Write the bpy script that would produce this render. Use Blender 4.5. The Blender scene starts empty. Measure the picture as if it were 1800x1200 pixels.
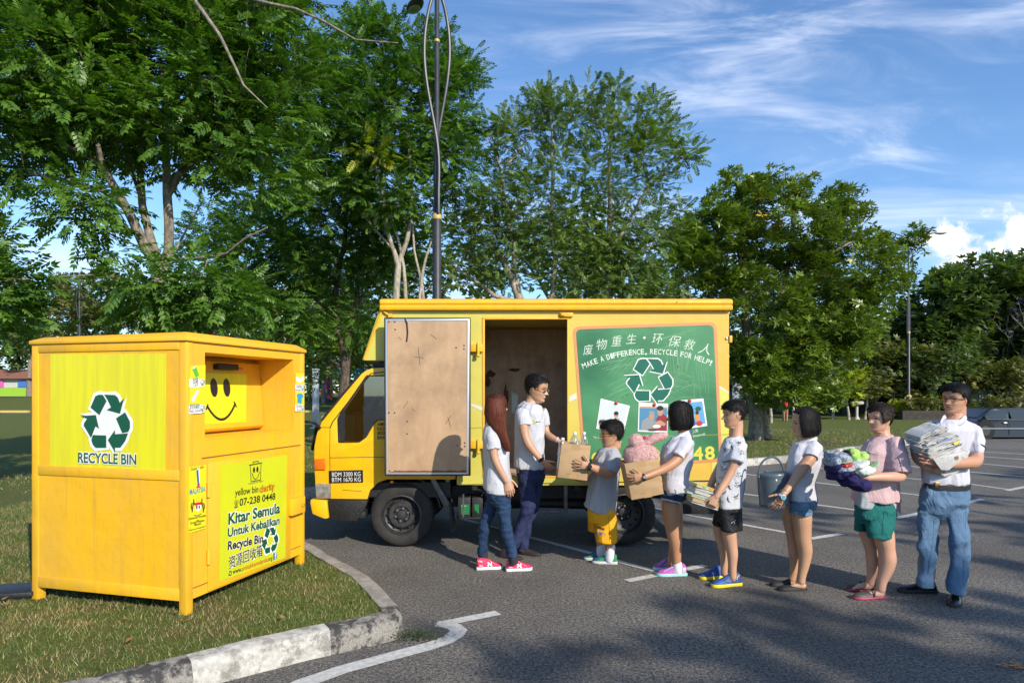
import bpy, bmesh, math, random
import numpy as np
from mathutils import Vector, Matrix, noise as mnoise
from mathutils.bvhtree import BVHTree
from mathutils.geometry import tessellate_polygon
R = math.radians
random.seed(7); rng = np.random.default_rng(7)
S = bpy.context.scene
C = S.collection
# ------------------------------------------------------------------ camera, sky, sun
FPX, HC, CU, HV = 1150.0, 1.6, 900.0, 690.0      # focal length and horizon in pixels of the 1800 px photograph, eye height
cd = bpy.data.cameras.new("camera"); cam = bpy.data.objects.new("camera", cd); C.objects.link(cam)
cam.location = (0, 0, HC); cam.rotation_euler = (R(90), 0, 0)
cd.sensor_width = 36; cd.lens = 36 * FPX / 1800; cd.shift_y = 90 / 1800
cd.clip_start = .05; cd.clip_end = 3000
S.camera = cam
SUN_EL, SUN_AZ = 29.0, 143.0                     # azimuth clockwise from +Y
sv = Vector((math.sin(R(SUN_AZ)) * math.cos(R(SUN_EL)), math.cos(R(SUN_AZ)) * math.cos(R(SUN_EL)), math.sin(R(SUN_EL))))
sl = bpy.data.lights.new("sun", 'SUN'); sl.energy = 4.4; sl.angle = R(.5); sl.color = (1, .90, .76)
so = bpy.data.objects.new("sun", sl); C.objects.link(so); so.rotation_euler = sv.to_track_quat('Z', 'Y').to_euler()
so.location = (20, -20, 30)
W = bpy.data.worlds.new("World"); S.world = W; W.use_nodes = True
wn, wl = W.node_tree.nodes, W.node_tree.links
for n in list(wn): wn.remove(n)
def NW(t, **k):
 n = wn.new(t)
 for a, b in k.items(): setattr(n, a, b)
 return n
sky = NW('ShaderNodeTexSky', sky_type='NISHITA', sun_disc=False, sun_elevation=R(SUN_EL), sun_rotation=R(SUN_AZ), altitude=0, air_density=1.0, dust_density=.35, ozone_density=2.4)
tc = NW('ShaderNodeTexCoord')
def wmath(op, a, b=None, c=None):
 n = NW('ShaderNodeMath', operation=op)
 for i, x in enumerate((a, b, c)):
  if x is None: continue
  if isinstance(x, (int, float)): n.inputs[i].default_value = x
  else: wl.new(x, n.inputs[i])
 return n.outputs[0]
sep = NW('ShaderNodeSeparateXYZ'); wl.new(tc.outputs['Generated'], sep.inputs[0])
yy = wmath('MAXIMUM', sep.outputs[1], .05)
px = wmath('DIVIDE', sep.outputs[0], yy); pz = wmath('DIVIDE', sep.outputs[2], yy)     # direction on the plane y=1
cmb = NW('ShaderNodeCombineXYZ'); wl.new(px, cmb.inputs[0]); wl.new(pz, cmb.inputs[1])
def wmap(vec, rot, sc, loc=(0, 0, 0)):
 m = NW('ShaderNodeMapping'); wl.new(vec, m.inputs[0]); m.inputs['Rotation'].default_value = (0, 0, R(rot)); m.inputs['Scale'].default_value = sc; m.inputs['Location'].default_value = loc
 return m.outputs[0]
def wnoise(vec, s, d, ro=.55, dist=0):
 n = NW('ShaderNodeTexNoise'); wl.new(vec, n.inputs[0]); n.inputs['Scale'].default_value = s; n.inputs['Detail'].default_value = d; n.inputs['Roughness'].default_value = ro; n.inputs['Distortion'].default_value = dist
 return n.outputs[0]
def wramp(x, lo, hi):
 n = NW('ShaderNodeMapRange'); n.interpolation_type = 'SMOOTHSTEP'; wl.new(x, n.inputs[0]); n.inputs[1].default_value = lo; n.inputs[2].default_value = hi
 return n.outputs[0]
streak = wnoise(wmap(cmb.outputs[0], -26, (1.0, 4.2, 1)), 3.0, 10, .62, .7)
patch = wnoise(wmap(cmb.outputs[0], -20, (1, 2.0, 1), (3.3, 1.2, 0)), 2.4, 3)
cir = wmath('MULTIPLY', wramp(streak, .40, .80), wramp(patch, .30, .62))
cir = wmath('MULTIPLY', cir, wramp(px, -.35, .35)); cir = wmath('MULTIPLY', cir, .62)
low = wmath('MULTIPLY', wramp(wnoise(wmap(cmb.outputs[0], 0, (1, 3.2, 1), (1.7, 0, 0)), 2.2, 8, .6), .45, .75), wramp(pz, .45, .10)); low = wmath('MULTIPLY', low, .6)
thin = wmath('MAXIMUM', cir, low)
# heap cloud low on the right
cx_ = wmath('DIVIDE', wmath('SUBTRACT', px, .79), .17); cz_ = wmath('DIVIDE', wmath('SUBTRACT', pz, .165), .10)
rad = wmath('SQRT', wmath('ADD', wmath('MULTIPLY', cx_, cx_), wmath('MULTIPLY', cz_, cz_)))
cn = wnoise(cmb.outputs[0], 13, 10, .58, .2); cn2 = wnoise(wmap(cmb.outputs[0], 0, (1, 1, 1), (-.012, -.016, 0)), 13, 10, .58, .2)
heap = wramp(wmath('ADD', wmath('SUBTRACT', 1.0, rad), wmath('MULTIPLY', wmath('SUBTRACT', cn, .5), 2.3)), -.02, .34)
lit = wramp(wmath('ADD', wmath('MULTIPLY', wmath('SUBTRACT', cn, cn2), 4.5), wmath('MULTIPLY', cz_, .55)), -.35, .55)
def wmix(f, a, b):
 n = NW('ShaderNodeMix', data_type='RGBA'); wl.new(f, n.inputs[0])
 for i, x in ((6, a), (7, b)):
  if isinstance(x, tuple): n.inputs[i].default_value = x
  else: wl.new(x, n.inputs[i])
 return n.outputs[2]
tint = NW('ShaderNodeMix', data_type='RGBA', blend_type='MULTIPLY'); tint.inputs[0].default_value = 1; wl.new(sky.outputs[0], tint.inputs[6]); tint.inputs[7].default_value = (.82, 1.03, 1.22, 1)
skyc = wmix(thin, tint.outputs[2], (7.4, 7.7, 8.6, 1))
heapc = wmix(lit, (3.4, 4.1, 5.6, 1), (8.6, 8.2, 7.9, 1))
skyc = wmix(heap, skyc, heapc)
bg = NW('ShaderNodeBackground'); wl.new(skyc, bg.inputs[0]); bg.inputs[1].default_value = .135
wo = NW('ShaderNodeOutputWorld'); wl.new(bg.outputs[0], wo.inputs[0])
S.view_settings.view_transform = 'Standard'; S.view_settings.look = 'None'; S.view_settings.gamma = 1; S.view_settings.exposure = 0.40
S.cycles.max_bounces = 6; S.cycles.transparent_max_bounces = 8; S.cycles.caustics_reflective = False; S.cycles.caustics_refractive = False
# ------------------------------------------------------------------ helpers
def P(u, v, Y): return Vector(((u - CU) / FPX * Y, Y, HC - (v - HV) / FPX * Y))       # point of the place seen at u,v at distance Y
def G(u, v, z=0.0):                                                                   # point on the ground
 Y = (HC - z) * FPX / (v - HV); return Vector(((u - CU) / FPX * Y, Y, z))
MATS = {}
def mat(key, col=(.5, .5, .5), rough=.6, metal=0, bump=0, bscale=60, var=0, vscale=4, col2=None, spec=.5, emit=None, trans=0, stretch=None, sss=0, coat=0, detail=5, v2=(.4, .6), sheen=0):
 if key in MATS: return MATS[key]
 m = bpy.data.materials.new(key); m.use_nodes = True; MATS[key] = m
 nt = m.node_tree; nd, lk = nt.nodes, nt.links; p = nd['Principled BSDF']
 p.inputs['Base Color'].default_value = (*col, 1); p.inputs['Roughness'].default_value = rough; p.inputs['Metallic'].default_value = metal
 p.inputs['Specular IOR Level'].default_value = spec
 if coat: p.inputs['Coat Weight'].default_value = coat; p.inputs['Coat Roughness'].default_value = .12
 if sss: p.inputs['Subsurface Weight'].default_value = sss; p.inputs['Subsurface Radius'].default_value = (.02, .008, .005); p.inputs['Subsurface Scale'].default_value = 1
 if sheen: p.inputs['Sheen Weight'].default_value = sheen
 if trans: p.inputs['Transmission Weight'].default_value = trans
 if emit: p.inputs['Emission Color'].default_value = (*emit, 1); p.inputs['Emission Strength'].default_value = 1
 t = nd.new('ShaderNodeTexCoord'); vec = t.outputs['Object']
 if stretch:
  mp = nd.new('ShaderNodeMapping'); lk.new(vec, mp.inputs[0]); mp.inputs['Scale'].default_value = stretch; vec = mp.outputs[0]
 if var or col2:
  n = nd.new('ShaderNodeTexNoise'); lk.new(vec, n.inputs[0]); n.inputs['Scale'].default_value = vscale; n.inputs['Detail'].default_value = detail; n.inputs['Roughness'].default_value = .65
  c2 = col2 if col2 else tuple(c * (1 - var) for c in col)
  mr = nd.new('ShaderNodeMapRange'); lk.new(n.outputs[0], mr.inputs[0]); mr.inputs[1].default_value, mr.inputs[2].default_value = v2
  mx = nd.new('ShaderNodeMix'); mx.data_type = 'RGBA'; lk.new(mr.outputs[0], mx.inputs[0]); mx.inputs[6].default_value = (*col, 1); mx.inputs[7].default_value = (*c2, 1)
  lk.new(mx.outputs[2], p.inputs['Base Color'])
 if bump:
  n = nd.new('ShaderNodeTexNoise'); lk.new(vec, n.inputs[0]); n.inputs['Scale'].default_value = bscale; n.inputs['Detail'].default_value = 4
  b = nd.new('ShaderNodeBump'); lk.new(n.outputs[0], b.inputs['Height']); b.inputs['Strength'].default_value = bump; b.inputs['Distance'].default_value = .02
  lk.new(b.outputs[0], p.inputs['Normal'])
 return m
def tag(o, label=None, cat=None, group=None, kind=None):
 if label: o['label'] = label
 if cat: o['category'] = cat
 if group: o['group'] = group
 if kind: o['kind'] = kind
 return o
def empty(name, loc, label=None, cat=None, group=None):
 o = bpy.data.objects.new(name, None); C.objects.link(o); o.location = loc; o.empty_display_size = .2
 return tag(o, label, cat, group)
def link(name, me, m=None, parent=None):
 o = bpy.data.objects.new(name, me); C.objects.link(o)
 if m is not None and not me.materials: me.materials.append(m)
 if parent is not None:
  o.parent = parent; w = Vector(); q = parent
  while q is not None: w += q.location; q = q.parent       # all parents are unrotated
  o.location = -w
 return o
def rebase(o, p):
 """move a mesh object's origin to p, geometry stays"""
 p = Vector(p); d = p - o.location; o.data.transform(Matrix.Translation(-d)); o.location = p; return o
class MB:
 def __init__(s): s.v = []; s.f = []; s.m = []; s.mi = 0
 def add(s, vs, fs):
  n = len(s.v); s.v.extend([tuple(x) for x in vs]); s.f.extend([tuple(i + n for i in f) for f in fs]); s.m.extend([s.mi] * len(fs)); return s
 def box(s, c, d, rot=None, bev=0):
  x, y, z = [k / 2 for k in d]
  vs = [Vector((a * x, b * y, e * z)) for a in (-1, 1) for b in (-1, 1) for e in (-1, 1)]
  if rot is not None: vs = [rot @ q for q in vs]
  vs = [q + Vector(c) for q in vs]
  return s.add(vs, [(0, 1, 3, 2), (4, 6, 7, 5), (0, 4, 5, 1), (2, 3, 7, 6), (0, 2, 6, 4), (1, 5, 7, 3)])
 def span(s, a, b):
  return s.box([(p + q) / 2 for p, q in zip(a, b)], [abs(q - p) for p, q in zip(a, b)])
 def loft(s, rings, caps=True, closed=True):
  n = len(rings[0]); vs = [p for r in rings for p in r]; fs = []
  for i in range(len(rings) - 1):
   for j in range(n if closed else n - 1):
    k = (j + 1) % n; fs.append((i * n + j, i * n + k, (i + 1) * n + k, (i + 1) * n + j))
  if caps:
   for i, rv in ((0, True), (len(rings) - 1, False)):
    c = sum((Vector(p) for p in rings[i]), Vector()) / n; vs.append(c); ci = len(vs) - 1
    for j in range(n):
     k = (j + 1) % n; fs.append((ci, i * n + k, i * n + j) if rv else (ci, i * n + j, i * n + k))
  return s.add(vs, fs)
 def tube(s, pts, rad, n=10, rnd=False, flat=None, hint=None, caps=True):
  pts = [Vector(p) for p in pts]
  if isinstance(rad, (int, float)): rad = [rad] * len(pts)
  rad = list(rad)
  if rnd:
   d0 = (pts[0] - pts[1]).normalized(); d1 = (pts[-1] - pts[-2]).normalized(); a, b = pts[0].copy(), pts[-1].copy(); ra, rb = rad[0], rad[-1]
   pts = [a + d0 * ra * .97, a + d0 * ra * .7] + pts + [b + d1 * rb * .7, b + d1 * rb * .97]; rad = [ra * .25, ra * .72] + rad + [rb * .72, rb * .25]
  rings = []; up = Vector(hint) if hint is not None else None
  for i, p in enumerate(pts):
   t = (pts[min(i + 1, len(pts) - 1)] - pts[max(i - 1, 0)])
   t = t.normalized() if t.length > 1e-9 else Vector((0, 0, 1))
   if up is None: up = Vector((0, 0, 1)) if abs(t.z) < .9 else Vector((1, 0, 0))
   a = (up - t * up.dot(t))
   a = a.normalized() if a.length > 1e-6 else t.orthogonal().normalized()
   b = t.cross(a); up = a if hint is None else Vector(hint)
   fl = 1 if flat is None else flat
   rings.append([p + a * math.cos(2 * math.pi * j / n) * rad[i] * fl + b * math.sin(2 * math.pi * j / n) * rad[i] for j in range(n)])
  return s.loft(rings, caps)
 def ball(s, c, r, n=10, rot=None):
  c = Vector(c); r = Vector((r, r, r)) if isinstance(r, (int, float)) else Vector(r); rings = []
  for i in range(n + 1):
   ph = math.pi * (i + .02) / (n + .04); z = -math.cos(ph); q = math.sin(ph); ring = []
   for j in range(2 * n):
    a = math.pi * j / n; p = Vector((math.cos(a) * q * r.x, math.sin(a) * q * r.y, z * r.z))
    if rot is not None: p = rot @ p
    ring.append(c + p)
   rings.append(ring)
  return s.loft(rings)
 def lathe(s, c, prof, n=24, axis=(0, 0, 1), caps=True):
  ax = Vector(axis).normalized(); a = ax.orthogonal().normalized(); b = ax.cross(a); c = Vector(c)
  return s.loft([[c + ax * h + (a * math.cos(2 * math.pi * j / n) + b * math.sin(2 * math.pi * j / n)) * max(r, 1e-4) for j in range(n)] for r, h in prof], caps)
 def prism(s, pts, off, holes=()):
  """flat outline (3d points) with holes, given thickness by the vector off"""
  off = Vector(off); loops = [[Vector(p) for p in pts]] + [[Vector(p) for p in h] for h in holes]
  tri = tessellate_polygon(loops); flatv = [p for l in loops for p in l]; n = len(flatv)
  vs = flatv + [p + off for p in flatv]; fs = []
  for t in tri:
   a, b, c = [flatv[i] for i in t]
   if (b - a).cross(c - a).dot(off) > 0: t = (t[0], t[2], t[1])
   fs.append(tuple(t)); fs.append((t[0] + n, t[2] + n, t[1] + n))
  k = 0
  for l in loops:
   m_ = len(l)
   for i in range(m_): j = (i + 1) % m_; fs.append((k + i, k + j, k + j + n, k + i + n))
   k += m_
  return s.add(vs, fs)
 def sheet(s, pts, holes=()):
  loops = [[Vector(p) for p in pts]] + [[Vector(p) for p in h] for h in holes]
  return s.add([p for l in loops for p in l], [tuple(t) for t in tessellate_polygon(loops)])
 def mesh(s, name='m'):
  me = bpy.data.meshes.new(name); me.from_pydata(s.v, [], s.f); me.validate(); me.update(); return me
 def build(s, name, m, parent=None, sm=0, bev=0, sharp=35, seg=2, fx=1):
  me = s.mesh(name)
  if isinstance(m, (list, tuple)):
   for q in m: me.materials.append(q)
   if len(me.polygons) == len(s.m): me.polygons.foreach_set('material_index', s.m)
  else: me.materials.append(m)
  if fx or bev:
   b = bmesh.new(); b.from_mesh(me); bmesh.ops.recalc_face_normals(b, faces=b.faces)
   if bev:
    bmesh.ops.remove_doubles(b, verts=b.verts, dist=1e-5)
    eds = [e for e in b.edges if len(e.link_faces) == 2 and e.calc_face_angle(0) > R(30)]
    bmesh.ops.bevel(b, geom=eds, offset=bev, segments=seg, affect='EDGES', clamp_overlap=True, profile=.5)
   b.to_mesh(me); b.free()
  if sm or bev: shade(me, sharp)
  return link(name, me, None, parent)
def shade(me, sharp=35):
 me.polygons.foreach_set('use_smooth', [True] * len(me.polygons)); me.set_sharp_from_angle(angle=R(sharp)); me.update()
def np_mesh(name, V, F, m=None, sm=0):
 """V (n,3), F (k,s) all faces of one size"""
 me = bpy.data.meshes.new(name); V = np.asarray(V, dtype=np.float32); F = np.asarray(F, dtype=np.int32); k, sz = F.shape
 me.vertices.add(len(V)); me.vertices.foreach_set('co', V.ravel()); me.loops.add(k * sz); me.loops.foreach_set('vertex_index', F.ravel())
 me.polygons.add(k); me.polygons.foreach_set('loop_start', np.arange(0, k * sz, sz, dtype=np.int32)); me.polygons.foreach_set('loop_total', np.full(k, sz, dtype=np.int32))
 if sm: me.polygons.foreach_set('use_smooth', np.ones(k, dtype=bool))
 me.update(calc_edges=True)
 if m is not None: me.materials.append(m)
 return me
def voxel(mb, size, it=3, fac=.5):
 me = mb.mesh('t'); b = bmesh.new(); b.from_mesh(me); bmesh.ops.recalc_face_normals(b, faces=b.faces); b.to_mesh(me); b.free()
 o = bpy.data.objects.new('t', me); C.objects.link(o)
 r = o.modifiers.new('r', 'REMESH'); r.mode = 'VOXEL'; r.voxel_size = size; r.adaptivity = 0
 if it: q = o.modifiers.new('s', 'SMOOTH'); q.factor = fac; q.iterations = it
 dg = bpy.context.evaluated_depsgraph_get(); out = bpy.data.meshes.new_from_object(o.evaluated_get(dg))
 bpy.data.objects.remove(o); bpy.data.meshes.remove(me)
 out.polygons.foreach_set('use_smooth', np.ones(len(out.polygons), dtype=bool)); return out
def co(me):
 a = np.empty(len(me.vertices) * 3, dtype=np.float32); me.vertices.foreach_get('co', a); return a.reshape(-1, 3)
def setco(me, a): me.vertices.foreach_set('co', np.asarray(a, dtype=np.float32).ravel()); me.update()
def nrm(me):
 a = np.empty(len(me.vertices) * 3, dtype=np.float32); me.vertices.foreach_get('normal', a); return a.reshape(-1, 3)
def vnoise(p, f, seed=0, oct=3):
 """cheap smooth pseudo noise in -1..1 from warped sines"""
 g = np.random.default_rng(seed); out = 0; amp = 1; tot = 0; p = np.asarray(p) * f
 for o in range(oct):
  s = 0
  for k in range(4):
   d = g.normal(size=3); d /= np.linalg.norm(d); e = g.normal(size=3); e /= np.linalg.norm(e)
   s = s + np.sin(p @ d * 2.2 + g.uniform(0, 6.28) + 1.7 * np.sin(p @ e * 1.3 + g.uniform(0, 6.28)))
  out = out + amp * s / 4; tot += amp; amp *= .5; p = p * 2.03
 return out / tot
def wrinkle(me, amp=.006, f=(14, 14, 5), seed=1):
 V = co(me); N = nrm(me); n = vnoise(V * np.array(f), 1, seed, 3); ridg = 1 - np.abs(vnoise(V * np.array(f) * .7, 1, seed + 9, 3)) * 3.4
 setco(me, V + N * (amp * (n * .9 + np.clip(ridg, -.3, 1) * 1.1 - .3))[:, None])
# flat graphics laid on a plane of the place: PL = (origin, right, up, normal)
class Plane:
 def __init__(s, o, r, u, n): s.o, s.r, s.u, s.n = Vector(o), Vector(r).normalized(), Vector(u).normalized(), Vector(n).normalized()
 def at(s, a, b, d=0): return s.o + s.r * a + s.u * b + s.n * d
 def px(s, u, v):
  """plane coordinates of what the photograph shows at u,v on this surface"""
  e = Vector((0, 0, HC)); d = P(u, v, 1) - e; t = (s.o - e).dot(s.n) / d.dot(s.n); q = e + d * t - s.o; return (q.dot(s.r), q.dot(s.u))
 def poly(s, name, pts, m, parent, d=.002, pixels=True, holes=()):
  f = (lambda p: s.px(*p)) if pixels else (lambda p: p)
  b = MB(); b.sheet([s.at(*f(p), d) for p in pts], [[s.at(*f(p), d) for p in h] for h in holes]); return b.build(name, m, parent, fx=0)
def strokes(pl, name, lines, w, m, parent, d=.003, pixels=True):
 """pen strokes of width w on a plane"""
 b = MB()
 for ln in lines:
  q = [Vector(pl.px(*p)) if pixels else Vector(p) for p in ln]
  for i in range(len(q) - 1):
   a, c = q[i], q[i + 1]; t = (c - a)
   if t.length < 1e-6: continue
   t.normalize(); n = Vector((-t.y, t.x)) * w / 2; a2 = a - t * w * .3; c2 = c + t * w * .3; dd = d + i * 1e-5
   b.add([pl.at(*(a2 - n), dd), pl.at(*(c2 - n), dd), pl.at(*(c2 + n), dd), pl.at(*(a2 + n), dd)], [(0, 1, 2, 3)])
 return b.build(name, m, parent, fx=0)
_tx = {}
def text_mesh(s, bold=0, shear=0):
 k = (s, bold, shear)
 if k in _tx: return _tx[k]
 c = bpy.data.curves.new('t', 'FONT'); c.body = s; c.offset = bold; c.shear = shear; c.resolution_u = 3; c.align_x = 'LEFT'
 o = bpy.data.objects.new('t', c); C.objects.link(o); dg = bpy.context.evaluated_depsgraph_get(); me = bpy.data.meshes.new_from_object(o.evaluated_get(dg))
 V = co(me).copy(); F = [tuple(p.vertices) for p in me.polygons]; bpy.data.objects.remove(o); bpy.data.meshes.remove(me); _tx[k] = (V, F); return _tx[k]
def letters(pl, s, a, b, h, m, parent, bold=0, d=.004, name='lettering', shear=0, pixels=True, fit=True, arc=0, body=None, upv=None):
 """one line of lettering from baseline point a to baseline point b, capital height h (metres)"""
 V, F = text_mesh(s, bold, shear)
 if len(V) == 0: return None
 x0, x1 = V[:, 0].min(), V[:, 0].max()
 A = Vector(pl.px(*a)) if pixels else Vector(a); B = Vector(pl.px(*b)) if pixels else Vector(b)
 t = (B - A); L = t.length; t.normalize(); n = Vector((-t.y, t.x)) if upv is None else Vector(upv); sy = h / .7; sx = L / (x1 - x0) if fit else sy
 vs = []
 for x, y, z in V:
  q = (x - x0) * sx; w = q / L; rise = arc * 4 * w * (1 - w)
  if arc:
   sl_ = arc * 4 * (1 - 2 * w) / L; tt = (t + n * sl_).normalized(); nn = Vector((-tt.y, tt.x))
   p = A + t * q + n * rise + nn * (y * sy)
  else: p = A + t * q + n * (y * sy)
  vs.append(pl.at(p.x, p.y, d))
 if body is not None: body.add(vs, F); return None
 mb = MB(); mb.add(vs, F); return mb.build(name, m, parent, fx=0)
def recycle(pl, cx, cy, r, mg, mo, parent, d=.004, outline=.012, name='recycling_emblem', mir=1):
 """three chasing arrows, r = overall radius, plane coordinates; returns parts"""
 RAW = [[(495, 375), (530, 310), (556, 302), (583, 303), (609, 338), (558, 418)], [(592, 301), (668, 304), (688, 318), (701, 347), (731, 322), (703, 409), (610, 389), (640, 373), (616, 332)],
           [(675, 435), (738, 400), (772, 452), (772, 488), (760, 510), (718, 517)], [(618, 558), (668, 500), (668, 524), (759, 517), (740, 560), (705, 599), (668, 600), (669, 628)],
           [(511, 531), (607, 532), (607, 602), (532, 604), (511, 586), (501, 560)], [(425, 424), (533, 417), (556, 494), (531, 482), (499, 549), (446, 478), (450, 462), (470, 440)]]
 def arrows(grow):
  polys = []
  for A in RAW:
   A = [((x - 610) / 165, (455 - y) / 165) for x, y in A]
   if grow:
    c0 = Vector((sum(p[0] for p in A) / len(A), sum(p[1] for p in A) / len(A))); A = [tuple(c0 + (Vector(p) - c0) * (1 + grow / max((Vector(p) - c0).length, .01))) for p in A]
   polys.append([(cx + r * x * mir, cy + r * y) for x, y in A])
  return polys
 if mo is not None:
  b = MB()
  for i, p in enumerate(arrows(outline / r)): b.sheet([pl.at(*q, d + i * 4e-5) for q in p])
  b.build(name + '_outline', mo, parent, fx=0)
 b = MB()
 for p in arrows(0): b.sheet([pl.at(*q, d + .0012) for q in p])
 return b.build(name, mg, parent, fx=0)
def disc(b, pl, cx, cy, rx, ry=None, d=.003, n=20, rot=0):
 ry = rx if ry is None else ry; c, s_ = math.cos(rot), math.sin(rot)
 pts = [(rx * math.cos(2 * math.pi * i / n), ry * math.sin(2 * math.pi * i / n)) for i in range(n)]
 b.add([pl.at(cx + x * c - y * s_, cy + x * s_ + y * c, d) for x, y in pts], [tuple(range(n))])
def rect(b, pl, x0, y0, x1, y1, d=.003): b.add([pl.at(x0, y0, d), pl.at(x1, y0, d), pl.at(x1, y1, d), pl.at(x0, y1, d)], [(0, 1, 2, 3)])
# ------------------------------------------------------------------ ground materials
def nodes(key):
 m = bpy.data.materials.new(key); m.use_nodes = True; MATS[key] = m; nt = m.node_tree; return m, nt.nodes, nt.links, nt.nodes['Principled BSDF']
def TN(nd, lk, vec, s, d=5, ro=.6, dist=0):
 n = nd.new('ShaderNodeTexNoise'); lk.new(vec, n.inputs[0]); n.inputs['Scale'].default_value = s; n.inputs['Detail'].default_value = d; n.inputs['Roughness'].default_value = ro; n.inputs['Distortion'].default_value = dist; return n.outputs[0]
def RP(nd, lk, x, a, b, c=0., d=1.):
 n = nd.new('ShaderNodeMapRange'); lk.new(x, n.inputs[0]); n.inputs[1].default_value = a; n.inputs[2].default_value = b; n.inputs[3].default_value = c; n.inputs[4].default_value = d; return n.outputs[0]
def MX(nd, lk, f, a, b, bt='MIX'):
 n = nd.new('ShaderNodeMix'); n.data_type = 'RGBA'; n.blend_type = bt
 if isinstance(f, float): n.inputs[0].default_value = f
 else: lk.new(f, n.inputs[0])
 for i, x in ((6, a), (7, b)):
  if isinstance(x, tuple): n.inputs[i].default_value = (*x, 1)
  else: lk.new(x, n.inputs[i])
 return n.outputs[2]
def BP(nd, lk, h, st, dist, p):
 b = nd.new('ShaderNodeBump'); lk.new(h, b.inputs['Height']); b.inputs['Strength'].default_value = st; b.inputs['Distance'].default_value = dist; lk.new(b.outputs[0], p.inputs['Normal'])
def GEO(nd): return nd.new('ShaderNodeNewGeometry').outputs['Position']
def asphalt():
 m, nd, lk, p = nodes('asphalt'); g = GEO(nd)
 fine = TN(nd, lk, g, 46, 6, .85); big = TN(nd, lk, g, .7, 6, .62); mid = TN(nd, lk, g, 7, 5, .65)
 c = MX(nd, lk, RP(nd, lk, fine, .43, .58), (.032, .0295, .0275), (.255, .238, .212))
 c = MX(nd, lk, RP(nd, lk, big, .42, .62, 0, .55), c, (.070, .063, .055))
 c = MX(nd, lk, RP(nd, lk, mid, .54, .72, 0, .45), c, (.155, .143, .125))
 v = nd.new('ShaderNodeTexVoronoi'); lk.new(g, v.inputs[0]); v.inputs['Scale'].default_value = 62
 c = MX(nd, lk, RP(nd, lk, v.outputs['Distance'], .12, .28, .8, 0), c, (.42, .395, .355))
 lk.new(c, p.inputs['Base Color']); p.inputs['Roughness'].default_value = .85; p.inputs['Specular IOR Level'].default_value = .3
 BP(nd, lk, fine, .75, .010, p); return m
def lawn():
 m, nd, lk, p = nodes('lawn_grass'); g = GEO(nd)
 a = TN(nd, lk, g, 26, 6, .7); b = TN(nd, lk, g, .55, 6, .6); c0 = TN(nd, lk, g, 3.2, 5, .7)
 c = MX(nd, lk, RP(nd, lk, a, .3, .7), (.050, .080, .016), (.17, .205, .048))
 c = MX(nd, lk, RP(nd, lk, c0, .50, .72, 0, .75), c, (.17, .128, .058))
 c = MX(nd, lk, RP(nd, lk, b, .52, .68, 0, .6), c, (.135, .118, .045))
 lk.new(c, p.inputs['Base Color']); p.inputs['Roughness'].default_value = .9; p.inputs['Specular IOR Level'].default_value = .15
 BP(nd, lk, a, 1, .05, p); return m
def worn(key, paint, keep, sc=9):
 m, nd, lk, p = nodes(key); g = GEO(nd)
 a = TN(nd, lk, g, sc, 9, .72); f = TN(nd, lk, g, 130, 3, .7)
 base = MX(nd, lk, RP(nd, lk, f, .3, .7), (.14, .13, .115), (.34, .315, .275))
 pc = MX(nd, lk, RP(nd, lk, TN(nd, lk, g, 25, 5), .35, .7), paint, tuple(x * .62 for x in paint))
 c = MX(nd, lk, RP(nd, lk, a, keep - .05, keep + .05), pc, base); lk.new(c, p.inputs['Base Color']); p.inputs['Roughness'].default_value = .85
 BP(nd, lk, f, .6, .006, p); return m
M_ASP, M_LAWN = asphalt(), lawn()
M_KW, M_KB, M_KC = worn('kerb_white', (.54, .52, .47), .53, 7), worn('kerb_black', (.045, .043, .042), .50, 8), worn('kerb_concrete', (.40, .37, .32), .5, 6)
M_LINE = worn('road_paint', (.60, .60, .57), .68, 22)
MATS['road_paint'].node_tree.nodes  # worn marking paint
M_SOIL = mat('soil', (.10, .062, .035), .95, bump=.8, bscale=40, var=.5, vscale=12)
# ------------------------------------------------------------------ ground
b = MB(); b.add([(-900, -300, 0), (900, -300, 0), (900, 1500, 0), (-900, 1500, 0)], [(0, 1, 2, 3)])
tag(b.build('ground', M_ASP), kind='structure')
KERB = [(-9, -2.6), (-4.2, 1.48), (-1.62, 3.60), (-1.225, 3.915), (-.86, 4.15), (-.745, 4.25), (-.715, 4.36), (-.76, 4.50), (-.93, 4.85), (-1.143, 5.26), (-1.575, 5.84), (-2.1, 6.57), (-3.4, 8.36), (-4.05, 9.25), (-4.1, 9.5), (-3.95, 9.62), (-3.1, 9.92), (0, 11.5), (3.2, 13.2), (5.11, 14.26), (6.19, 14.9), (7.6, 16.0), (9.5, 17.86), (11.6, 19.5), (13.2, 21.1), (17, 26.5), (22, 31.5), (26, 33.5), (60, 36), (300, 40)]
def rise(x, y): t = min(max((y - 48) / 24, 0), 1); return t * t * (3 - 2 * t) * 1.0
KH = .15
def offs(line, d):
 out = []
 for i, p in enumerate(line):
  a = Vector(line[max(i - 1, 0)]); c = Vector(line[min(i + 1, len(line) - 1)]); t = (c - a).normalized(); n = Vector((-t.y, t.x)); out.append(Vector(p) + n * d)
 return out
def resample(line, step):
 out = [Vector(line[0])]
 for a, c in zip(line[:-1], line[1:]):
  a, c = Vector(a), Vector(c); n = max(1, int((c - a).length / step))
  for i in range(1, n + 1): out.append(a + (c - a) * i / n)
 return out
near = [p for p in KERB if p[1] < 36.5]
ln = resample(near, .12); w0 = offs(ln, 0); w1 = offs(ln, .02); w2 = offs(ln, .045); w3 = offs(ln, .15)
b = MB(); rows = []
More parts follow.
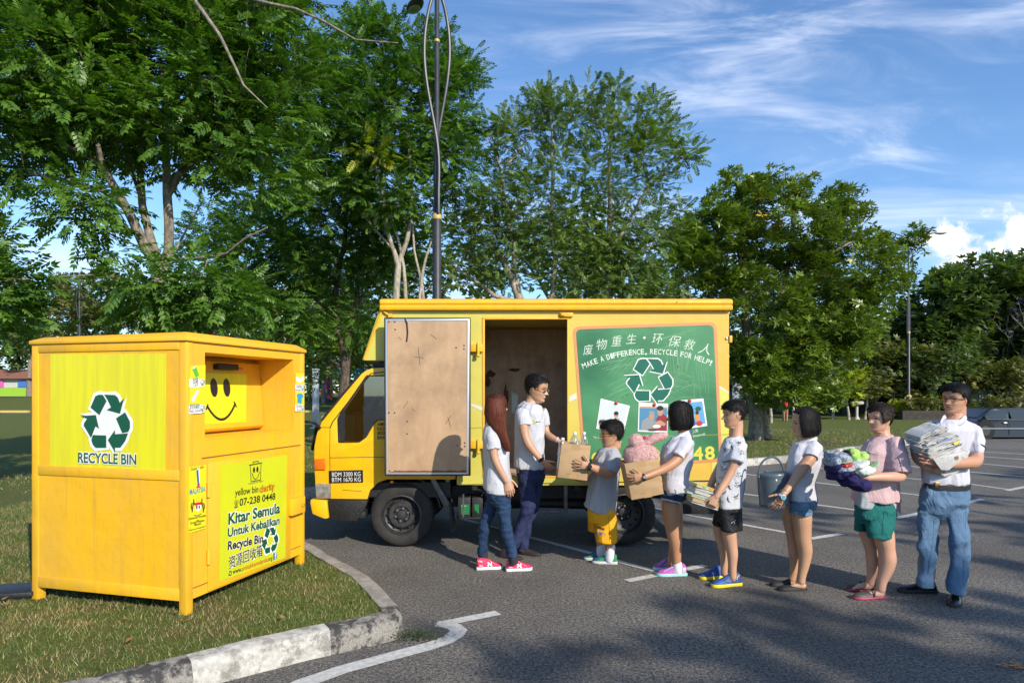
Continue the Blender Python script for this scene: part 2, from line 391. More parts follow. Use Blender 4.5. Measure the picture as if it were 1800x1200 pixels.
for i in range(len(ln)):
 j = .006 * math.sin(i * 1.7) + .004 * math.sin(i * .53 + 2)
 k = .012 * mnoise.noise(Vector((ln[i].x * 6, ln[i].y * 6, 0)))
 rows.append([(w0[i].x, w0[i].y, -.02), (w0[i].x + j, w0[i].y, .06), (w1[i].x + k, w1[i].y, KH - .015 + j), (w2[i].x, w2[i].y + k, KH + k), (w3[i].x, w3[i].y, KH + k * .7), (w3[i].x, w3[i].y, -.02)])
s0 = 0; seglen = .62
def ksum(i): return ln[i].x, ln[i].y
acc = 0; prev = ln[0]
ci = min(range(len(ln)), key=lambda i: (ln[i] - Vector((-.745, 4.25))).length)
arc = [0]
for i in range(1, len(ln)): arc.append(arc[-1] + (ln[i] - ln[i - 1]).length)
n = 6; b.v = [p for r in rows for p in r]
for i in range(len(ln) - 1):
 a = arc[i] - arc[ci]
 if a > .15 and ln[i].y < 9.9: mi = 2
 elif a <= .15: mi = [1, 0][int(math.floor((-a + .15) / .70)) % 2]
 else: mi = [1, 0][int(math.floor(a / 1.1)) % 2] if ln[i].x > 6.5 else (0 if 4.8 < ln[i].x < 5.7 else 2)
 for j in range(n - 1): b.f.append((i * n + j, (i + 1) * n + j, (i + 1) * n + j + 1, i * n + j + 1)); b.m.append(mi)
ko = b.build('kerb', [M_KW, M_KB, M_KC], sm=1, sharp=50); tag(ko, kind='structure')
# lawn: a grid of quads inside the kerb line, gently rising far away
inner = [tuple(p) for p in offs(resample(KERB, .5), .13)]
poly = inner + [(900, 60), (900, 1500), (-900, 1500), (-900, -2.6)]
b = MB(); rows = []; ext = [p for p in inner]; mono = [ext[0]]
for p in ext[1:]:
 if p[1] > mono[-1][1] + .004: mono.append(p)
def xk(y):
 for (x1, y1), (x2, y2) in zip(mono[:-1], mono[1:]):
  if y1 <= y <= y2: return x1 + (x2 - x1) * (y - y1) / (y2 - y1)
 return 900
ys = [p[1] for p in mono] + [42, 44, 46, 48, 50, 52, 54, 56, 58, 60, 62, 64, 66, 68, 70, 72, 90, 200, 600, 1500]
for y in ys:
 x1 = xk(y); rows.append([(-900, y, .135 + rise(0, y)), (-30, y, .135 + rise(0, y)), (x1, y, .135 + rise(0, y))])
b.loft(rows, caps=False, closed=False); b.f = [f[::-1] for f in b.f]
me = b.mesh('lawn'); me.materials.append(M_LAWN); me.flip_normals() if me.polygons[0].normal.z < 0 else None; tag(link('lawn', me), kind='structure')
# path across the far lawn, with a kerb edge painted in yellow dashes
b = MB(); b.add([(-90, 46.5, .142), (6, 46.5, .142), (6, 48, .142), (-90, 48, .142)], [(0, 1, 2, 3)]); tag(b.build('path', mat('path_concrete', (.17, .15, .125), .9, var=.3, vscale=2)), kind='structure')
b = MB()
for k in range(22): x = -88 + k * 4.2; b.span((x, 48.05, .12), (x + 2.0, 48.35, .30))
tag(b.build('kerb', mat('kerb_yellow', (.55, .42, .10), .8)), kind='structure')
# painted parking lines
def pline(pts, w, name='parking_line', pixels=True, z=.004):
 q = [G(*p) for p in pts] if pixels else [Vector((*p, 0)) for p in pts]; q = [Vector((p.x, p.y)) for p in q]; q = resample(q, .06)
 L_, R_ = offs(q, w / 2), offs(q, -w / 2); b = MB(); rw = []
 for i in range(len(q)):
  e1 = .007 * mnoise.noise(Vector((q[i].x * 9, q[i].y * 9, 1))); e2 = .007 * mnoise.noise(Vector((q[i].x * 9, q[i].y * 9, 5)))
  t = (q[min(i + 1, len(q) - 1)] - q[max(i - 1, 0)]).normalized(); nn = Vector((-t.y, t.x))
  a = L_[i] + nn * e1; c = R_[i] + nn * e2; rw.append([(a.x, a.y, z), (c.x, c.y, z)])
 b.loft(rw, caps=False, closed=False); o = b.build(name, M_LINE); tag(o, kind='structure')
pline([(802, 909), (875, 928), (931, 944), (1038, 972), (1100, 990), (1150, 1003)], .075)
pline([(1102, 1021), (1240, 994)], .085, z=.0048)
pline([(1140, 891), (1220, 907), (1306, 922), (1384, 936), (1422, 943)], .075)
pline([(1424, 947), (1478, 938)], .085, z=.0048)
pline([(1300, 867), (1332, 871), (1436, 887), (1503, 896), (1575, 906)], .08)
pline([(1574, 911), (1612, 903), (1727, 877)], .09, z=.0048)
pline([(1295, 831), (1330, 835.5), (1436, 848), (1483, 854), (1578, 865.5), (1614, 870), (1690, 879)], .08)
pline([(1439, 822.5), (1592, 840), (1708, 851), (1772, 860)], .08)
pline([(1770, 862), (1840, 848)], .09, z=.0048)
pline([(1560, 815), (1614, 820.6), (1708, 829.5), (1850, 842)], .09)
pline([(1560, 800), (1611, 804.4), (1728, 815), (1850, 826)], .09)
pline([(1580, 791), (1660, 797.5), (1850, 811)], .09)
pline([(1728, 794), (1850, 801)], .09)
pline([(500, 1214), (535, 1200), (600, 1177.5), (700, 1150), (757, 1135), (785, 1125), (800, 1116), (806, 1108), (798, 1101), (782, 1097), (768, 1096)], .12)
pline([(772, 1097), (800, 1092), (835, 1085), (876, 1077)], .095, z=.0048)
# short grass blades, near lawn only (stuff)
def inside(pts, poly):
 x, y = pts[:, 0], pts[:, 1]; r = np.zeros(len(pts), bool); n = len(poly)
 for i in range(n):
  x1, y1 = poly[i]; x2, y2 = poly[(i + 1) % n]
  c = ((y1 > y) != (y2 > y)) & (x < (x2 - x1) * (y - y1) / (y2 - y1 + 1e-12) + x1); r ^= c
 return r
def blade_mat():
 m, nd, lk, p = nodes('grass_blade'); g = GEO(nd); ri = nd.new('ShaderNodeNewGeometry').outputs['Random Per Island']
 c = MX(nd, lk, ri, (.060, .105, .018), (.175, .215, .045)); c = MX(nd, lk, RP(nd, lk, TN(nd, lk, g, 3.2, 5, .7), .47, .64, 0, .8), c, (.30, .235, .10))
 r2 = nd.new('ShaderNodeMath'); r2.operation = 'GREATER_THAN'; lk.new(ri, r2.inputs[0]); r2.inputs[1].default_value = .82
 c = MX(nd, lk, r2.outputs[0], c, (.36, .27, .13)); lk.new(c, p.inputs['Base Color']); p.inputs['Roughness'].default_value = .55; return m
def blades(name, N, box, hgt, wid, seed):
 g = np.random.default_rng(seed); pts = np.column_stack([g.uniform(box[0], box[1], N), g.uniform(box[2], box[3], N)])
 pts = pts[inside(pts, poly)]
 px_ = pts[:, 0] / pts[:, 1] * FPX + CU; pts = pts[(px_ > -40) & (px_ < 1840)]
 cl = vnoise(np.column_stack([pts, 0 * pts[:, 0]]), 2.3, 3, 3); pts = pts[g.uniform(size=len(pts)) < .75 + .5 * cl]
 n = len(pts); a = g.uniform(0, 6.28, n); h = hgt * g.uniform(.5, 1.3, n); ln_ = g.uniform(.2, 1.0, n) * h; la = g.uniform(0, 6.28, n); w = wid * g.uniform(.7, 1.3, n)
 base = np.column_stack([pts, np.full(n, .133)]); dx = np.column_stack([np.cos(a), np.sin(a), 0 * a]) * w[:, None]
 tip = base + np.column_stack([np.cos(la) * ln_, np.sin(la) * ln_, h])
 V = np.stack([base - dx, base + dx, tip], 1).reshape(-1, 3); F = np.arange(3 * n).reshape(-1, 3)
 tag(link(name, np_mesh(name, V, F, MATS.get('grass_blade') or blade_mat())), 'short patchy grass with dry straw growing round the yellow bin', 'grass', kind='stuff')
blades('grass', 150000, (-6.5, -.6, 3.0, 9.6), .030, .0022, 4)
blades('grass', 90000, (-9, 22, 9.5, 26), .05, .006, 5); C.objects['grass.001']['label'] = 'mown grass behind the truck and the kerb'
# weeds in the kerb corner and fallen leaves
def leaf_litter(name, n, fn, sz, label, seed, m):
 g = random.Random(seed); V = []; F = []
 for i in range(n):
  x, y, z = fn(g); a = g.uniform(0, 6.28); s = sz * g.uniform(.6, 1.4); t = g.uniform(-.35, .35); k = len(V)
  for px_, py_, pz_ in ((-1, 0, 0), (-.2, -.38, .12), (.9, 0, .02), (-.2, .38, .14)):
   V.append((x + (px_ * math.cos(a) - py_ * math.sin(a)) * s, y + (px_ * math.sin(a) + py_ * math.cos(a)) * s, z + .008 + pz_ * s + max(0, t * px_ * s)))
  F.append((k, k + 1, k + 2, k + 3))
 return tag(link(name, np_mesh(name, V, F, m)), label, 'leaves', kind='stuff')
M_DRY = mat('dry_leaf', (.23, .09, .03), .7, col2=(.33, .20, .09), vscale=3)
def onlawn(g):
 while True:
  x, y = g.uniform(-6, -.7), g.uniform(3.1, 9.4)
  if inside(np.array([[x, y]]), poly)[0]: return x, y, .165
leaf_litter('fallen_leaves', 75, onlawn, .030, 'dry brown leaves scattered in the grass round the yellow bin', 3, M_DRY)
def onroad(g): x = g.uniform(-1, 7); return x, g.uniform(3.6, 12), 0.0
leaf_litter('fallen_leaves', 70, onroad, .014, 'tiny dry leaves on the asphalt of the car park', 8, M_DRY)
p0 = G(1780, 1171); leaf_litter('fallen_leaves', 30, lambda g: (p0.x + g.gauss(0, .05), p0.y + g.gauss(0, .02), 0), .02, 'patch of crushed orange leaves on the asphalt at the lower right', 5, mat('orange_leaf', (.50, .24, .09), .8))
wp = G(730, 1122)
M_WEED = mat('weed_leaf', (.06, .11, .03), .6, var=.5, vscale=8)
leaf_litter('weeds', 420, lambda g: (wp.x + g.gauss(0, .10), wp.y + g.gauss(0, .045), abs(g.gauss(0, .03))), .012, 'low green weeds growing out of the kerb corner', 6, M_WEED)
mp = G(1585, 800); b = MB(); b.lathe((8.6, 18.6, .138), [(0.01, .02), (.3, .012), (.5, .004), (.6, -.01)], 20)
for i, v in enumerate(b.v): b.v[i] = (8.6 + (v[0] - 8.6) * 1.9, v[1] + (v[0] - 8.6) * .9, v[2])
tag(b.build('soil_patch', M_SOIL), kind='structure')
# ------------------------------------------------------------------ trees
def leaf_mat(key, c1, c2, c3=None, rough=.42, tr=.34, yl=.0):
 c1, c2, c3 = [tuple((x * q for x, q in zip(c, (1.62, 1.36, 1.12)))) if c else c for c in (c1, c2, c3)]
 m, nd, lk, p = nodes(key); g = nd.new('ShaderNodeNewGeometry'); ri = g.outputs['Random Per Island']
 c = MX(nd, lk, ri, c1, c2)
 cl = RP(nd, lk, TN(nd, lk, g.outputs['Position'], .9, 3, .6), .35, .68)
 c = MX(nd, lk, cl, c, c3 if c3 else tuple(x * .6 for x in c1)) if True else c
 if yl:
  gt = nd.new('ShaderNodeMath'); gt.operation = 'GREATER_THAN'; lk.new(ri, gt.inputs[0]); gt.inputs[1].default_value = 1 - yl; c = MX(nd, lk, gt.outputs[0], c, (.30, .22, .02))
 lk.new(c, p.inputs['Base Color']); p.inputs['Roughness'].default_value = rough; p.inputs['Specular IOR Level'].default_value = .5
 t = nd.new('ShaderNodeBsdfTranslucent'); lk.new(MX(nd, lk, 1.0, c, (1.3, 1.5, .5), 'MULTIPLY'), t.inputs[0]); ms = nd.new('ShaderNodeMixShader'); ms.inputs[0].default_value = tr
 lk.new(p.outputs[0], ms.inputs[1]); lk.new(t.outputs[0], ms.inputs[2]); lk.new(ms.outputs[0], nd['Material Output'].inputs[0]); return m
def bark_mat(key, c1, c2):
 m, nd, lk, p = nodes(key); g = GEO(nd); mp = nd.new('ShaderNodeMapping'); lk.new(g, mp.inputs[0]); mp.inputs['Scale'].default_value = (1, 1, .45)
 n = TN(nd, lk, mp.outputs[0], 14, 8, .7); c = MX(nd, lk, RP(nd, lk, n, .38, .62), c1, c2); lk.new(c, p.inputs['Base Color']); p.inputs['Roughness'].default_value = .9
 BP(nd, lk, n, .8, .02, p); return m
M_LF1 = leaf_mat('leaf_deep', (.038, .110, .020), (.110, .235, .035), (.040, .105, .018), .44)
M_LF2 = leaf_mat('leaf_fine', (.065, .140, .034), (.150, .240, .060), (.055, .110, .030), .45, .36)
M_LF3 = leaf_mat('leaf_round', (.050, .112, .016), (.145, .235, .032), (.068, .122, .018), .38, .25, .006)
M_LF4 = leaf_mat('leaf_far', (.048, .100, .028), (.115, .175, .045), (.034, .074, .025), .5)
M_LF5 = leaf_mat('leaf_yellowgreen', (.16, .24, .02), (.30, .36, .03), (.2, .28, .03), .45, .4)
M_LF6 = leaf_mat('leaf_olive', (.075, .105, .028), (.165, .190, .05), (.055, .075, .026), .5, .25)
M_BK1, M_BK2, M_BK3 = bark_mat('bark_grey', (.10, .085, .065), (.30, .26, .205)), bark_mat('bark_pale', (.20, .175, .135), (.44, .40, .33)), bark_mat('bark_brown', (.045, .034, .026), (.15, .115, .085))
def leaf_template(kind):
 """one compound leaf along +x, unit length, drooping slightly; quads (n,4,3)"""
 q = []
 if kind == 'pinnate':
  n = 5
  for i in range(n):
   t = .20 + .74 * i / (n - 1)
   for s in (-1, 1):
    L = .36 * (1 - .35 * abs(t - .5) * 2 * .6); W_ = .088; a = R(52 - 10 * t); z = -.10 * t * t
    d = Vector((math.cos(a), s * math.sin(a), -.18)); nn = Vector((-math.sin(a) * s, math.cos(a), 0)) * W_; o = Vector((t, 0, z))
    q.append([o, o + d * L * .5 + nn * .9 + Vector((0, 0, .012)), o + d * L - Vector((0, 0, .05 * (i % 3))), o + d * L * .45 - nn * .9 + Vector((0, 0, .012))])
  o = Vector((.96, 0, -.1)); q.append([o, o + Vector((.15, .07, -.02)), o + Vector((.34, 0, -.07)), o + Vector((.15, -.07, -.02))])
  q.append([Vector((0, .008, 0)), Vector((.98, .006, -.1)), Vector((.98, -.006, -.1)), Vector((0, -.008, 0))])
 elif kind == 'whorl':
  for i in range(7):
   a = 2 * math.pi * i / 7; L = .62 + .3 * ((i * 37) % 5) / 5; d = Vector((math.cos(a) * .8 + .45, math.sin(a) * .8, .25 * math.sin(a * 2.3))); d.normalize(); nn = d.cross(Vector((0, 0, 1))).normalized() * .13
   o = Vector((.1, 0, 0)); q.append([o, o + d * L * .55 + nn, o + d * L, o + d * L * .5 - nn])
 else:                                          # simple bunch of pointed leaves
  for i in range(4):
   a = R(-60 + 40 * i); L = .75; d = Vector((math.cos(a), math.sin(a), -.12 * i)); d.normalize(); nn = Vector((-d.y, d.x, .2)) * .17; o = Vector((.05 * i, 0, 0)); q.append([o, o + d * L * .5 + nn, o + d * L, o + d * L * .5 - nn])
 return np.array([[list(p) for p in f] for f in q])
TPL = {k: leaf_template(k) for k in ('pinnate', 'whorl', 'bunch')}
def make_leaves(cent, size, tpl, per, spread, seed, up=.25, out_from=None):
 """cent (n,3): per leaves around each, oriented outward"""
 g = np.random.default_rng(seed); T = TPL[tpl]; k = len(T); n = len(cent) * per
 c = np.repeat(cent, per, 0); d = g.normal(size=(n, 3)); d[:, 2] = d[:, 2] * .55 + up
 if out_from is not None: o = c - out_from; o /= np.linalg.norm(o, axis=1)[:, None] + 1e-6; d = d * .9 + o * .4
 d /= np.linalg.norm(d, axis=1)[:, None]; pos = c + d * (spread * g.uniform(.05, 1.0, n) ** .7)[:, None]
 x = d; z = np.tile([0., 0, 1], (n, 1)) + g.normal(size=(n, 3)) * .35; z -= x * np.sum(z * x, 1)[:, None]; z /= np.linalg.norm(z, axis=1)[:, None]; y = np.cross(z, x)
 s = size * g.uniform(.65, 1.25, n); M = np.stack([x, y, z], 1) * s[:, None, None]          # (n,3basis,3)
 V = np.einsum('fvb,nbc->nfvc', T, M) + pos[:, None, None, :]
 V = V.reshape(-1, 3); F = np.arange(len(V)).reshape(-1, 4); return V, F
def tree(name, base, limbs, blobs, label, cat='tree', group=None, lm=None, bk=None, tpl='pinnate', size=.34, per=18, spread=.42, n=150, seed=1, twig=.010, extra=None, shell=.55, trunk_r=None, tubes=8, hang=0.0):
 """limbs: list of (points, radii) in place coordinates; blobs: (centre, radii, weight) crown masses"""
 g = np.random.default_rng(seed); base = Vector(base); root = empty(name, base, label, cat, group)
 b = MB(); nodes_ = []; rads = []
 for pts, rr in limbs:
  pts = [Vector(p) for p in pts]; q = [pts[0]]; r2 = [rr[0]]
  for i in range(len(pts) - 1):
   L = (pts[i + 1] - pts[i]).length; m_ = max(1, int(L / .35))
   p0 = pts[max(i - 1, 0)]; p1 = pts[i]; p2 = pts[i + 1]; p3 = pts[min(i + 2, len(pts) - 1)]
   for j in range(1, m_ + 1):
    t = j / m_; a = .5 * ((2 * p1) + (p2 - p0) * t + (2 * p0 - 5 * p1 + 4 * p2 - p3) * t * t + (3 * p1 - p0 - 3 * p2 + p3) * t ** 3)
    jit = Vector(g.normal(size=3)) * .018 * min(L, 1); q.append(a + (jit if j < m_ else Vector())); r2.append(rr[i] + (rr[i + 1] - rr[i]) * t)
  b.tube(q, r2, tubes)
  k0 = max(1, int(len(q) * .35)) if pts[0].z < base.z + .5 else 1
  for i in range(k0, len(q)): nodes_.append(q[i]); rads.append(r2[i])
 wts = np.array([bl[2] if len(bl) > 2 else bl[1][0] * bl[1][1] * bl[1][2] for bl in blobs]); wts = wts / wts.sum(); cen = []
 for _ in range(n):
  bl = blobs[g.choice(len(blobs), p=wts)]; d = g.normal(size=3); d /= np.linalg.norm(d); r = g.uniform(0, 1) ** (1 / 3) if g.uniform() > shell else g.uniform(.75, 1.05)
  cen.append(np.array(bl[0]) + d * r * np.array(bl[1]))
 cen = np.array(cen)
 if nodes_:
  NP = np.array([list(p) for p in nodes_]); RR = np.array(rads); order = np.argsort(np.min(np.linalg.norm(cen[:, None] - NP[None], axis=2), 1))
  for i in order:
   c = cen[i]; dd = np.linalg.norm(NP - c, axis=1) + np.maximum(0, NP[:, 2] - c[2]) * .8; j = int(np.argmin(dd)); s = NP[j]; L = np.linalg.norm(c - s); rr = min(RR[j] * .62, twig * (.7 + L * .9)); k = max(2, int(L / .3)); sag = np.array([0, 0, 1]) * L * .10
   pts = [s + (c - s) * t + sag * math.sin(math.pi * t) + (g.normal(size=3) * .04 * L if 0 < t < 1 else 0) for t in np.linspace(0, 1, k + 1)]
   b.tube([Vector(p) for p in pts], [max(rr * (1 - .75 * t), .003) for t in np.linspace(0, 1, k + 1)], 5, caps=False)
   NP = np.vstack([NP, np.array(pts[1:])]); RR = np.concatenate([RR, [max(rr * (1 - .75 * t), .003) for t in np.linspace(0, 1, k + 1)][1:]])
 b.build('trunk', bk or M_BK1, root, sm=1, sharp=80, fx=0)
 ctr = cen.mean(0)
 V, F = make_leaves(cen, size, tpl, per, spread, seed + 1, up=.25 - hang, out_from=ctr)
 V[:, 2] = np.maximum(V[:, 2], base.z + .02)
 link('crown', np_mesh('crown', V, F, lm or M_LF1), None, root)
 if extra is not None:
  for e in extra:
   V, F = make_leaves(np.array([e[0]]), e[2], tpl, e[1], e[3], seed + 5); link('crown', np_mesh('crown', V, F, e[4]), None, root)
 return root
def L(Y, *pts): return [P(p[0], p[1], Y + (p[2] if len(p) > 2 else 0)) for p in pts]
def B(Y, u, v, ru, rv, dy=0, ry=None, w=None):
 c = P(u, v, Y + dy); s = (Y + dy) / FPX; e = (c, (ru * s, (ry if ry is not None else (ru + rv) / 2 * s), rv * s)); return e + ((w,) if w else (ru * rv * 1.0,))
# big tree on the left, behind the bin
Y = 10.4; bs = G(288, 690 + 1840 / Y); bs.z = .13
tree('raintree', bs, [
 (L(Y, (288, 866), (286, 700), (283, 560), (278, 470)), [.15, .13, .12, .11]),
 (L(Y, (278, 470), (255, 435, -.1), (230, 380, -.3), (205, 335, -.5), (178, 290, -.7), (172, 255, -.9)), [.085, .078, .07, .06, .05, .035]),
 (L(Y, (225, 370, -.3), (180, 335, -.5), (120, 318, -.8), (55, 305, -1.2)), [.04, .034, .028, .02]),
 (L(Y, (178, 290, -.7), (140, 268, -.8), (100, 246, -1)), [.04, .03, .02]),
 (L(Y, (280, 468), (262, 410, .1), (250, 360, .2), (246, 290, .3), (240, 230, .4), (236, 150, .4)), [.08, .07, .062, .055, .045, .03]),
 (L(Y, (246, 345, .2), (225, 280, .1), (216, 230)), [.03, .025, .02]),
 (L(Y, (286, 470), (297, 440), (294, 345), (292, 270, -.1), (290, 200, -.2), (285, 110, -.3)), [.085, .078, .07, .06, .045, .03]),
 (L(Y, (295, 345), (312, 315), (330, 268), (345, 225, -.2), (380, 160, -.4)), [.05, .045, .04, .032, .02]),
 (L(Y, (276, 465, -.1), (240, 432, -.5), (190, 410, -.9)), [.02, .014, .01]),
 (L(Y, (300, 455), (330, 400, .2), (355, 355, .4)), [.022, .016, .01]),
 (L(Y, (300, 456, -.2), (400, 445, -.6), (430, 420, -.9), (470, 400, -1)), [.03, .024, .018, .012]),
 (L(Y, (292, 330), (420, 210, .4), (520, 150, .6)), [.05, .035, .02]),
 (L(Y, (300, -60, -1.5), (345, 5, -1.7), (385, 60, -1.9), (412, 115, -2), (428, 150, -2), (470, 190, -2)), [.035, .028, .022, .018, .014, .006]), (L(Y, (360, -60, -1.5), (430, -4, -1.8), (520, 16, -2), (570, 38, -2.1), (625, 70, -2.2), (700, 76, -2.2)), [.03, .024, .018, .014, .010, .005]),
], [B(Y, 90, 110, 150, 150, -.6, 1.4), B(Y, 270, 110, 150, 120, -.2, 1.5), B(Y, 430, 120, 110, 130, 0, 1.3), B(Y, 10, 250, 90, 80, -.9, .9), B(Y, 140, 225, 90, 45, -.7, .9, 3500), B(Y, 330, 235, 80, 60, 0, 1.1), B(Y, 440, 255, 60, 80, 0, 1, 5000),
 B(Y, 300, 15, 260, 50, 0, 1.5, 12000), B(Y, 145, 360, 48, 38, -1.2, .4, 2400), B(Y, 250, 280, 30, 30, .6, .5, 700), B(Y, 210, 460, 34, 28, -.8, .3, 900), B(Y, 300, 500, 100, 38, -1.0, .6, 4800), B(Y, 400, 520, 55, 40, -.8, .6, 2600), B(Y, 265, 545, 90, 22, -.8, .5, 2500), B(Y, 395, 300, 40, 45, .2, .6, 1500), B(Y, 20, 60, 90, 90, -1, 1.3)],
 'largest leafy tree with several pale stems, behind the yellow recycle bin', lm=M_LF1, bk=M_BK1, size=.30, per=19, spread=.36, n=520, seed=11)
# its small neighbour reaching in at the left edge
Y = 8.5; bs = G(-160, 690 + 1840 / Y); bs.z = .13
tree('raintree', bs, [(L(Y, (-160, 900), (-150, 700), (-120, 560), (-80, 520)), [.12, .10, .08, .05]), (L(Y, (-80, 520), (-20, 500), (28, 492), (75, 488, .1), (165, 483, .3)), [.035, .02, .014, .010, .006])],
     [B(Y, -20, 520, 55, 45, 0, .4), B(Y, 15, 540, 35, 35, 0, .3, 1800), B(Y, 20, 480, 26, 18, 0, .2, 700), B(Y, -120, 430, 80, 80, 0, .8)], 'sprig of big leaves reaching in at the left edge above the lawn', lm=M_LF1, bk=M_BK1, size=.30, per=14, spread=.26, n=60, seed=12)
# overhead branch at the top left
# dark tree between bin and truck
Y = 17.5; bs = G(600, 690 + 1840 / Y); bs.z = .13
tree('raintree', bs, [
 (L(Y, (602, 795), (604, 700), (609, 650), (608, 612)), [.17, .15, .14, .14]),
 (L(Y, (606, 615), (592, 580), (588, 540), (594, 480), (605, 430), (608, 360), (600, 250)), [.10, .09, .085, .075, .06, .05, .03]),
 (L(Y, (610, 612), (622, 570), (628, 520), (632, 470), (640, 400), (660, 300)), [.09, .08, .07, .06, .05, .03]),
 (L(Y, (592, 560), (560, 530), (530, 505), (500, 490)), [.05, .04, .03, .02]), (L(Y, (630, 530), (665, 480), (700, 440)), [.045, .035, .02])],
 [B(Y, 560, 400, 120, 90), B(Y, 500, 470, 80, 70), B(Y, 470, 420, 60, 80, 1), B(Y, 620, 260, 110, 90), B(Y, 660, 420, 80, 80), B(Y, 570, 560, 70, 45, -.5, None, 2500), B(Y, 500, 555, 60, 35, 0, None, 2000), B(Y, 450, 540, 50, 35), B(Y, 560, 650, 26, 26, 2, .5, 500), B(Y, 380, 420, 50, 60, 1), B(Y, 660, 560, 50, 40, .5)],
 'dark dense tree with a forked mottled trunk, between the bin and the truck cab', lm=M_LF1, bk=M_BK3, size=.32, per=15, spread=.45, n=430, seed=13, twig=.014)
# pale many-stemmed tree behind the cab roof of the truck
Y = 15.5; bs = G(700, 690 + 1840 / Y); bs.z = .13
tree('raintree', bs, [
 (L(Y, (698, 830), (696, 640), (696, 530), (700, 465), (692, 440), (680, 405), (674, 350), (662, 300), (652, 260)), [.10, .09, .082, .075, .055, .05, .045, .035, .025]),
 (L(Y, (700, 465), (716, 420), (724, 380), (722, 300), (718, 240), (716, 120)), [.06, .055, .045, .04, .03, .015]),
 (L(Y, (705, 835), (708, 600), (712, 500), (700, 420), (678, 360)), [.06, .05, .045, .03, .02]),
 (L(Y, (728, 830), (732, 640), (738, 520), (748, 455), (758, 425)), [.05, .045, .04, .03, .02]),
 (L(Y, (742, 830), (745, 640), (742, 500), (728, 440), (724, 385)), [.045, .04, .032, .028, .02]),
 (L(Y, (660, 300), (690, 322), (705, 320)), [.02, .015, .008]), (L(Y, (692, 440), (640, 380), (600, 330)), [.03, .022, .012])],
 [B(Y, 640, 130, 70, 70), B(Y, 730, 120, 60, 80), B(Y, 780, 190, 45, 80), B(Y, 690, 220, 110, 60), B(Y, 800, 280, 40, 60), B(Y, 600, 210, 60, 50), B(Y, 740, 330, 60, 50), B(Y, 560, 320, 50, 70, .3), B(Y, 620, 330, 40, 30), B(Y, 650, 60, 25, 22, 0, .3, 900), B(Y, 570, 140, 45, 50), B(Y, 815, 130, 22, 30, 0, .4, 600), B(Y, 690, 370, 40, 30)],
 'slender tree with pale stems rising behind the cab end of the truck', lm=M_LF1, bk=M_BK2, size=.28, per=15, spread=.34, n=400, seed=14,
 extra=[(P(640, 262, 14.6), 22, .30, .36, M_LF5), (P(668, 268, 14.6), 14, .30, .25, M_LF5)])
# loose tree behind the middle of the truck
Y = 16.5; bs = G(930, 690 + 1840 / Y); bs.z = .13
tree('raintree', bs, [
 (L(Y, (930, 800), (925, 620), (915, 530), (900, 490), (880, 450), (862, 420)), [.15, .13, .12, .09, .07, .04]),
 (L(Y, (918, 530), (870, 520), (830, 490), (800, 470)), [.07, .055, .04, .03]), (L(Y, (915, 530), (905, 470), (895, 400), (880, 300), (862, 250)), [.06, .05, .045, .035, .02]),
 (L(Y, (930, 640), (960, 560), (975, 480), (968, 400), (972, 300), (968, 200)), [.08, .07, .06, .05, .04, .02]), (L(Y, (1035, 800), (1045, 620), (1068, 520), (1070, 440), (1072, 320), (1075, 220)), [.11, .10, .085, .075, .05, .02]),
 (L(Y, (880, 302), (905, 275), (930, 230), (960, 190)), [.03, .025, .02, .012]), (L(Y, (1070, 440), (1100, 400), (1140, 330), (1190, 270)), [.05, .04, .03, .015]), (L(Y, (1060, 520), (1100, 460), (1150, 430)), [.035, .03, .015])],
 [B(Y, 1000, 220, 80, 50), B(Y, 890, 260, 60, 60), B(Y, 1110, 220, 70, 40), B(Y, 1150, 280, 55, 50), B(Y, 1215, 260, 24, 18, 0, .4, 450), B(Y, 1050, 320, 100, 60), B(Y, 930, 370, 90, 60), B(Y, 860, 400, 60, 60), B(Y, 1010, 430, 80, 50), B(Y, 1110, 420, 75, 60), B(Y, 890, 490, 50, 30), B(Y, 1030, 495, 80, 28), B(Y, 1130, 500, 60, 30), B(Y, 1070, 180, 40, 22, 0, None, 900), B(Y, 960, 190, 25, 22, 0, None, 600), B(Y, 1150, 190, 20, 24, 0, .4, 450), B(Y, 1180, 380, 22, 40, 0, .5, 800)],
 'tall loose airy tree with thin pale limbs behind the middle of the truck', lm=M_LF2, bk=M_BK2, size=.24, per=14, spread=.36, n=560, seed=15, twig=.012)
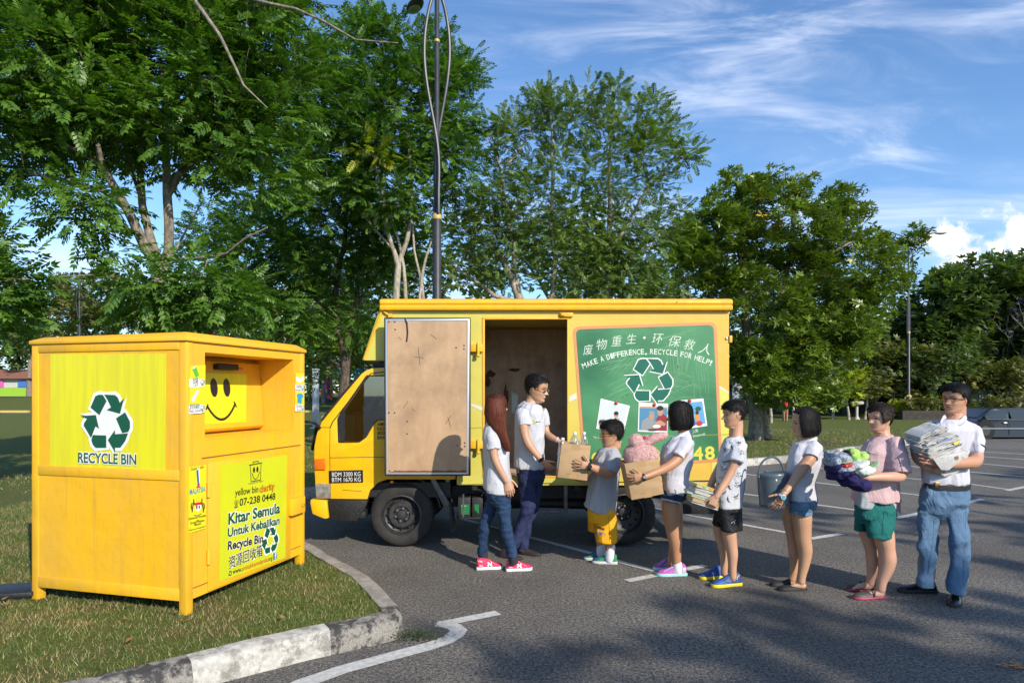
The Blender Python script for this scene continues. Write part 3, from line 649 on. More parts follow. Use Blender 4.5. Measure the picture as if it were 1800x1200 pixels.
# dense round tree on the right lawn
Y = 20.4; bs = G(1335, 779); bs.z = .13
tree('broad_tree', bs, [
 (L(Y, (1329, 776), (1328, 730), (1322, 690), (1320, 640), (1310, 560), (1300, 450)), [.26, .20, .19, .17, .12, .06]),
 (L(Y + .4, (1345, 768), (1340, 730), (1338, 690), (1350, 620), (1375, 520), (1390, 420), (1390, 340)), [.2, .16, .15, .13, .10, .07, .03]),
 (L(Y, (1322, 690), (1290, 600), (1250, 520), (1230, 440)), [.10, .08, .06, .03]), (L(Y, (1350, 620), (1420, 560), (1480, 520), (1540, 480)), [.09, .07, .05, .03]), (L(Y, (1400, 470), (1470, 440), (1520, 420), (1585, 430)), [.05, .04, .03, .02])],
 [B(Y, 1380, 400, 110, 75, 0, 2), B(Y, 1270, 440, 75, 65, 0, 1.6), B(Y, 1470, 470, 85, 75, 0, 1.8), B(Y, 1320, 560, 110, 80, 0, 2.1), B(Y, 1430, 590, 85, 70, 0, 1.9), B(Y, 1370, 650, 90, 50, -.6, 1.6), B(Y, 1290, 640, 35, 45, 0, 1), B(Y, 1490, 560, 50, 60, 0, 1.3), B(Y, 1210, 430, 30, 50, 0, .8), B(Y, 1505, 360, 20, 26, 0, .4, 550), B(Y, 1598, 428, 15, 22, 0, .4, 380), B(Y, 1550, 470, 30, 36, 0, .6, 1000), B(Y, 1582, 500, 18, 14, 0, .4, 250),
     B(Y, 1280, 335, 14, 24, 0, .3, 350), B(Y, 1325, 335, 14, 22, 0, .3, 350), B(Y, 1372, 322, 12, 18, 0, .3, 300), B(Y, 1408, 335, 16, 22, 0, .3, 350), B(Y, 1450, 380, 16, 20, 0, .3, 300), B(Y, 1550, 420, 14, 20, 0, .3, 250), B(Y, 1240, 370, 16, 24, 0, .3, 300), B(Y, 1430, 690, 60, 22, -1, 1, 1300)],
 'dense round dark green tree with two trunks on the right lawn', lm=M_LF3, bk=M_BK1, tpl='whorl', size=.23, per=24, spread=.42, n=620, seed=16, twig=.02,
 extra=[(P(1360, 400, 19.0), 16, .28, .5, mat('leaf_yellowed', (.32, .24, .03), .5)), (P(1345, 350, 19.2), 10, .25, .35, MATS['leaf_yellowed'])])
# big spreading tree far right
Y = 42; bs = G(1700, 690 + 1840 / Y)
tree('broad_tree', bs, [(L(Y, (1690, 734), (1696, 690), (1712, 640), (1725, 590), (1735, 530)), [.4, .33, .28, .22, .12]), (L(Y, (1712, 640), (1690, 590), (1680, 540), (1690, 500)), [.22, .18, .13, .08]), (L(Y, (1700, 680), (1760, 610), (1790, 560)), [.2, .15, .08]), (L(Y, (1700, 690), (1660, 620), (1640, 570)), [.2, .14, .08])],
 [B(Y, 1730, 500, 75, 32, 0, 3.5), B(Y, 1660, 550, 60, 45, 0, 3), B(Y, 1790, 540, 60, 50, 0, 3), B(Y, 1640, 610, 60, 50, 0, 3), B(Y, 1720, 600, 70, 55, 2, 3), B(Y, 1800, 610, 45, 40, 0, 2.5), B(Y, 1600, 620, 40, 50, 3, 3), B(Y, 1780, 670, 60, 35, 2, 2), B(Y, 1640, 690, 70, 25, 3, 2), B(Y, 1690, 660, 60, 30, 3, 2), B(Y, 1590, 680, 50, 28, 3, 2)],
 'wide spreading tree with pale limbs behind the dark blue car', lm=M_LF4, bk=M_BK1, tpl='bunch', size=.55, per=30, spread=1.0, n=620, seed=17, twig=.05, tubes=7)
# far trees across the left lawn
def simple_tree(name, x, y, h, wd, label, lm, bk, seed, group=None, tr=.16, n=60, size=.5, per=20, clear=.32, tpl='bunch', sp=.8, forks=4):
 g = random.Random(seed); z0 = .13 + rise(x, y) - .03; b0 = Vector((x, y, z0)); limbs = []
 f = Vector((x + g.uniform(-.2, .2), y, z0 + h * clear)); limbs.append(([b0, (b0 + f) / 2 + Vector((g.uniform(-.1, .1), 0, 0)), f], [tr * 1.3, tr, tr * .9])); blobs = []
 for k in range(forks):
  a = 6.28 * k / forks + g.uniform(-.5, .5); r = wd * .32; e = Vector((x + math.cos(a) * r, y + math.sin(a) * r, z0 + h * g.uniform(.66, .8))); limbs.append(([f, (f + e) / 2 + Vector((g.uniform(-.2, .2), 0, h * .05)), e], [tr * .6, tr * .45, tr * .2]))
  blobs.append((e, (wd * .30, wd * .30, h * .20)))
 blobs.append((Vector((x, y, z0 + h * .78)), (wd * .38, wd * .38, h * .22))); blobs.append((Vector((x, y, z0 + h * .6)), (wd * .46, wd * .46, h * .16)))
 return tree(name, b0, limbs, blobs, label, group=group, lm=lm, bk=bk, tpl=tpl, size=size, per=per, spread=sp, n=n, seed=seed, twig=tr * .15, tubes=6)
FAR = [(-52, 62, 12, 12, 0, 'shady'), (-40, 64, 12.5, 11, 0, 'olive'), (-29, 66, 13, 12, 0, 'olive'), (-20, 72, 12, 11, 0, 'shady'), (-45, 90, 15, 14, 0, 'olive'), (-34, 92, 15, 14, 0, 'olive'), (-62, 84, 15, 15, 0, 'shady')]
lab = ['wide dark tree at the left edge across the lawn', 'olive tree across the lawn behind the left part of the bin roof', 'olive tree across the lawn above the middle of the bin roof', 'far dark tree across the lawn above the right end of the bin roof',
       'distant olive tree seen under the left lamp heads', 'distant olive tree between the pale stems and the bin roof', 'distant dark tree at the far left edge of the lawn']
for i, (x, y, h, w, _, k) in enumerate(FAR):
 simple_tree('broad_tree', x, y, h, w, lab[i], M_LF6 if k == 'olive' else M_LF4, M_BK1, 40 + i, 'trees across the far lawn', tr=.3, n=110, size=.6, per=26, sp=1.1)
g = np.random.default_rng(77); cen = []
for x in np.arange(-170, 150, 2.2):
 hh = 9 + 3 * math.sin(x * .13) + 2 * math.sin(x * .41 + 1)
 for k in range(9): cen.append((x + g.normal() * 1.5, 118 + g.normal() * 3, 1.2 + hh * g.uniform(.02, 1) ** .8))
V, F = make_leaves(np.array(cen), 1.5, 'bunch', 22, 2.2, 78); V[:, 2] = np.maximum(V[:, 2], 1.15)
tag(link('far_woods', np_mesh('far_woods', V, F, M_LF4)), 'far line of trees closing the horizon behind the lawn', 'woods', kind='stuff')
# park trees seen in the gap by the cab, and screen of trees behind everything in the middle
GAP = [(568, 60, 7, 6, 'small tree with a thin pale trunk in the gap left of the cab'), (530, 75, 11, 10, 'far tree behind the grey post'), (600, 80, 12, 12, 'far tree behind the mottled forked trunk'), (640, 62, 9, 8, 'park tree seen through the cab window'), (670, 55, 7, 6, 'small park tree seen beside the open door edge')]
for i, (u, yy_, h, w, lb) in enumerate(GAP):
 simple_tree('broad_tree', (u - 900) / FPX * yy_, yy_, h, w, lb, M_LF4 if i % 2 else M_LF3, M_BK1, 60 + i, 'park trees beyond the cab', tr=.14, n=60, size=.5, per=22, sp=.8)
MID = [(-16, 46, 14, 12), (-6, 42, 13, 12), (4, 44, 14, 12), (13, 46, 13, 11), (20, 44, 10, 10)]
ml = ['background tree behind the forked dark trunk', 'background tree behind the tall lamp post', 'background tree behind the open doorway end of the truck roof', 'background tree between the airy tree and the dense round tree', 'background tree low behind the two-trunk tree']
for i, (x, y, h, w) in enumerate(MID): simple_tree('broad_tree', x, y, h, w, ml[i], M_LF4, M_BK1, 70 + i, 'trees behind the truck', tr=.25, n=90, size=.55, per=24, sp=1.0)
# small garden trees in front of the low building on the right
SM = [(1395, 745, 3.6, 2.4, 'thin pale garden tree in front of the low building, nearest the two-trunk tree'), (1435, 738, 3.4, 3.4, 'branching white-limbed garden tree behind the girl with the bucket'), (1492, 742, 3.0, 1.8, 'bright yellow-green garden tree between the girl and the woman'), (1463, 741, 2.6, 1.6, 'small pruned garden tree left of the yellow-green one'), (1520, 741, 2.8, 2.2, 'small pruned garden tree behind the head of the woman in pink'), (1355, 748, 3.6, 2.2, 'slim tree with straw-coloured base right of the two trunks')]
for i, (u, v, h, w, lb) in enumerate(SM):
 q = G(u, v); simple_tree('garden_tree', q.x, q.y, h, w, lb, [M_LF6, M_LF6, M_LF5, M_LF3, M_LF6, M_LF3][i], M_BK2, 80 + i, 'garden trees by the low building', tr=.07, n=22, size=.34, per=16, sp=.42, clear=.5, forks=3)
SH = [(1600, 735, 1.7, 1.8, 'rounded green shrub just right of the black lamp post base', M_LF6), (1630, 738, 1.5, 1.6, 'loose leafy shrub right of the lamp post', M_LF3), (1575, 740, 1.0, 1.2, 'low yellow-flowered shrub left of the lamp post', M_LF5)]
def shrub(u, v, h, w, lb, lm, seed, Yf=None):
 q = G(u, v); r = empty('shrub', (q.x, q.y, .13), lb, 'shrub'); g = np.random.default_rng(seed); b = MB(); cen = []
 for k in range(9):
  a = g.uniform(0, 6.28); e = Vector((q.x + math.cos(a) * w * .3, q.y + math.sin(a) * w * .3, .13 + h * g.uniform(.5, .85))); b.tube([Vector((q.x, q.y, .1)), (Vector((q.x, q.y, .1)) + e) / 2 + Vector((0, 0, .1)), e], [.03, .02, .008], 5)
 for k in range(26): d = g.normal(size=3); d /= np.linalg.norm(d); cen.append((q.x + d[0] * w * .4, q.y + d[1] * w * .4, .13 + h * .5 + d[2] * h * .36))
 b.build('stems', M_BK3, r, sm=1, fx=0); V, F = make_leaves(np.array(cen), .22, 'bunch', 18, .25, seed); link('foliage', np_mesh('foliage', V, F, lm), None, r)
for i, a in enumerate(SH): shrub(*a, seed=90 + i)
# bare jacaranda far right
q = G(1785, 733); r = empty('flowering_tree', (q.x, q.y, .1), 'nearly bare grey tree with sparse lilac flowers at the right edge', 'tree'); b = MB(); g = random.Random(5); tips = []
def branch(p, d, ln_, r_, dep):
 e = p + d * ln_; b.tube([p, (p + e) / 2 + Vector((g.gauss(0, .05), 0, g.gauss(0, .05))) * ln_, e], [r_, r_ * .85, r_ * .65], 6, caps=False)
 if dep == 0: tips.append(e); return
 for k in range(3 if dep > 1 else 2): nd = (d + Vector((g.gauss(0, .42), g.gauss(0, .42), g.gauss(.12, .25)))).normalized(); branch(e, nd, ln_ * g.uniform(.6, .85), r_ * .6, dep - 1)
for k in range(3): branch(Vector((q.x, q.y, .1)), Vector((g.gauss(0, .25), g.gauss(0, .2), 1)).normalized(), 2.4, .13, 5)
b.build('trunk', bark_mat('bark_silver', (.22, .20, .18), (.42, .39, .36)), r, sm=1, fx=0, sharp=80)
V, F = make_leaves(np.array([list(t) for t in tips if g.random() < .16]), .16, 'bunch', 5, .2, 3); link('blossom', np_mesh('blossom', V, F, mat('lilac', (.38, .30, .58), .6)), None, r)
# tall trees behind the photographer: their shade falls over the car park
def shade_tree(tx, ty, marks, lb, seed, hz=8.6):
 q = lambda a, c, z: Vector((a + .602 * z * 1.804, c - .799 * z * 1.804, z)); t = q(tx, ty, hz); r0 = Vector((t.x, t.y, 0)); f = Vector((t.x, t.y, hz * .55)); limbs = [([r0, f], [.35, .26])]; blobs = []
 for a, c, rx, ry, w in marks: e = q(a, c, hz); limbs.append(([f, (f + e) / 2 + Vector((0, 0, 1)), e], [.14, .09, .04])); blobs.append((e, (rx, ry, .5), w))
 tree('broad_tree', r0, limbs, blobs, lb, group='shade trees behind the photographer', lm=M_LF4, bk=M_BK1, tpl='bunch', size=.5, per=7, spread=.55, n=len(marks) * 9, seed=seed, twig=.03, tubes=6)
shade_tree(3, 3.2, [(1.0, 3.1, .9, .3, .8), (2.9, 3.7, 1.5, .25, 1.3), (5, 4.1, 1.5, .3, 1.3), (3.6, 2.9, 2, .3, 1), (6.5, 5.2, 1.2, .3, .8)], 'tall flat-topped tree behind the photographer', 101)
shade_tree(8.5, 9, [(6.5, 7.6, 1.5, .5, 1.2), (9, 9.5, 2, .8, 1.4), (12, 12, 2.4, .9, 1.4), (3.2, 8.8, 1.2, .4, .7)], 'tall flat-topped tree far to the right behind the photographer', 102)
# twig sweeping across the top left, part of a tree outside the frame
# ------------------------------------------------------------------ the yellow recycle bin
def paint(key, col, dirt, rough=.42, rust=0, amt=.5, coat=.0, sc=3.0):
 m, nd, lk, p = nodes(key); g = GEO(nd)
 mp = nd.new('ShaderNodeMapping'); lk.new(g, mp.inputs[0]); mp.inputs['Scale'].default_value = (1, 1, .35)
 a = TN(nd, lk, mp.outputs[0], sc, 8, .68); f = TN(nd, lk, g, 40, 5, .7)
 c = MX(nd, lk, RP(nd, lk, a, .42, .72, 0, amt), col, dirt)
 c = MX(nd, lk, RP(nd, lk, f, .60, .72, 0, .35), c, tuple(x * .72 for x in col))
 m2 = nd.new('ShaderNodeMapping'); lk.new(g, m2.inputs[0]); m2.inputs['Scale'].default_value = (22, 22, .8); c = MX(nd, lk, RP(nd, lk, TN(nd, lk, m2.outputs[0], 1, 5, .7), .52, .75, 0, .5 * amt), c, tuple(x * .62 + .02 for x in dirt))
 c = MX(nd, lk, RP(nd, lk, TN(nd, lk, g, 1.3, 6, .7), .50, .72, 0, .45 * amt), c, tuple(x * .78 for x in dirt))
 if rust:
  r_ = TN(nd, lk, g, 11, 9, .75); c = MX(nd, lk, RP(nd, lk, r_, .72 - rust, .74 - rust), c, (.10, .045, .02))
 lk.new(c, p.inputs['Base Color']); lk.new(RP(nd, lk, a, .3, .7, rough, min(rough + .22, 1)), p.inputs['Roughness'])
 if coat: p.inputs['Coat Weight'].default_value = coat; p.inputs['Coat Roughness'].default_value = .2
 BP(nd, lk, TN(nd, lk, g, 5, 3, .5), .3, .03, p); return m
M_BIN = paint('bin_yellow', (.84, .45, .008), (.60, .34, .06), .42, .035, .6)
M_STK = mat('sticker_yellow', (.74, .68, .012), .38, col2=(.66, .60, .02), vscale=2.2, stretch=(9, 9, .5))
M_STK2 = mat('sticker_lime', (.62, .63, .012), .38, col2=(.50, .55, .02), vscale=1.3, v2=(.3, .7))
M_GRN = mat('print_green', (.004, .085, .042), .45); M_WHT = mat('print_white', (.78, .78, .76), .5); M_BLK = mat('print_black', (.012, .012, .013), .45)
M_DK = mat('dark_hollow', (.01, .01, .01), .9); M_RED = mat('print_red', (.55, .02, .02), .5); M_BLU = mat('print_blue', (.02, .10, .38), .5); M_ORG = mat('print_orange', (.80, .25, .01), .5); M_BRN = mat('print_brown', (.10, .035, .015), .6)
BC = Vector((-2.145, 4.31, .135)); e1 = Vector((-.965, .262, 0)); e2 = Vector((.262, .965, 0)); n1 = -e2; n2 = -e1
BW, BL, BZ0, BZ1 = 1.32, 1.372, .225, 1.955
bin_ = empty('recycle_bin', BC, 'big yellow steel recycle bin with a smiley flap, standing on the grass', 'recycle bin')
def bp(s, t, z): return BC * 1 + e1 * s + e2 * t + Vector((0, 0, z - BC.z))
LP = Plane(bp(0, 0, 0), e1, (0, 0, 1), n1); RP_ = Plane(bp(0, 0, 0), e2, (0, 0, 1), n2)
def bbox(b, s0, s1, t0, t1, z0, z1):
 vs = [bp(s, t, z) for s in (s0, s1) for t in (t0, t1) for z in (z0, z1)]
 b.add(vs, [(0, 1, 3, 2), (4, 6, 7, 5), (0, 4, 5, 1), (2, 3, 7, 6), (0, 2, 6, 4), (1, 5, 7, 3)])
T0, T1, ZA, ZB = .118, 1.249, 1.345, 1.86       # mouth opening on the front (t along e2)
q = RP_.px(361, 619); ZB = q[1]; T0 = q[0]; q = RP_.px(516.5, 755); ZA = q[1]; T1 = q[0]; ZL = RP_.px(360, 769)[1]; ZA = (ZA + ZL) / 2
fw = .06
for s in (0, BW - fw):
 for t in (0, BL - fw): b = MB(); bbox(b, s, s + fw, t, t + fw, BC.z - .01, BZ1); b.build('corner_post', M_BIN, bin_, bev=.004)
b = MB()                                              # side panels set slightly back from the posts and rails
bbox(b, fw, BW - fw, .006, .02, BZ0, BZ1 - .002); bbox(b, fw, BW - fw, BL - .02, BL - .006, BZ0, BZ1 - .002); bbox(b, BW - .02, BW - .006, fw, BL - fw, BZ0, BZ1 - .002)
b.build('side_panel', M_BIN, bin_)
zmid = LP.px(200, 831)[1]
for z0, z1 in ((zmid - .034, zmid + .034), (BZ0 - .002, BZ0 + .075), (BZ1 - .07, BZ1 + .0015)): b = MB(); bbox(b, fw - .001, BW - fw + .001, -.002, .012, z0, z1); b.build('rail', M_BIN, bin_, bev=.003)
b = MB()                                              # front: skin with the mouth cut out, and the hood inside
b.prism([bp(.004, fw, BZ0), bp(.004, BL - fw, BZ0), bp(.004, BL - fw, BZ1), bp(.004, fw, BZ1)], e1 * .012, [[bp(.004, T0, ZA), bp(.004, T1, ZA), bp(.004, T1, ZB), bp(.004, T0, ZB)]])
b.build('front_panel', M_BIN, bin_)
DP = .327; b = MB()
bbox(b, .017, DP + .08, T0 - .012, T0, ZA - .1, ZB + .02); bbox(b, .017, DP + .08, T1, T1 + .012, ZA - .1, ZB + .02); bbox(b, .017, DP + .08, T0, T1, ZB, ZB + .012)
b.add([bp(.002, T0, ZA), bp(.002, T1, ZA), bp(DP + .03, T1, ZA - .005), bp(DP + .03, T0, ZA - .005), bp(.002, T0, ZA - .012), bp(.002, T1, ZA - .012), bp(DP + .03, T1, ZA - .02), bp(DP + .03, T0, ZA - .02)], [(0, 1, 2, 3), (4, 7, 6, 5), (0, 4, 5, 1), (1, 5, 6, 2), (2, 6, 7, 3), (3, 7, 4, 0)])
bbox(b, DP + .06, DP + .075, T0, T1, ZA - .02, ZB)
b.build('mouth', M_BIN, bin_)
b = MB(); bbox(b, -.006, .004, .0, BL, BZ1 - .018, BZ1 - .012); b.build('seam', mat('seam_shade_brown', (.25, .11, .01), .7), bin_); b = MB(); bbox(b, 0, BW, -.006, .004, BZ1 - .018, BZ1 - .012); b.build('seam', MATS['seam_shade_brown'], bin_)  # dark strips paint in the shadow gap under the roof lip
# tilting flap with smiley
z0f, z1f = ZA + .035, ZB - .035
fl = MB(); fl.loft([[bp(DP - .045, t, z0f), bp(DP - .02, t, z0f - .025), bp(DP + .05, t, z0f - .02), bp(DP + .05, t, z1f), bp(DP + .0, t, z1f)] for t in (T0 + .004, T1 - .006)])
flap = fl.build('flap', M_BIN, bin_, bev=.006)
fn = (e2.cross(bp(DP, 0, z1f) - bp(DP - .045, 0, z0f))).normalized(); fn = -fn if fn.dot(n2) < 0 else fn
FP = Plane(bp(DP - .045, 0, z0f), e2, (bp(DP, 0, z1f) - bp(DP - .045, 0, z0f)), fn)
st = FP.poly('smiley_sticker', [(345, 655), (433, 657), (432, 741), (345, 746)], M_STK, flap, .002)
b = MB()
for (u, v) in ((375.5, 681), (398, 681)):
 c = FP.px(u, v); disc(b, FP, c[0], c[1], .040, .072 * 1.0, .004, 26)
b.build('smiley_eyes', M_BLK, flap, fx=0)
def arc_pts(a, m_, c, n=14):
 a, m_, c = Vector(a), Vector(m_), Vector(c); ctl = 2 * m_ - (a + c) / 2; return [tuple(a * (1 - t) ** 2 + ctl * 2 * t * (1 - t) + c * t * t) for t in [i / n for i in range(n + 1)]]
strokes(FP, 'smiley_mouth', [arc_pts((364, 714), (390, 737), (413, 709))], .020, M_BLK, flap); strokes(FP, 'smiley_dimples', [[(362, 719), (365, 711)], [(411, 706), (415, 715)]], .014, M_BLK, flap)
b = MB(); h0 = FP.px(374, 639); h1 = FP.px(411, 651); 
for dd in (0,): b.add([FP.at(x, y, z) for x in (h0[0], h1[0]) for y in (h1[1], h0[1]) for z in (0, .05)], [(0, 1, 3, 2), (4, 6, 7, 5), (0, 4, 5, 1), (2, 3, 7, 6), (0, 2, 6, 4), (1, 5, 7, 3)])
b.build('handle', mat('black_plastic', (.015, .015, .016), .5), flap, bev=.004)
FP.poly('arrow_label', [(411.5, 648), (415, 644.5), (415, 646), (426.5, 646), (426.5, 651), (415, 651), (415, 652)], M_RED, flap, .003)
letters(FP, 'Tarik', (415.5, 650.6), (425.8, 650.6), .016, M_WHT, flap)
# roof cap
b = MB(); o = .012; c_ = .05
r0 = [bp(-o, -o, BZ1), bp(BW + o, -o, BZ1), bp(BW + o, BL + o, BZ1), bp(-o, BL + o, BZ1)]
r1 = [p + Vector((0, 0, .012)) for p in r0]; r2 = [bp(c_, c_, BZ1 + .052), bp(BW - c_, c_, BZ1 + .040), bp(BW - c_, BL - c_, BZ1 + .040), bp(c_, BL - c_, BZ1 + .052)]
b.loft([[p - Vector((0, 0, .012)) for p in r0], r1, r2]); b.build('roof', M_BIN, bin_, bev=.003)
# lower door on the front
d0 = RP_.px(365, 811); d1 = RP_.px(510, 793); d2 = RP_.px(364, 1034); d3 = RP_.px(506, 985)
tz0, tz1, tt0, tt1 = (d2[1] + d3[1]) / 2, (d0[1] + d1[1]) / 2, d0[0], d1[0]
b = MB(); bbox(b, -.006, .003, tt0, tt1, tz0, tz1); door = b.build('door', M_BIN, bin_, bev=.002)
for q_ in ((-.002, .003, T0 - .03, BL - fw, ZL - .14, ZL - .134), (-.0015, .003, .062, BL - fw, BZ0 + .07, BZ0 + .074)): b = MB(); bbox(b, *q_); b.build('seam', mat('seam_shade_brown', (.25, .11, .01), .7), bin_)
b = MB()
for v0, v1 in ((848, 873), (965, 991)):
 a = RP_.px(365, v0); c = RP_.px(365, v1); b.tube([RP_.at(a[0] - .004, a[1], .012), RP_.at(c[0] - .004, c[1], .012)], .011, 10)
b.build('hinge', M_BIN, door, sm=1)
a = RP_.px(505, 877); c = RP_.px(531, 894); b = MB()
b.add([RP_.at(x, y, z) for x in (a[0], c[0] - .02) for y in (c[1] - .02, a[1]) for z in (.006, .045)], [(0, 1, 3, 2), (4, 6, 7, 5), (0, 4, 5, 1), (2, 3, 7, 6), (0, 2, 6, 4), (1, 5, 7, 3)]); b.build('lock_box', M_BIN, door, bev=.004)
strk = strokes(RP_, 'scribble', [[(523, 884), (522, 889), (525, 890)], [(527, 884), (527, 889)]], .004, M_BRN, door, .048)
# stickers
S1 = LP.poly('side_sticker', [(88, 622), (292, 621), (291, 828), (87, 820)], M_STK, bin_, .0095 - .012)
cc = LP.px(188, 741); rr_ = .20
recycle(LP, cc[0], cc[1], rr_, M_GRN, M_WHT, bin_, d=.001, outline=.026, mir=-1)
LP.poly('emblem_backing', [(175, 712), (190, 705), (202, 712), (216, 745), (210, 768), (195, 780), (168, 776), (158, 756)], M_WHT, bin_, -.0004)
W_ = LP.r; LPf = Plane(LP.o, -LP.r, LP.u, LP.n)       # text runs to the right as seen, so the plane's right is reversed
letters(LPf, 'RECYCLE BIN', (138, 812), (240, 816), .068, M_WHT, bin_, bold=.085, d=.0015)
letters(LPf, 'RECYCLE BIN', (138, 812), (240, 816), .068, M_GRN, bin_, bold=.018, d=.003)
RP_.poly('door_sticker', [(386, 818), (503, 799), (500, 979.5), (383, 1022)], M_STK2, door, .0085)
D = .010
letters(RP_, 'recycle to help', (435, 851), (460, 846), .014, M_BLK, door, d=D)
b = MB()
strokes(RP_, 'bin_drawing', [[(438, 817), (439.5, 846), (456, 843), (457, 813.5), (438, 817)], [(436, 817), (458.5, 813)], [(443, 815), (443, 811.5), (452, 810), (452, 813)], arc_pts((441, 831), (447.5, 842), (454.5, 828.5), 8)], .006, M_BLK, door, D)
for u in (444.5, 450.5): c = RP_.px(u, 825.5 - (u - 444) * .15); disc(b, RP_, c[0], c[1], .012, .022, D + .0005, 14)
b.build('bin_drawing_eyes', M_BLK, door, fx=0)
letters(RP_, 'yellow bin', (411, 871), (452, 864.5), .05, M_BLK, door, bold=.012, d=D)
letters(RP_, 'charity', (454, 865), (481, 859), .052, M_BLK, door, bold=.04, d=D); letters(RP_, 'charity', (454, 865), (481, 859), .052, M_ORG, door, bold=.008, d=D + .001)
letters(RP_, '07-238 0448', (419, 888.5), (482, 877), .052, M_BLK, door, bold=.018, d=D); letters(RP_, '☎', (409, 890.5), (417, 889), .04, M_BLK, door, d=D)
for txt, a, c, h in (('Kitar Semula', (399, 921), (490, 900), .078), ('Untuk Kebajikan', (398, 943), (489, 920), .062)):
 letters(RP_, txt, a, c, h, M_WHT, door, bold=.075, d=D); letters(RP_, txt, a, c, h, M_GRN, door, bold=.032, d=D + .0012)
letters(RP_, 'Recycle Bin', (398, 966), (460, 952), .062, M_WHT, door, bold=.07, d=D); letters(RP_, 'Recycle Bin', (398, 966), (460, 952), .062, M_BLK, door, bold=.03, d=D + .0012)
letters(RP_, '资源回收箱', (400, 998), (459, 974), .070, M_WHT, door, bold=.03, d=D); letters(RP_, '资源回收箱', (400, 998), (459, 974), .070, M_BLK, door, bold=.006, d=D + .0012)
c = RP_.px(473, 949); recycle(RP_, c[0], c[1], .105, M_GRN, M_WHT, door, d=D, outline=.014)
letters(RP_, 'www.', (407, 1008), (423, 1003), .034, M_BLK, door, bold=.012, d=D); letters(RP_, 'amitabhamalaysia', (423, 1003), (468, 986), .034, M_RED, door, bold=.008, d=D); letters(RP_, '.org', (468, 986), (477, 983), .034, M_BLK, door, bold=.012, d=D)
RP_.poly('social_badge', [(478.5, 972), (484.5, 970), (484.5, 981), (478.5, 983.5)], M_BLU, door, D); letters(RP_, 'f', (480.5, 981.5), (483.5, 980.5), .045, M_WHT, door, bold=.03, d=D + .001)
strokes(RP_, 'mouse_drawing', [[(400, 1010), (402, 1003), (405, 1004), (404, 1010), (400, 1010)]], .006, M_BLK, door, D)
# small strips left and right of the mouth
D = .0035
RP2 = Plane(RP_.o, RP_.r, RP_.u, RP_.n)
RP2.poly('strip_sticker', [(333.5, 643), (360.5, 641), (359.5, 725), (331.5, 728)], M_STK, bin_, D)
RP2.poly('strip_sticker', [(518.5, 655), (534.5, 656), (534, 722.5), (518, 723.5)], M_STK, bin_, D)
RP2.poly('strip_sticker', [(330.5, 821), (361.5, 816), (361, 928), (330, 937)], M_STK, bin_, D)
D += .0012
for ps in ([(331.5, 666), (354.5, 666), (357.5, 672), (354.5, 679.5), (331.5, 680.5)], [(331, 711), (354.5, 711), (357, 718), (353.5, 726), (330.5, 727)], [(518, 675.5), (531, 676), (533.5, 682), (531, 688), (518, 687)], [(518, 711), (531, 711), (533.5, 716), (531, 722), (518, 722)]):
 RP2.poly('tag_label', ps, M_WHT, bin_, D)
b = MB(); bt = MB()
for (u, v) in ((355, 672.5), (355, 717.5), (531.5, 682), (531.5, 716.5)):
 c = RP2.px(u, v); disc(b, RP2, c[0], c[1], .024, .026, D + .0006)
b.build('tick_circle', M_WHT, bin_, fx=0)
strokes(RP2, 'tick_ring', [[(355 + 3.6 * math.cos(i * .5236), v + 5 * math.sin(i * .5236)) for i in range(13)] for v in (672.5, 717.5)] + [[(531.5 + 2.4 * math.cos(i * .5236), v + 4 * math.sin(i * .5236)) for i in range(13)] for v in (682, 716.5)], .0035, M_BLK, bin_, D + .001)
strokes(RP2, 'tick', [[(353, 673), (354.5, 676), (358, 669)], [(353, 718), (354.5, 721), (358, 714)], [(530.5, 682), (531.3, 685), (533.5, 679)], [(530.5, 717), (531.3, 719.5), (533.5, 713.5)]], .006, M_GRN, bin_, D + .0015)
letters(RP2, '铝罐', (338, 673), (347, 672.7), .028, M_BLK, bin_, d=D + .001); letters(RP2, 'Cans', (338.5, 678.5), (347, 678), .022, M_BLK, bin_, d=D + .001)
letters(RP2, '塑胶瓶罐类', (332, 718), (350, 717.5), .026, M_BLK, bin_, d=D + .001); letters(RP2, 'Plastic bottles', (331.5, 725), (351.5, 723.5), .022, M_BLK, bin_, d=D + .001)
letters(RP2, '旧报纸', (520, 681.5), (529, 681.7), .022, M_BLK, bin_, d=D + .001); letters(RP2, 'Newspaper', (518.5, 686.3), (529.5, 686.7), .016, M_BLK, bin_, d=D + .001)
letters(RP2, '旧衣物', (520, 716.5), (529, 716.5), .022, M_BLK, bin_, d=D + .001); letters(RP2, 'Clothes', (520, 721.2), (529.5, 721.2), .016, M_BLK, bin_, d=D + .001)
RP2.poly('can_picture', [(337, 648.5), (343.5, 643.5), (349, 659), (343.5, 664)], mat('print_lightgreen', (.10, .42, .05), .4), bin_, D); RP2.poly('can_picture', [(337, 648.5), (340, 644.5), (343.5, 643.5), (340.5, 648)], M_WHT, bin_, D + .0008)
RP2.poly('bottle_picture', [(334.5, 702.5), (345.5, 684), (349.5, 686.5), (339, 708)], mat('print_pale', (.62, .60, .60), .5), bin_, D); RP2.poly('book_picture', [(519.5, 662), (526, 664), (532.5, 660.5), (532.5, 668), (526, 672.5), (519.5, 669)], M_WHT, bin_, D)
RP2.poly('shirt_picture', [(520.5, 694), (524, 691), (528, 691), (532.5, 694), (531.5, 699), (530, 698), (529.5, 709), (522, 708), (522, 698)], mat('print_cyan', (.03, .30, .50), .5), bin_, D)
letters(RP2, 'Disokong oleh:', (335, 827), (357.5, 822), .020, M_BLK, bin_, d=D)
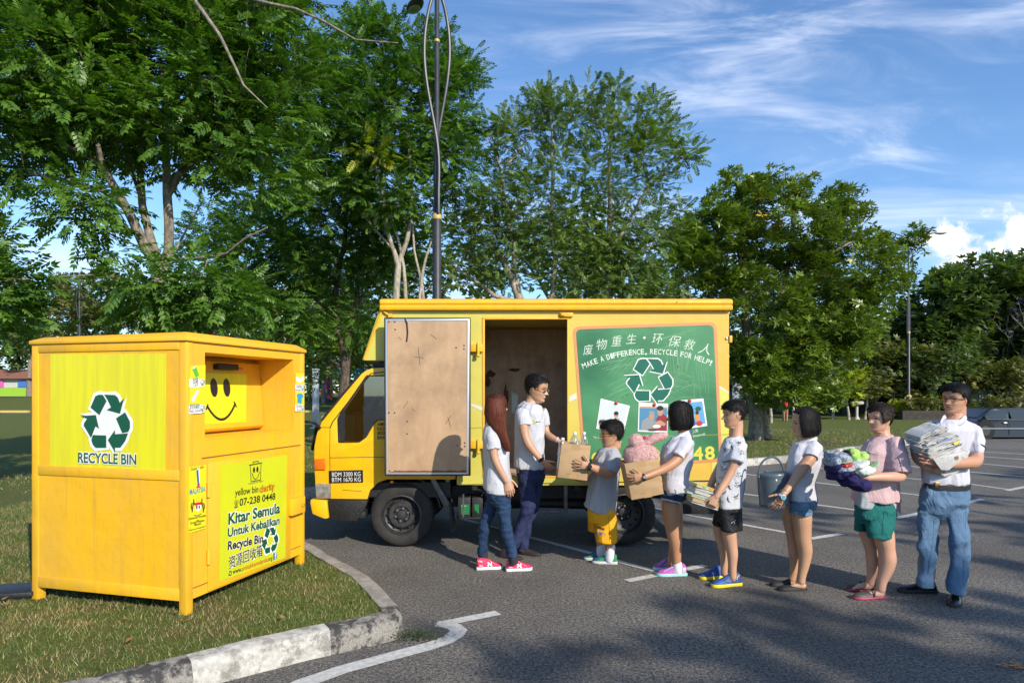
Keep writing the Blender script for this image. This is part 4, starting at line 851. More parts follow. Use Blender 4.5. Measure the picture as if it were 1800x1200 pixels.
letters(RP2, '1', (345.5, 856), (350, 855), .122, M_WHT, bin_, bold=.06, d=D); letters(RP2, '1', (346.2, 856), (349.4, 855), .118, M_BLU, bin_, bold=.01, d=D + .001)
RP2.poly('red_stripes', [(345.5, 850), (349.5, 849), (350, 852), (345.5, 853)], M_RED, bin_, D + .0018); RP2.poly('red_stripes', [(344.5, 854.5), (350.5, 853.5), (350.5, 856), (344.5, 857)], M_RED, bin_, D + .0018)
letters(RP2, 'MALAYSIA', (332.5, 869), (360, 863), .036, mat('print_teal', (.02, .25, .40), .5), bin_, bold=.02, d=D)
sh = [(341.5, 884), (352, 882), (351.5, 893), (347, 899), (342, 894.5)]
RP2.poly('crest_shield', sh, M_WHT, bin_, D); RP2.poly('crest_shield', [(341.3, 883.5), (352.2, 881.5), (352, 886), (341.5, 888)], M_RED, bin_, D + .001); RP2.poly('crest_shield', [(343, 888), (346, 887.4), (346, 895), (343.5, 893)], mat('print_maroon', (.25, .02, .03), .5), bin_, D + .001); RP2.poly('crest_shield', [(348, 888), (350.5, 887.5), (350, 893), (348, 894)], M_GRN, bin_, D + .001)
for sg, u0 in ((-1, 339.5), (1, 354)):
 strokes(RP2, 'crest_tiger', [[(u0, 877 - sg * .6), (u0 - sg * -.0, 881), (u0 + sg * .6, 886), (u0 + sg * 2, 892), (u0 + sg * 2.6, 899)], [(u0, 882), (u0 - sg * 2, 886)], [(u0 + sg * 3, 884), (u0 + sg * 4.4, 890), (u0 + sg * 2.6, 896)]], .010, M_BRN, bin_, D)
strokes(RP2, 'crest_scroll', [[(340, 905), (346, 906), (353, 902)]], .005, M_BRN, bin_, D); strokes(RP2, 'crest_ring', [[(346.5 + 2.6 * math.cos(i * .5236), 877 + 3.2 * math.sin(i * .5236)) for i in range(13)]], .004, mat('print_gold', (.55, .45, .02), .5), bin_, D)
for i, (t_, a, c) in enumerate((('Kementerian Perumahan', (330.8, 913.5), (361, 907)), ('dan', (344, 917), (349, 915.5)), ('Kerajaan Tempatan', (334, 921), (358, 915.5)), ('Malaysia', (341, 924), (352, 921)), ('Pihak-pihak yang menyokong kempen ini', (331, 933), (360.5, 925)))):
 letters(RP2, t_, a, c, .017 if i < 4 else .010, M_BLK, bin_, bold=.01, d=D)
# rusty patch on the far foot and a black lid lying on the grass behind
q = G(30, 1056, .135); b = MB(); b.box((q.x - .12, q.y + .12, .175), (.36, .28, .035), Matrix.Rotation(R(12), 3, 'Z')); b.box((q.x - .12, q.y + .12, .150), (.32, .24, .02), Matrix.Rotation(R(12), 3, 'Z'))
t = b.build('tray', mat('black_rubber', (.02, .021, .023), .45, bump=.2, bscale=30), bev=.008); rebase(t, (q.x, q.y, .14)); tag(t, 'flat black plastic tray lying on the grass beside the bin', 'tray')
# ------------------------------------------------------------------ the truck
YT = 6.70
def T(u, v, dy=0): p = P(u, v, YT); return Vector((p.x, YT + dy, p.z))
def X(u): return (u - CU) / FPX * YT
def Z(v): return HC - (v - HV) / FPX * YT
TW = 1.78
truck = empty('box_truck', (0, YT + TW / 2, 0), 'yellow box truck parked side on with its side door open', 'truck')
def body_mat():
 m, nd, lk, p = nodes('truck_print'); g = GEO(nd); s_ = nd.new('ShaderNodeSeparateXYZ'); lk.new(g, s_.inputs[0])
 ad = nd.new('ShaderNodeMath'); ad.operation = 'MULTIPLY_ADD'; lk.new(s_.outputs[2], ad.inputs[0]); ad.inputs[1].default_value = .55; lk.new(s_.outputs[0], ad.inputs[2])
 c = MX(nd, lk, RP(nd, lk, ad.outputs[0], .8, 3.0), (.54, .49, .085), (.70, .40, .05))
 st_ = TN(nd, lk, g, 3, 8, .7); c = MX(nd, lk, RP(nd, lk, st_, .48, .74, 0, .5), c, (.50, .46, .15))
 r_ = TN(nd, lk, g, 14, 9, .75); c = MX(nd, lk, RP(nd, lk, r_, .715, .735), c, (.16, .09, .05))
 lk.new(c, p.inputs['Base Color']); p.inputs['Roughness'].default_value = .5; BP(nd, lk, TN(nd, lk, g, 3.2, 3, .5), .35, .03, p); return m
M_BODY = body_mat(); M_TY = paint('truck_yellow', (.86, .50, .006), (.74, .38, .02), .28, 0, .4, .6); M_RAIL = paint('rail_yellow', (.78, .42, .01), (.6, .34, .04), .4, .06, .6)
M_BM = mat('black_metal', (.016, .016, .017), .6, bump=.3, bscale=40, var=.4, vscale=9); M_TYRE = mat('tyre_rubber', (.016, .0155, .015), .85, bump=.35, bscale=70, col2=(.032, .029, .027), vscale=6); M_STEEL = mat('dull_steel', (.13, .13, .135), .5, metal=.5, var=.4, vscale=14)
M_RIM = mat('rim_grey', (.045, .045, .047), .5, metal=.2, var=.4, vscale=18)
M_ALU = mat('aluminium', (.55, .56, .58), .35, metal=.7)
def ply_mat(key, c1, c2, dk):
 m, nd, lk, p = nodes(key); g = GEO(nd); mp = nd.new('ShaderNodeMapping'); lk.new(g, mp.inputs[0]); mp.inputs['Scale'].default_value = (1.6, 1.6, .35)
 a = TN(nd, lk, mp.outputs[0], 5, 9, .7, .6); s1 = TN(nd, lk, g, 2.2, 6, .65); f = TN(nd, lk, g, 38, 7, .8)
 c = MX(nd, lk, RP(nd, lk, a, .35, .7), c1, c2); c = MX(nd, lk, RP(nd, lk, s1, .46, .68, 0, .7), c, dk); c = MX(nd, lk, RP(nd, lk, f, .66, .74, 0, .7), c, (.04, .025, .015))
 lk.new(c, p.inputs['Base Color']); p.inputs['Roughness'].default_value = .75; BP(nd, lk, f, .25, .01, p); return m
M_PLY = ply_mat('plywood_door', (.41, .265, .15), (.50, .34, .205), (.25, .165, .10)); M_PLYD = ply_mat('plywood_inside', (.42, .33, .25), (.55, .45, .36), (.22, .15, .10))
xl, xr, zt, zb = X(667), X(1281.5), Z(545), Z(848)          # box extents
xlb, zlb = X(637), Z(633)                                    # nose over the cab
ox0, ox1, oz0, oz1 = X(852), X(997), Z(836), Z(561)
xbody = X(800)
side = [T(667, 545), T(1281.5, 545), T(1281.5, 843), T(803, 851), T(803, 640), T(676, 633), T(636.5, 633)]
hole = [T(852, 561), T(997, 561), T(997, 836), T(852, 836)]
b = MB(); b.prism(side, (0, .025, 0), [hole]); wall = b.build('side_wall', M_BODY, truck)
b = MB()                                                     # roof, nose, floor, front bulkhead, rear doors
i0, i1 = YT + .026, YT + TW - .026
def slab(a, c, th):  # a,c (x,z) ; panel spanning the width
 a, c = Vector((a[0], 0, a[1])), Vector((c[0], 0, c[1])); d = (c - a).normalized(); nn = Vector((-d.z, 0, d.x)) * th
 b.loft([[Vector((p.x, y, p.z)) for p in (a, c, c + nn, a + nn)] for y in (i0, i1)])
slab((xl, zt), (xr, zt), .02); slab((xlb, zlb), (xl, zt), -.02); slab((X(803), Z(640)), (xlb, zlb), -.02); slab((X(803), Z(850)), (X(803), Z(642)), -.02)
b.build('roof_and_nose', M_BODY, truck)
b = MB(); b.span((X(806), i0, Z(838) - .05), (xr - .03, i1, Z(838))); b.build('floor', M_PLYD, truck)
b = MB(); b.span((xr - .03, i0, Z(838)), (xr, YT + TW / 2 - .004, zt)); b.span((xr - .03, YT + TW / 2 + .004, Z(838)), (xr, i1, zt)); rd = b.build('rear_door', M_BODY, truck)
b = MB()
for y in (YT + .25, YT + .75, YT + 1.03, YT + 1.5): b.tube([(xr + .02, y, Z(830)), (xr + .02, y, zt - .02)], .012, 8); b.box((xr + .02, y, 1.1), (.04, .05, .10))
b.build('lock_bar', M_RAIL, rd)
# rip in the far wall: liner sheet with a hole, pale translucent outer skin patch behind it
def TI(u, v, Y=YT + TW - .06): p = P(u, v, Y); return Vector((p.x, Y, p.z))
rip = [TI(899.5, 687), (TI(903, 685)), TI(905, 689), TI(909, 690), TI(911.5, 695), TI(910, 704), TI(911, 713), TI(907, 716), TI(906.5, 724), TI(902, 727), TI(899.5, 725)]
yl = YT + TW - .06
rb = [Vector((p.x * 1.0 + (p.x - rip[0].x) * .25 - .02, YT + TW - .025, p.z)) for p in rip]
b = MB(); b.prism([p + Vector((0, TW - .025, 0)) for p in side], (0, .025, 0), [rb]); wallb = b.build('side_wall', M_BODY, truck)
b = MB(); b.prism([Vector((X(806), yl, Z(838))), Vector((xr - .05, yl, Z(838))), Vector((xr - .05, yl, zt - .03)), Vector((X(806), yl, zt - .03))], (0, .008, 0), [rip]); b.build('plywood_liner', M_PLYD, truck)
b = MB(); yb = YT + .04; b.span((xr - .05, YT + .03, Z(838)), (xr - .042, yl - .002, zt - .03)); b.build('plywood_liner', M_PLYD, truck)
b = MB(); b.span((X(808), YT + .03, Z(838)), (X(808) + .008, yl - .002, zt - .03)); b.build('plywood_liner', M_PLYD, truck)
m, nd, lk, p_ = nodes('white_skin'); tl = nd.new('ShaderNodeBsdfTranslucent'); tl.inputs[0].default_value = (.95, .95, .97, 1); df = nd.new('ShaderNodeBsdfDiffuse'); df.inputs[0].default_value = (.9, .9, .92, 1); ms = nd.new('ShaderNodeMixShader'); ms.inputs[0].default_value = .9; lk.new(df.outputs[0], ms.inputs[1]); lk.new(tl.outputs[0], ms.inputs[2]); lk.new(ms.outputs[0], nd['Material Output'].inputs[0])
c_ = TI(905, 706); b = MB(); b.span((c_.x - .16, yl + .018, c_.z - .25), (c_.x + .16, yl + .021, c_.z + .25)); b.build('torn_skin', m, truck)
c3 = [TI(868 + i * 9, 640 + 8 * math.sin(i * 2.2)) for i in range(5)]
b = MB()                                                     # torn liner flaps near the doorway
for k, (u, v, w, h) in enumerate(((856, 668, 6, 12), (862, 657, 8, 6), (889, 700, 4, 22), (868, 700, 5, 3), (905, 650, 10, 3))):
 pz_ = [TI(u + w * math.cos(a) * (1 + .3 * math.sin(3 * a + k)), v + h * math.sin(a) * (1 + .3 * math.cos(5 * a + k)), yl - .004 - k * .0004) for a in [i * .5236 for i in range(12)]]; b.sheet(pz_)
b.build('torn_ply', mat('ply_core', (.13, .07, .035), .9, var=.5, vscale=15), truck, fx=0)
# rails and frames on the box
b = MB(); rl, rr2 = X(664), X(1285)
pr = [(0, 0), (-.055, .0), (-.062, .035), (-.045, .05), (-.062, .07), (-.05, .108), (.02, .125), (.05, .12), (.05, 0)]
z_ = Z(546)
b.loft([[Vector((x, YT + a + .001, z_ + c)) for a, c in pr] for x in (rl + .03, rl + .055, rr2 - .01, rr2)])
b.loft([[Vector((x, YT + TW - a - .001, z_ + c)) for a, c in pr][::-1] for x in (rl + .03, rr2)])
b.build('top_rail', M_RAIL, truck, bev=.006)
b = MB(); b.span((rl + .06, YT + .05, z_ + .02), (rr2 - .02, YT + TW - .05, z_ + .10)); b.build('roof', M_RAIL, truck)
b = MB()
fr = .022
for a, c in (((ox0 - fr, oz1), (ox1 + fr, oz1 + fr)), ((ox0 - fr, oz0), (ox0, oz1)), ((ox1, oz0), (ox1 + fr * .5, oz1))): b.span((a[0], YT - .006, a[1]), (c[0], YT + .05, c[1]))
b.span((ox0 - fr, YT - .008, oz0 - .015), (ox1 + fr, YT + .06, oz0))
b.build('doorway_frame', M_RAIL, truck, bev=.003)
b = MB(); b.tube([T(671, 547, -.01), T(640, 632, -.01)], .012, 8); b.tube([T(668, 542, -.02), T(686, 556, -.02)], .010, 8); b.box(T(687, 555, -.02), (.04, .03, .035)); b.build('edge_trim', M_RAIL, truck, sm=1)
b = MB(); b.span((X(984), YT - .03, Z(557)), (X(1007), YT, Z(550))); b.box(T(989, 553, -.03), (.035, .03, .03)); b.build('latch', M_RAIL, truck, bev=.003)
b = MB(); yr = YT - .012
b.tube([T(1150, 767, -.002), T(1281, 763, -.002)], .004, 6); b.tube([T(803, 752, -.001), T(850, 751, -.001)], .004, 6); b.build('panel_seam', mat('seam_olive', (.35, .33, .06), .6), truck)
b = MB(); b.box(T(1284, 596), (.03, .03, .07)); b.build('corner_hinge', M_RAIL, truck, bev=.003); b = MB(); b.ball(T(1277, 595, -.004), (.016, .008, .016), 8); b.build('bolt', M_ALU, truck, sm=1)
for v0, h in ((612, 13), (781, 13)):
 b = MB(); b.span((X(826), YT - .05, Z(v0 + h / 2)), (X(849), YT - .004, Z(v0 - h / 2))); b.tube([T(841, v0 - h * .75, -.055), T(841, v0 + h * .85, -.055)], .016, 10); b.ball(T(841, v0 + h, -.055), .02, 6); b.build('door_hinge', M_RAIL, truck, bev=.004)
# print on the box: white swoosh, green board
BP_ = Plane((0, YT, 0), (1, 0, 0), (0, 0, 1), (0, -1, 0))
M_SW = mat('print_swoosh', (.60, .60, .52), .5)
BP_.poly('white_swoosh', [(828, 709), (852, 716), (852, 724), (828, 713)], M_SW, truck, .002); BP_.poly('white_swoosh', [(1000, 697), (1013, 690), (1014, 700), (1000, 706)], M_SW, truck, .002)
BP_.poly('lime_field', [(1256, 675), (1266, 680), (1281, 688), (1281, 843), (1250, 843)], mat('print_limeyellow', (.60, .57, .10), .5), truck, .0018); BP_.poly('white_swoosh', [(1257, 675), (1268, 679.5), (1281, 688), (1281, 691), (1268, 684)], M_SW, truck, .0024)
def rounded(c4, r, n=6):
 out = []; m_ = len(c4)
 for i in range(m_):
  p0, p1, p2 = Vector(c4[i - 1]), Vector(c4[i]), Vector(c4[(i + 1) % m_]); a = p1 + (p0 - p1).normalized() * r; c = p1 + (p2 - p1).normalized() * r
  for k in range(n + 1): t = k / n; out.append(tuple(a * (1 - t) ** 2 + p1 * 2 * t * (1 - t) + c * t * t))
 return out
def board_mat():
 m, nd, lk, p = nodes('chalkboard_print'); g = GEO(nd)
 a = TN(nd, lk, g, 1.1, 4, .5); c = MX(nd, lk, RP(nd, lk, a, .34, .68), (.016, .125, .052), (.085, .30, .125))
 mp = nd.new('ShaderNodeMapping'); lk.new(g, mp.inputs[0]); mp.inputs['Rotation'].default_value = (0, R(24), 0); mp.inputs['Scale'].default_value = (1.5, 1, 45)
 s_ = TN(nd, lk, mp.outputs[0], 1.6, 4, .6); c = MX(nd, lk, RP(nd, lk, s_, .62, .80, 0, .28), c, (.30, .52, .33)); lk.new(c, p.inputs['Base Color']); p.inputs['Roughness'].default_value = .42
 BP(nd, lk, TN(nd, lk, g, 3, 3, .5), .25, .03, p); return m
out = rounded([(1007, 574), (1259, 566), (1269.5, 811), (1025, 823)], 12); inn = rounded([(1012, 579), (1254, 571), (1264, 806), (1030, 817.5)], 10)
BP_.poly('board_border', out, mat('print_salmon', (.62, .25, .10), .5), truck, .003); board = BP_.poly('green_board', inn, board_mat(), truck, .0045)
M_CHK = mat('chalk', (.62, .70, .60), .8); M_CHY = mat('chalk_yellow', (.62, .58, .06), .7); M_SCR = mat('chalk_faint', (.16, .36, .19), .6)
g = random.Random(3); scr = []
for (u, v, du, dv, n) in ((1060, 640, 70, -14, 10), (1075, 690, 60, -26, 9), (1120, 620, -45, 45, 9), (1185, 600, 8, 90, 10), (1205, 620, -14, 60, 8), (1230, 640, 4, 50, 6), (1165, 605, 60, -14, 8), (1160, 700, 60, -25, 8), (1070, 750, 40, -26, 6), (1180, 665, 45, 16, 8)):
 for k in range(n): a = (u + g.uniform(-14, 14), v + g.uniform(-14, 14)); f_ = g.uniform(.5, 1); scr.append(arc_pts(a, (a[0] + du * f_ / 2 + g.uniform(-2, 2), a[1] + dv * f_ / 2 - 2), (a[0] + du * f_, a[1] + dv * f_), 4))
strokes(BP_, 'chalk_scribble', scr, .003, M_SCR, board, .0055)['kind'] = 'stuff'
for ch, u, v, s, dv in (('废', 1025, 623, 19, -2.4), ('物', 1049, 614, 20, -2.6), ('重', 1074, 608, 20, -1.6), ('生', 1100, 603.5, 19, -.8), ('环', 1145, 603, 21, .5), ('保', 1175, 607, 21, 1.5), ('救', 1201, 612, 20, 2.5), ('人', 1226, 619, 21, 4)):
 letters(BP_, ch, (u, v), (u + s, v + dv), s / FPX * YT * .72 if ch != '·' else .03, M_CHK, board, bold=-.006, d=.0062, shear=.25)
b = MB(); c = BP_.px(1132.5, 593.5); disc(b, BP_, c[0], c[1], .013, .013, .0062); b.build('dot', M_CHK, board, fx=0)
def arctext(s, pts, h, m, bold=0):
 """letters along a polyline of pixels, one by one"""
 q = [Vector(p) for p in pts]; L_ = [0]
 for i in range(1, len(q)): L_.append(L_[-1] + (q[i] - q[i - 1]).length)
 adv = [.42 if c in " ,!.'I" else .82 if c in 'MW' else .66 for c in s]; tot = sum(adv); x = 0; body = MB()
 def at(d):
  d = min(max(d, 0), L_[-1])
  for i in range(1, len(q)):
   if d <= L_[i] + 1e-6: t = (d - L_[i - 1]) / (L_[i] - L_[i - 1]); return q[i - 1].lerp(q[i], t)
 for c, w in zip(s, adv):
  if c != ' ':
   a = at(x / tot * L_[-1]); e = at((x + w * .84) / tot * L_[-1]); letters(BP_, c, a, e, h, m, board, bold=bold, d=.0062, body=body)
  x += w
 return body.build('lettering', m, board, fx=0)
arctext('MAKE A DIFFERENCE, RECYCLE FOR HELP!', [(1025, 648), (1048, 639), (1075, 630), (1105, 624), (1140, 622), (1175, 623.5), (1205, 628), (1230, 635), (1250, 643)], .055, M_CHK, .012)
c = BP_.px(1142, 668); recycle(BP_, c[0], c[1], .235, mat('print_emerald', (.002, .115, .072), .4), M_WHT, board, d=.0062, outline=.013)
arctext('07-238 0448', [(1040, 818), (1260, 806)], .13, M_CHY, .03)
arctext('THE UNFORGETTABLE DINNER', [(1042, 769), (1093, 778)], .018, M_CHK); arctext('A MEAL TO SHARE', [(1130, 766), (1170, 768)], .016, M_CHK)
arctext('孤儿院', [(1213, 762), (1228, 758)], .026, M_CHK, .01); arctext('ORPHANAGE', [(1212, 770), (1240, 764)], .020, M_CHK, .01)
def polaroid(c4, inner_, bgm, shapes, pin):
 f_ = BP_.poly('photo_print', c4, M_WHT, board, .0065); BP_.poly('picture', inner_, bgm, f_, .0072)
 for i, (pts, m_) in enumerate(shapes): BP_.poly('picture', pts, m_, f_, .0078 + i * .0004)
 b = MB(); b.ball(BP_.at(*BP_.px(*pin), .014), (.018, .010, .018), 7); b.build('pin', M_RED, f_, sm=1)
def ell(u, v, ru, rv, n=14, k=0): return [(u + ru * math.cos(6.283 * i / n), v + rv * math.sin(6.283 * i / n)) for i in range(n)]
M_SKN = mat('print_skin', (.45, .25, .15), .6); M_GRY = mat('print_grey', (.25, .27, .28), .6); M_ROOM = mat('print_room', (.34, .50, .46), .6); M_PBL = mat('print_roomblue', (.06, .22, .36), .6); M_MRN = MATS['print_maroon']
polaroid([(1056, 700), (1107, 713), (1096, 762), (1048, 753)], [(1059, 704), (1103, 715), (1094, 755), (1052, 748)], mat('print_wall', (.55, .60, .60), .6), [([(1052, 738), (1060, 736), (1075, 742), (1093, 748), (1093, 754), (1052, 747)], M_GRY), (ell(1083, 729, 4, 5), M_SKN), (ell(1083, 726, 4.2, 3.5), M_BLK), ([(1076, 742), (1080, 734), (1088, 735), (1091, 744)], M_GRY), ([(1052, 744), (1054, 738), (1070, 738), (1074, 742)], M_BLK)], (1083, 708))
polaroid([(1122.5, 707.5), (1174, 709), (1173, 760), (1121, 758)], [(1124, 714), (1173, 715), (1172, 757), (1123, 755.5)], M_PBL, [([(1124, 714), (1173, 715), (1173, 718), (1124, 717)], M_SKN), ([(1126, 755), (1128, 740), (1138, 733), (1150, 738), (1152, 756)], M_GRY), ([(1152, 756), (1154, 734), (1164, 726), (1172, 732), (1172, 757)], M_MRN), (ell(1145, 731, 5, 7), M_SKN), (ell(1145, 725, 5.2, 3), M_GRY), (ell(1160, 723, 5.5, 8), M_SKN), (ell(1160, 717, 6, 4.5), M_BLK), ([(1150, 742), (1160, 738), (1170, 744), (1168, 748), (1152, 748)], M_SKN), (ell(1154, 749, 7, 3), M_WHT), (ell(1147, 755, 9, 2), M_BRN)], (1150, 711))
polaroid([(1187, 704), (1236, 700), (1243, 748), (1196, 755)], [(1190, 709), (1234, 705), (1240, 744), (1197, 750)], M_PBL, [([(1214, 707), (1234, 705), (1240, 744), (1216, 747)], mat('print_sky', (.10, .32, .58), .6)), ([(1190, 709), (1212, 708), (1214, 748), (1197, 750)], M_ROOM), (ell(1225, 733, 4, 6), M_ORG), (ell(1225, 725, 3, 3.4), M_BLK), (ell(1216, 732, 4, 7), M_WHT), (ell(1216, 724, 3, 3.4), M_BLK), (ell(1217, 744, 5.5, 5), M_BLU), (ell(1229, 743.5, 5.5, 4.5), M_RED), (ell(1227, 718, 5, 4), M_GRN)], (1212, 704))
# open side door folded forward against the body: a plywood faced frame
yd = YT - .16; FD = Plane((0, yd, 0), (1, 0, 0), (0, 0, 1), (0, -1, 0))
def D_(u, v, dy=0): p = P(u, v, yd); return Vector((p.x, yd + dy, p.z))
dr = MB(); dr.prism([D_(675, 558), D_(827, 558), D_(827, 836), D_(676, 836)], (0, .045, 0)); dor = dr.build('side_door', mat('door_rubber', (.02, .02, .02), .6), truck, bev=.004)
b = MB(); b.prism([D_(677.5, 560.5, -.006), D_(825, 560.5, -.006), D_(824.5, 833.5, -.006), D_(678.5, 833.5, -.006)], (0, .005, 0), [[D_(681, 564, -.006), D_(821, 564, -.006), D_(820.5, 830, -.006), D_(682, 830, -.006)]]); b.build('door_edge_strip', M_ALU, dor, bev=.0015)
b = MB(); b.prism([D_(681.3, 564.3, -.004), D_(820.7, 564.3, -.004), D_(820.3, 829.7, -.004), D_(682.3, 829.7, -.004)], (0, .003, 0)); b.build('plywood_face', M_PLY, dor)
b = MB()
for (u, v) in ((684, 565.5), (694, 565.5), (695, 579), (802, 611), (816, 607), (816, 613), (684, 725), (694, 725), (716, 740), (716, 762), (804, 782), (817, 778), (817, 784), (685, 830), (695, 830)): b = MB(); b.ball(D_(u, v + (0 if v < 829 else -3), -.005), (.009, .005, .009), 5); b.build('door_bolt', M_STEEL, dor, sm=1)
strokes(FD, 'door_scratch', [[(735, 609), (738, 638)], [(729, 627), (744, 629)], [(738, 638), (739, 642)], [(787, 733), (790, 742), (793, 751)], [(783, 745), (793, 730)], [(709, 717), (717, 705)], [(724, 717), (729, 722)], [(700, 592), (706, 597)], [(757, 588), (768, 596)]], .0042, mat('scratch', (.10, .05, .025), .9), dor, .0055)
b = MB(); chip = [D_(u, v, -.0052) for u, v in ([(682, 829.5)] + [(700 + i * 4.6, 828 - 1.6 * abs(math.sin(i * 1.9)) - (1.5 if i % 5 == 0 else 0)) for i in range(27)] + [(820, 829.5)])]; b.sheet(chip); b.build('door_chips', mat('ply_red', (.16, .06, .03), .9), dor, fx=0)
b = MB(); b.tube([D_(712, 560, -.01), D_(716, 568, -.014), D_(717, 585, -.012), D_(715.5, 600, -.012)], .006, 6); b.build('door_strap', M_BM, dor, sm=1)
# -------- cab
cab_out = [(675, 645.5), (652, 647), (640, 652), (631.5, 658.5), (600, 695), (564, 740), (555, 762), (550.5, 784), (550, 812), (552, 848), (553.5, 877), (645, 878), (650, 862), (664, 849), (680, 843), (800, 843), (800, 645.5)]
win = [(641, 664), (652, 661), (760, 661), (768, 668), (768, 776), (640, 775), (630, 776), (600, 776.5), (594.5, 772), (594, 735), (602, 722)]
win = rounded([(645, 661), (764, 661), (764, 737), (663, 737), (655, 744), (641, 768), (629, 776.5), (595, 776.5), (594, 736), (603, 721)], 3, 3)
CW = 1.66; yc0 = YT + .045; yc1 = yc0 + CW
b = MB(); sc_ = lambda u, v, y: Vector((X(u), y, Z(v)))
b.prism([sc_(u, v, yc0) for u, v in cab_out], (0, .03, 0), [[sc_(u, v, yc0) for u, v in win]]); cab = b.build('cab', M_TY, truck, bev=.006)
b = MB(); b.prism([sc_(u, v, yc1 - .03) for u, v in cab_out], (0, .03, 0), [[sc_(u, v, yc1 - .03) for u, v in win]]); b.build('cab', M_TY, truck, bev=.006)
b = MB()                                                     # skin across: roof, pillars, nose below the windscreen
def across(a, c, ins=.0, th=.02, yo=.0):
 a, c = Vector((X(a[0]), 0, Z(a[1]))), Vector((X(c[0]), 0, Z(c[1]))); d = (c - a).normalized(); nn = Vector((-d.z, 0, d.x)) * th
 b.loft([[Vector((p.x, y, p.z)) for p in (a, c, c + nn, a + nn)] for y in (yc0 + .028 + yo, yc1 - .028 - yo)])
for i in range(4): across(cab_out[i], cab_out[i + 1])
across((800, 645.5), (675, 645.5)); across((675, 645.5), (652, 647))
for i in range(5, 10): across(cab_out[i], cab_out[i + 1])
b.build('cab_skin', M_TY, cab)
M_GL = mat('tinted_glass', (.35, .42, .40), .03, trans=.0); 
def glass_mat(key, col, mn=.03):
 m, nd, lk, p = nodes(key); gl = nd.new('ShaderNodeBsdfGlossy'); gl.inputs['Roughness'].default_value = .02; tr_ = nd.new('ShaderNodeBsdfTransparent'); tr_.inputs[0].default_value = (*col, 1); fz = nd.new('ShaderNodeFresnel'); fz.inputs[0].default_value = 1.5
 mr = RP(nd, lk, fz.outputs[0], 0, 1, mn, 1.0); ms = nd.new('ShaderNodeMixShader'); lk.new(mr, ms.inputs[0]); lk.new(tr_.outputs[0], ms.inputs[1]); lk.new(gl.outputs[0], ms.inputs[2]); lk.new(ms.outputs[0], nd['Material Output'].inputs[0]); return m
M_GLS = glass_mat('window_glass', (.62, .70, .68), .16)
b = MB(); b.prism([sc_(u, v, yc0 + .012) for u, v in win], (0, .004, 0)); b.build('window', M_GLS, cab); b = MB(); b.prism([sc_(u, v, yc1 - .016) for u, v in win], (0, .004, 0)); b.build('window', M_GLS, cab, fx=1)
b = MB(); across((600 + 31, 659), (566, 738), th=.006, yo=.05); b.build('windscreen', M_GLS, cab)
b = MB(); wo_ = rounded([(642.5, 658.5), (766, 659.3), (766, 738.5), (663.5, 738.5), (656.5, 745), (642.5, 769), (630, 778), (592.5, 778.6), (591, 735), (600.3, 719)], 3, 3)
b.prism([sc_(u, v, yc0 - .004) for u, v in wo_], (0, .005, 0), [[sc_(u, v, yc0 - .004) for u, v in win]]); b.span((X(600), yc0 + .004, Z(776)), (X(604), yc0 + .03, Z(722))); b.add([sc_(594, 736, yc0 - .003), sc_(603, 721, yc0 - .003), sc_(603, 776, yc0 - .003), sc_(596, 776, yc0 - .003)], [(0, 1, 2, 3)]); b.build('window_rubber', M_BM, cab)
b = MB(); b.tube([sc_(631, 657, yc0), sc_(600, 693.5, yc0), sc_(563, 739, yc0)], .012, 6); b.build('pillar_seal', M_BM, cab, sm=1); b = MB(); b.tube([sc_(631, 657, yc1), sc_(563, 739, yc1)], .012, 6); b.build('pillar_seal', M_BM, cab, sm=1); b = MB(); b.tube([sc_(652, 646, yc0 + .01), sc_(675, 644.5, yc0 + .01), sc_(800, 644.5, yc0 + .01)], .010, 6); b.build('drip_rail', M_BM, cab, sm=1)
b = MB(); gp = lambda pts, w=.0032: [b.tube([sc_(u, v, yc0 + .0005) for u, v in pts], w, 5)]
gp([(578, 752), (577.5, 800), (579, 876)]); gp([(578, 752), (583, 741), (640, 668), (650, 656), (676, 653)], .006); gp([(578, 805), (640, 804), (680, 803.5)]); gp([(550, 750 + 1), (578, 751.5)]); gp([(600, 862), (634, 864)], .003); gp([(645, 878), (650, 862), (664, 849), (680, 843)], .006)
b.build('door_gap', mat('gap_dark', (.05, .03, .005), .8), cab)
CP = Plane((0, yc0, 0), (1, 0, 0), (0, 0, 1), (0, -1, 0))
CP.poly('weight_plate', [(578, 827), (638, 825.5), (638.5, 847.5), (578.5, 849)], M_BLK, cab, .004)
for t_, a, c in (('BDM 3300 KG', (584, 837), (634, 836)), ('BTM 1670 KG', (584, 846.5), (634.5, 845.5))): letters(CP, t_, a, c, .044, M_WHT, cab, bold=-.004, d=.006)
for t_, v in (('AMITABHA MALAYSIA', 748), ('NO.5 JALAN 7', 756), ('80200 JOHOR', 763.5), ('BAKRI BATU', 771)): letters(CP, t_, (663.5, v), (663.5 + len(t_) * 4.1, v), .034, M_BLK, cab, bold=.02, d=.004)
b = MB(); b.loft([[Vector((X(u), y, Z(v))) for u, v in ((551, 807), (570, 806), (570.5, 826), (551.5, 826))] for y in (yc0 - .02, yc0 - .001)]); b.build('indicator', mat('amber_lens', (.75, .16, .01), .2, coat=.5), cab, bev=.006)
b = MB(); b.loft([[Vector((X(u), y, Z(v))) for u, v in ((552, 850), (578, 850.5), (579.5, 876), (554, 876.5))] for y in (yc0 - .012, yc0 - .001)]); b.build('side_lamp', mat('lamp_lens', (.30, .30, .27), .25, var=.5, vscale=10, coat=.4), cab, bev=.006)
b = MB(); b.box((X(549) + .01, yc0 + .2, Z(863)), (.04, .22, .16)); b.box((X(549) + .01, yc1 - .2, Z(863)), (.04, .22, .16)); b.build('headlight', mat('lamp_lens2', (.6, .6, .58), .15, coat=.6), cab, bev=.02)
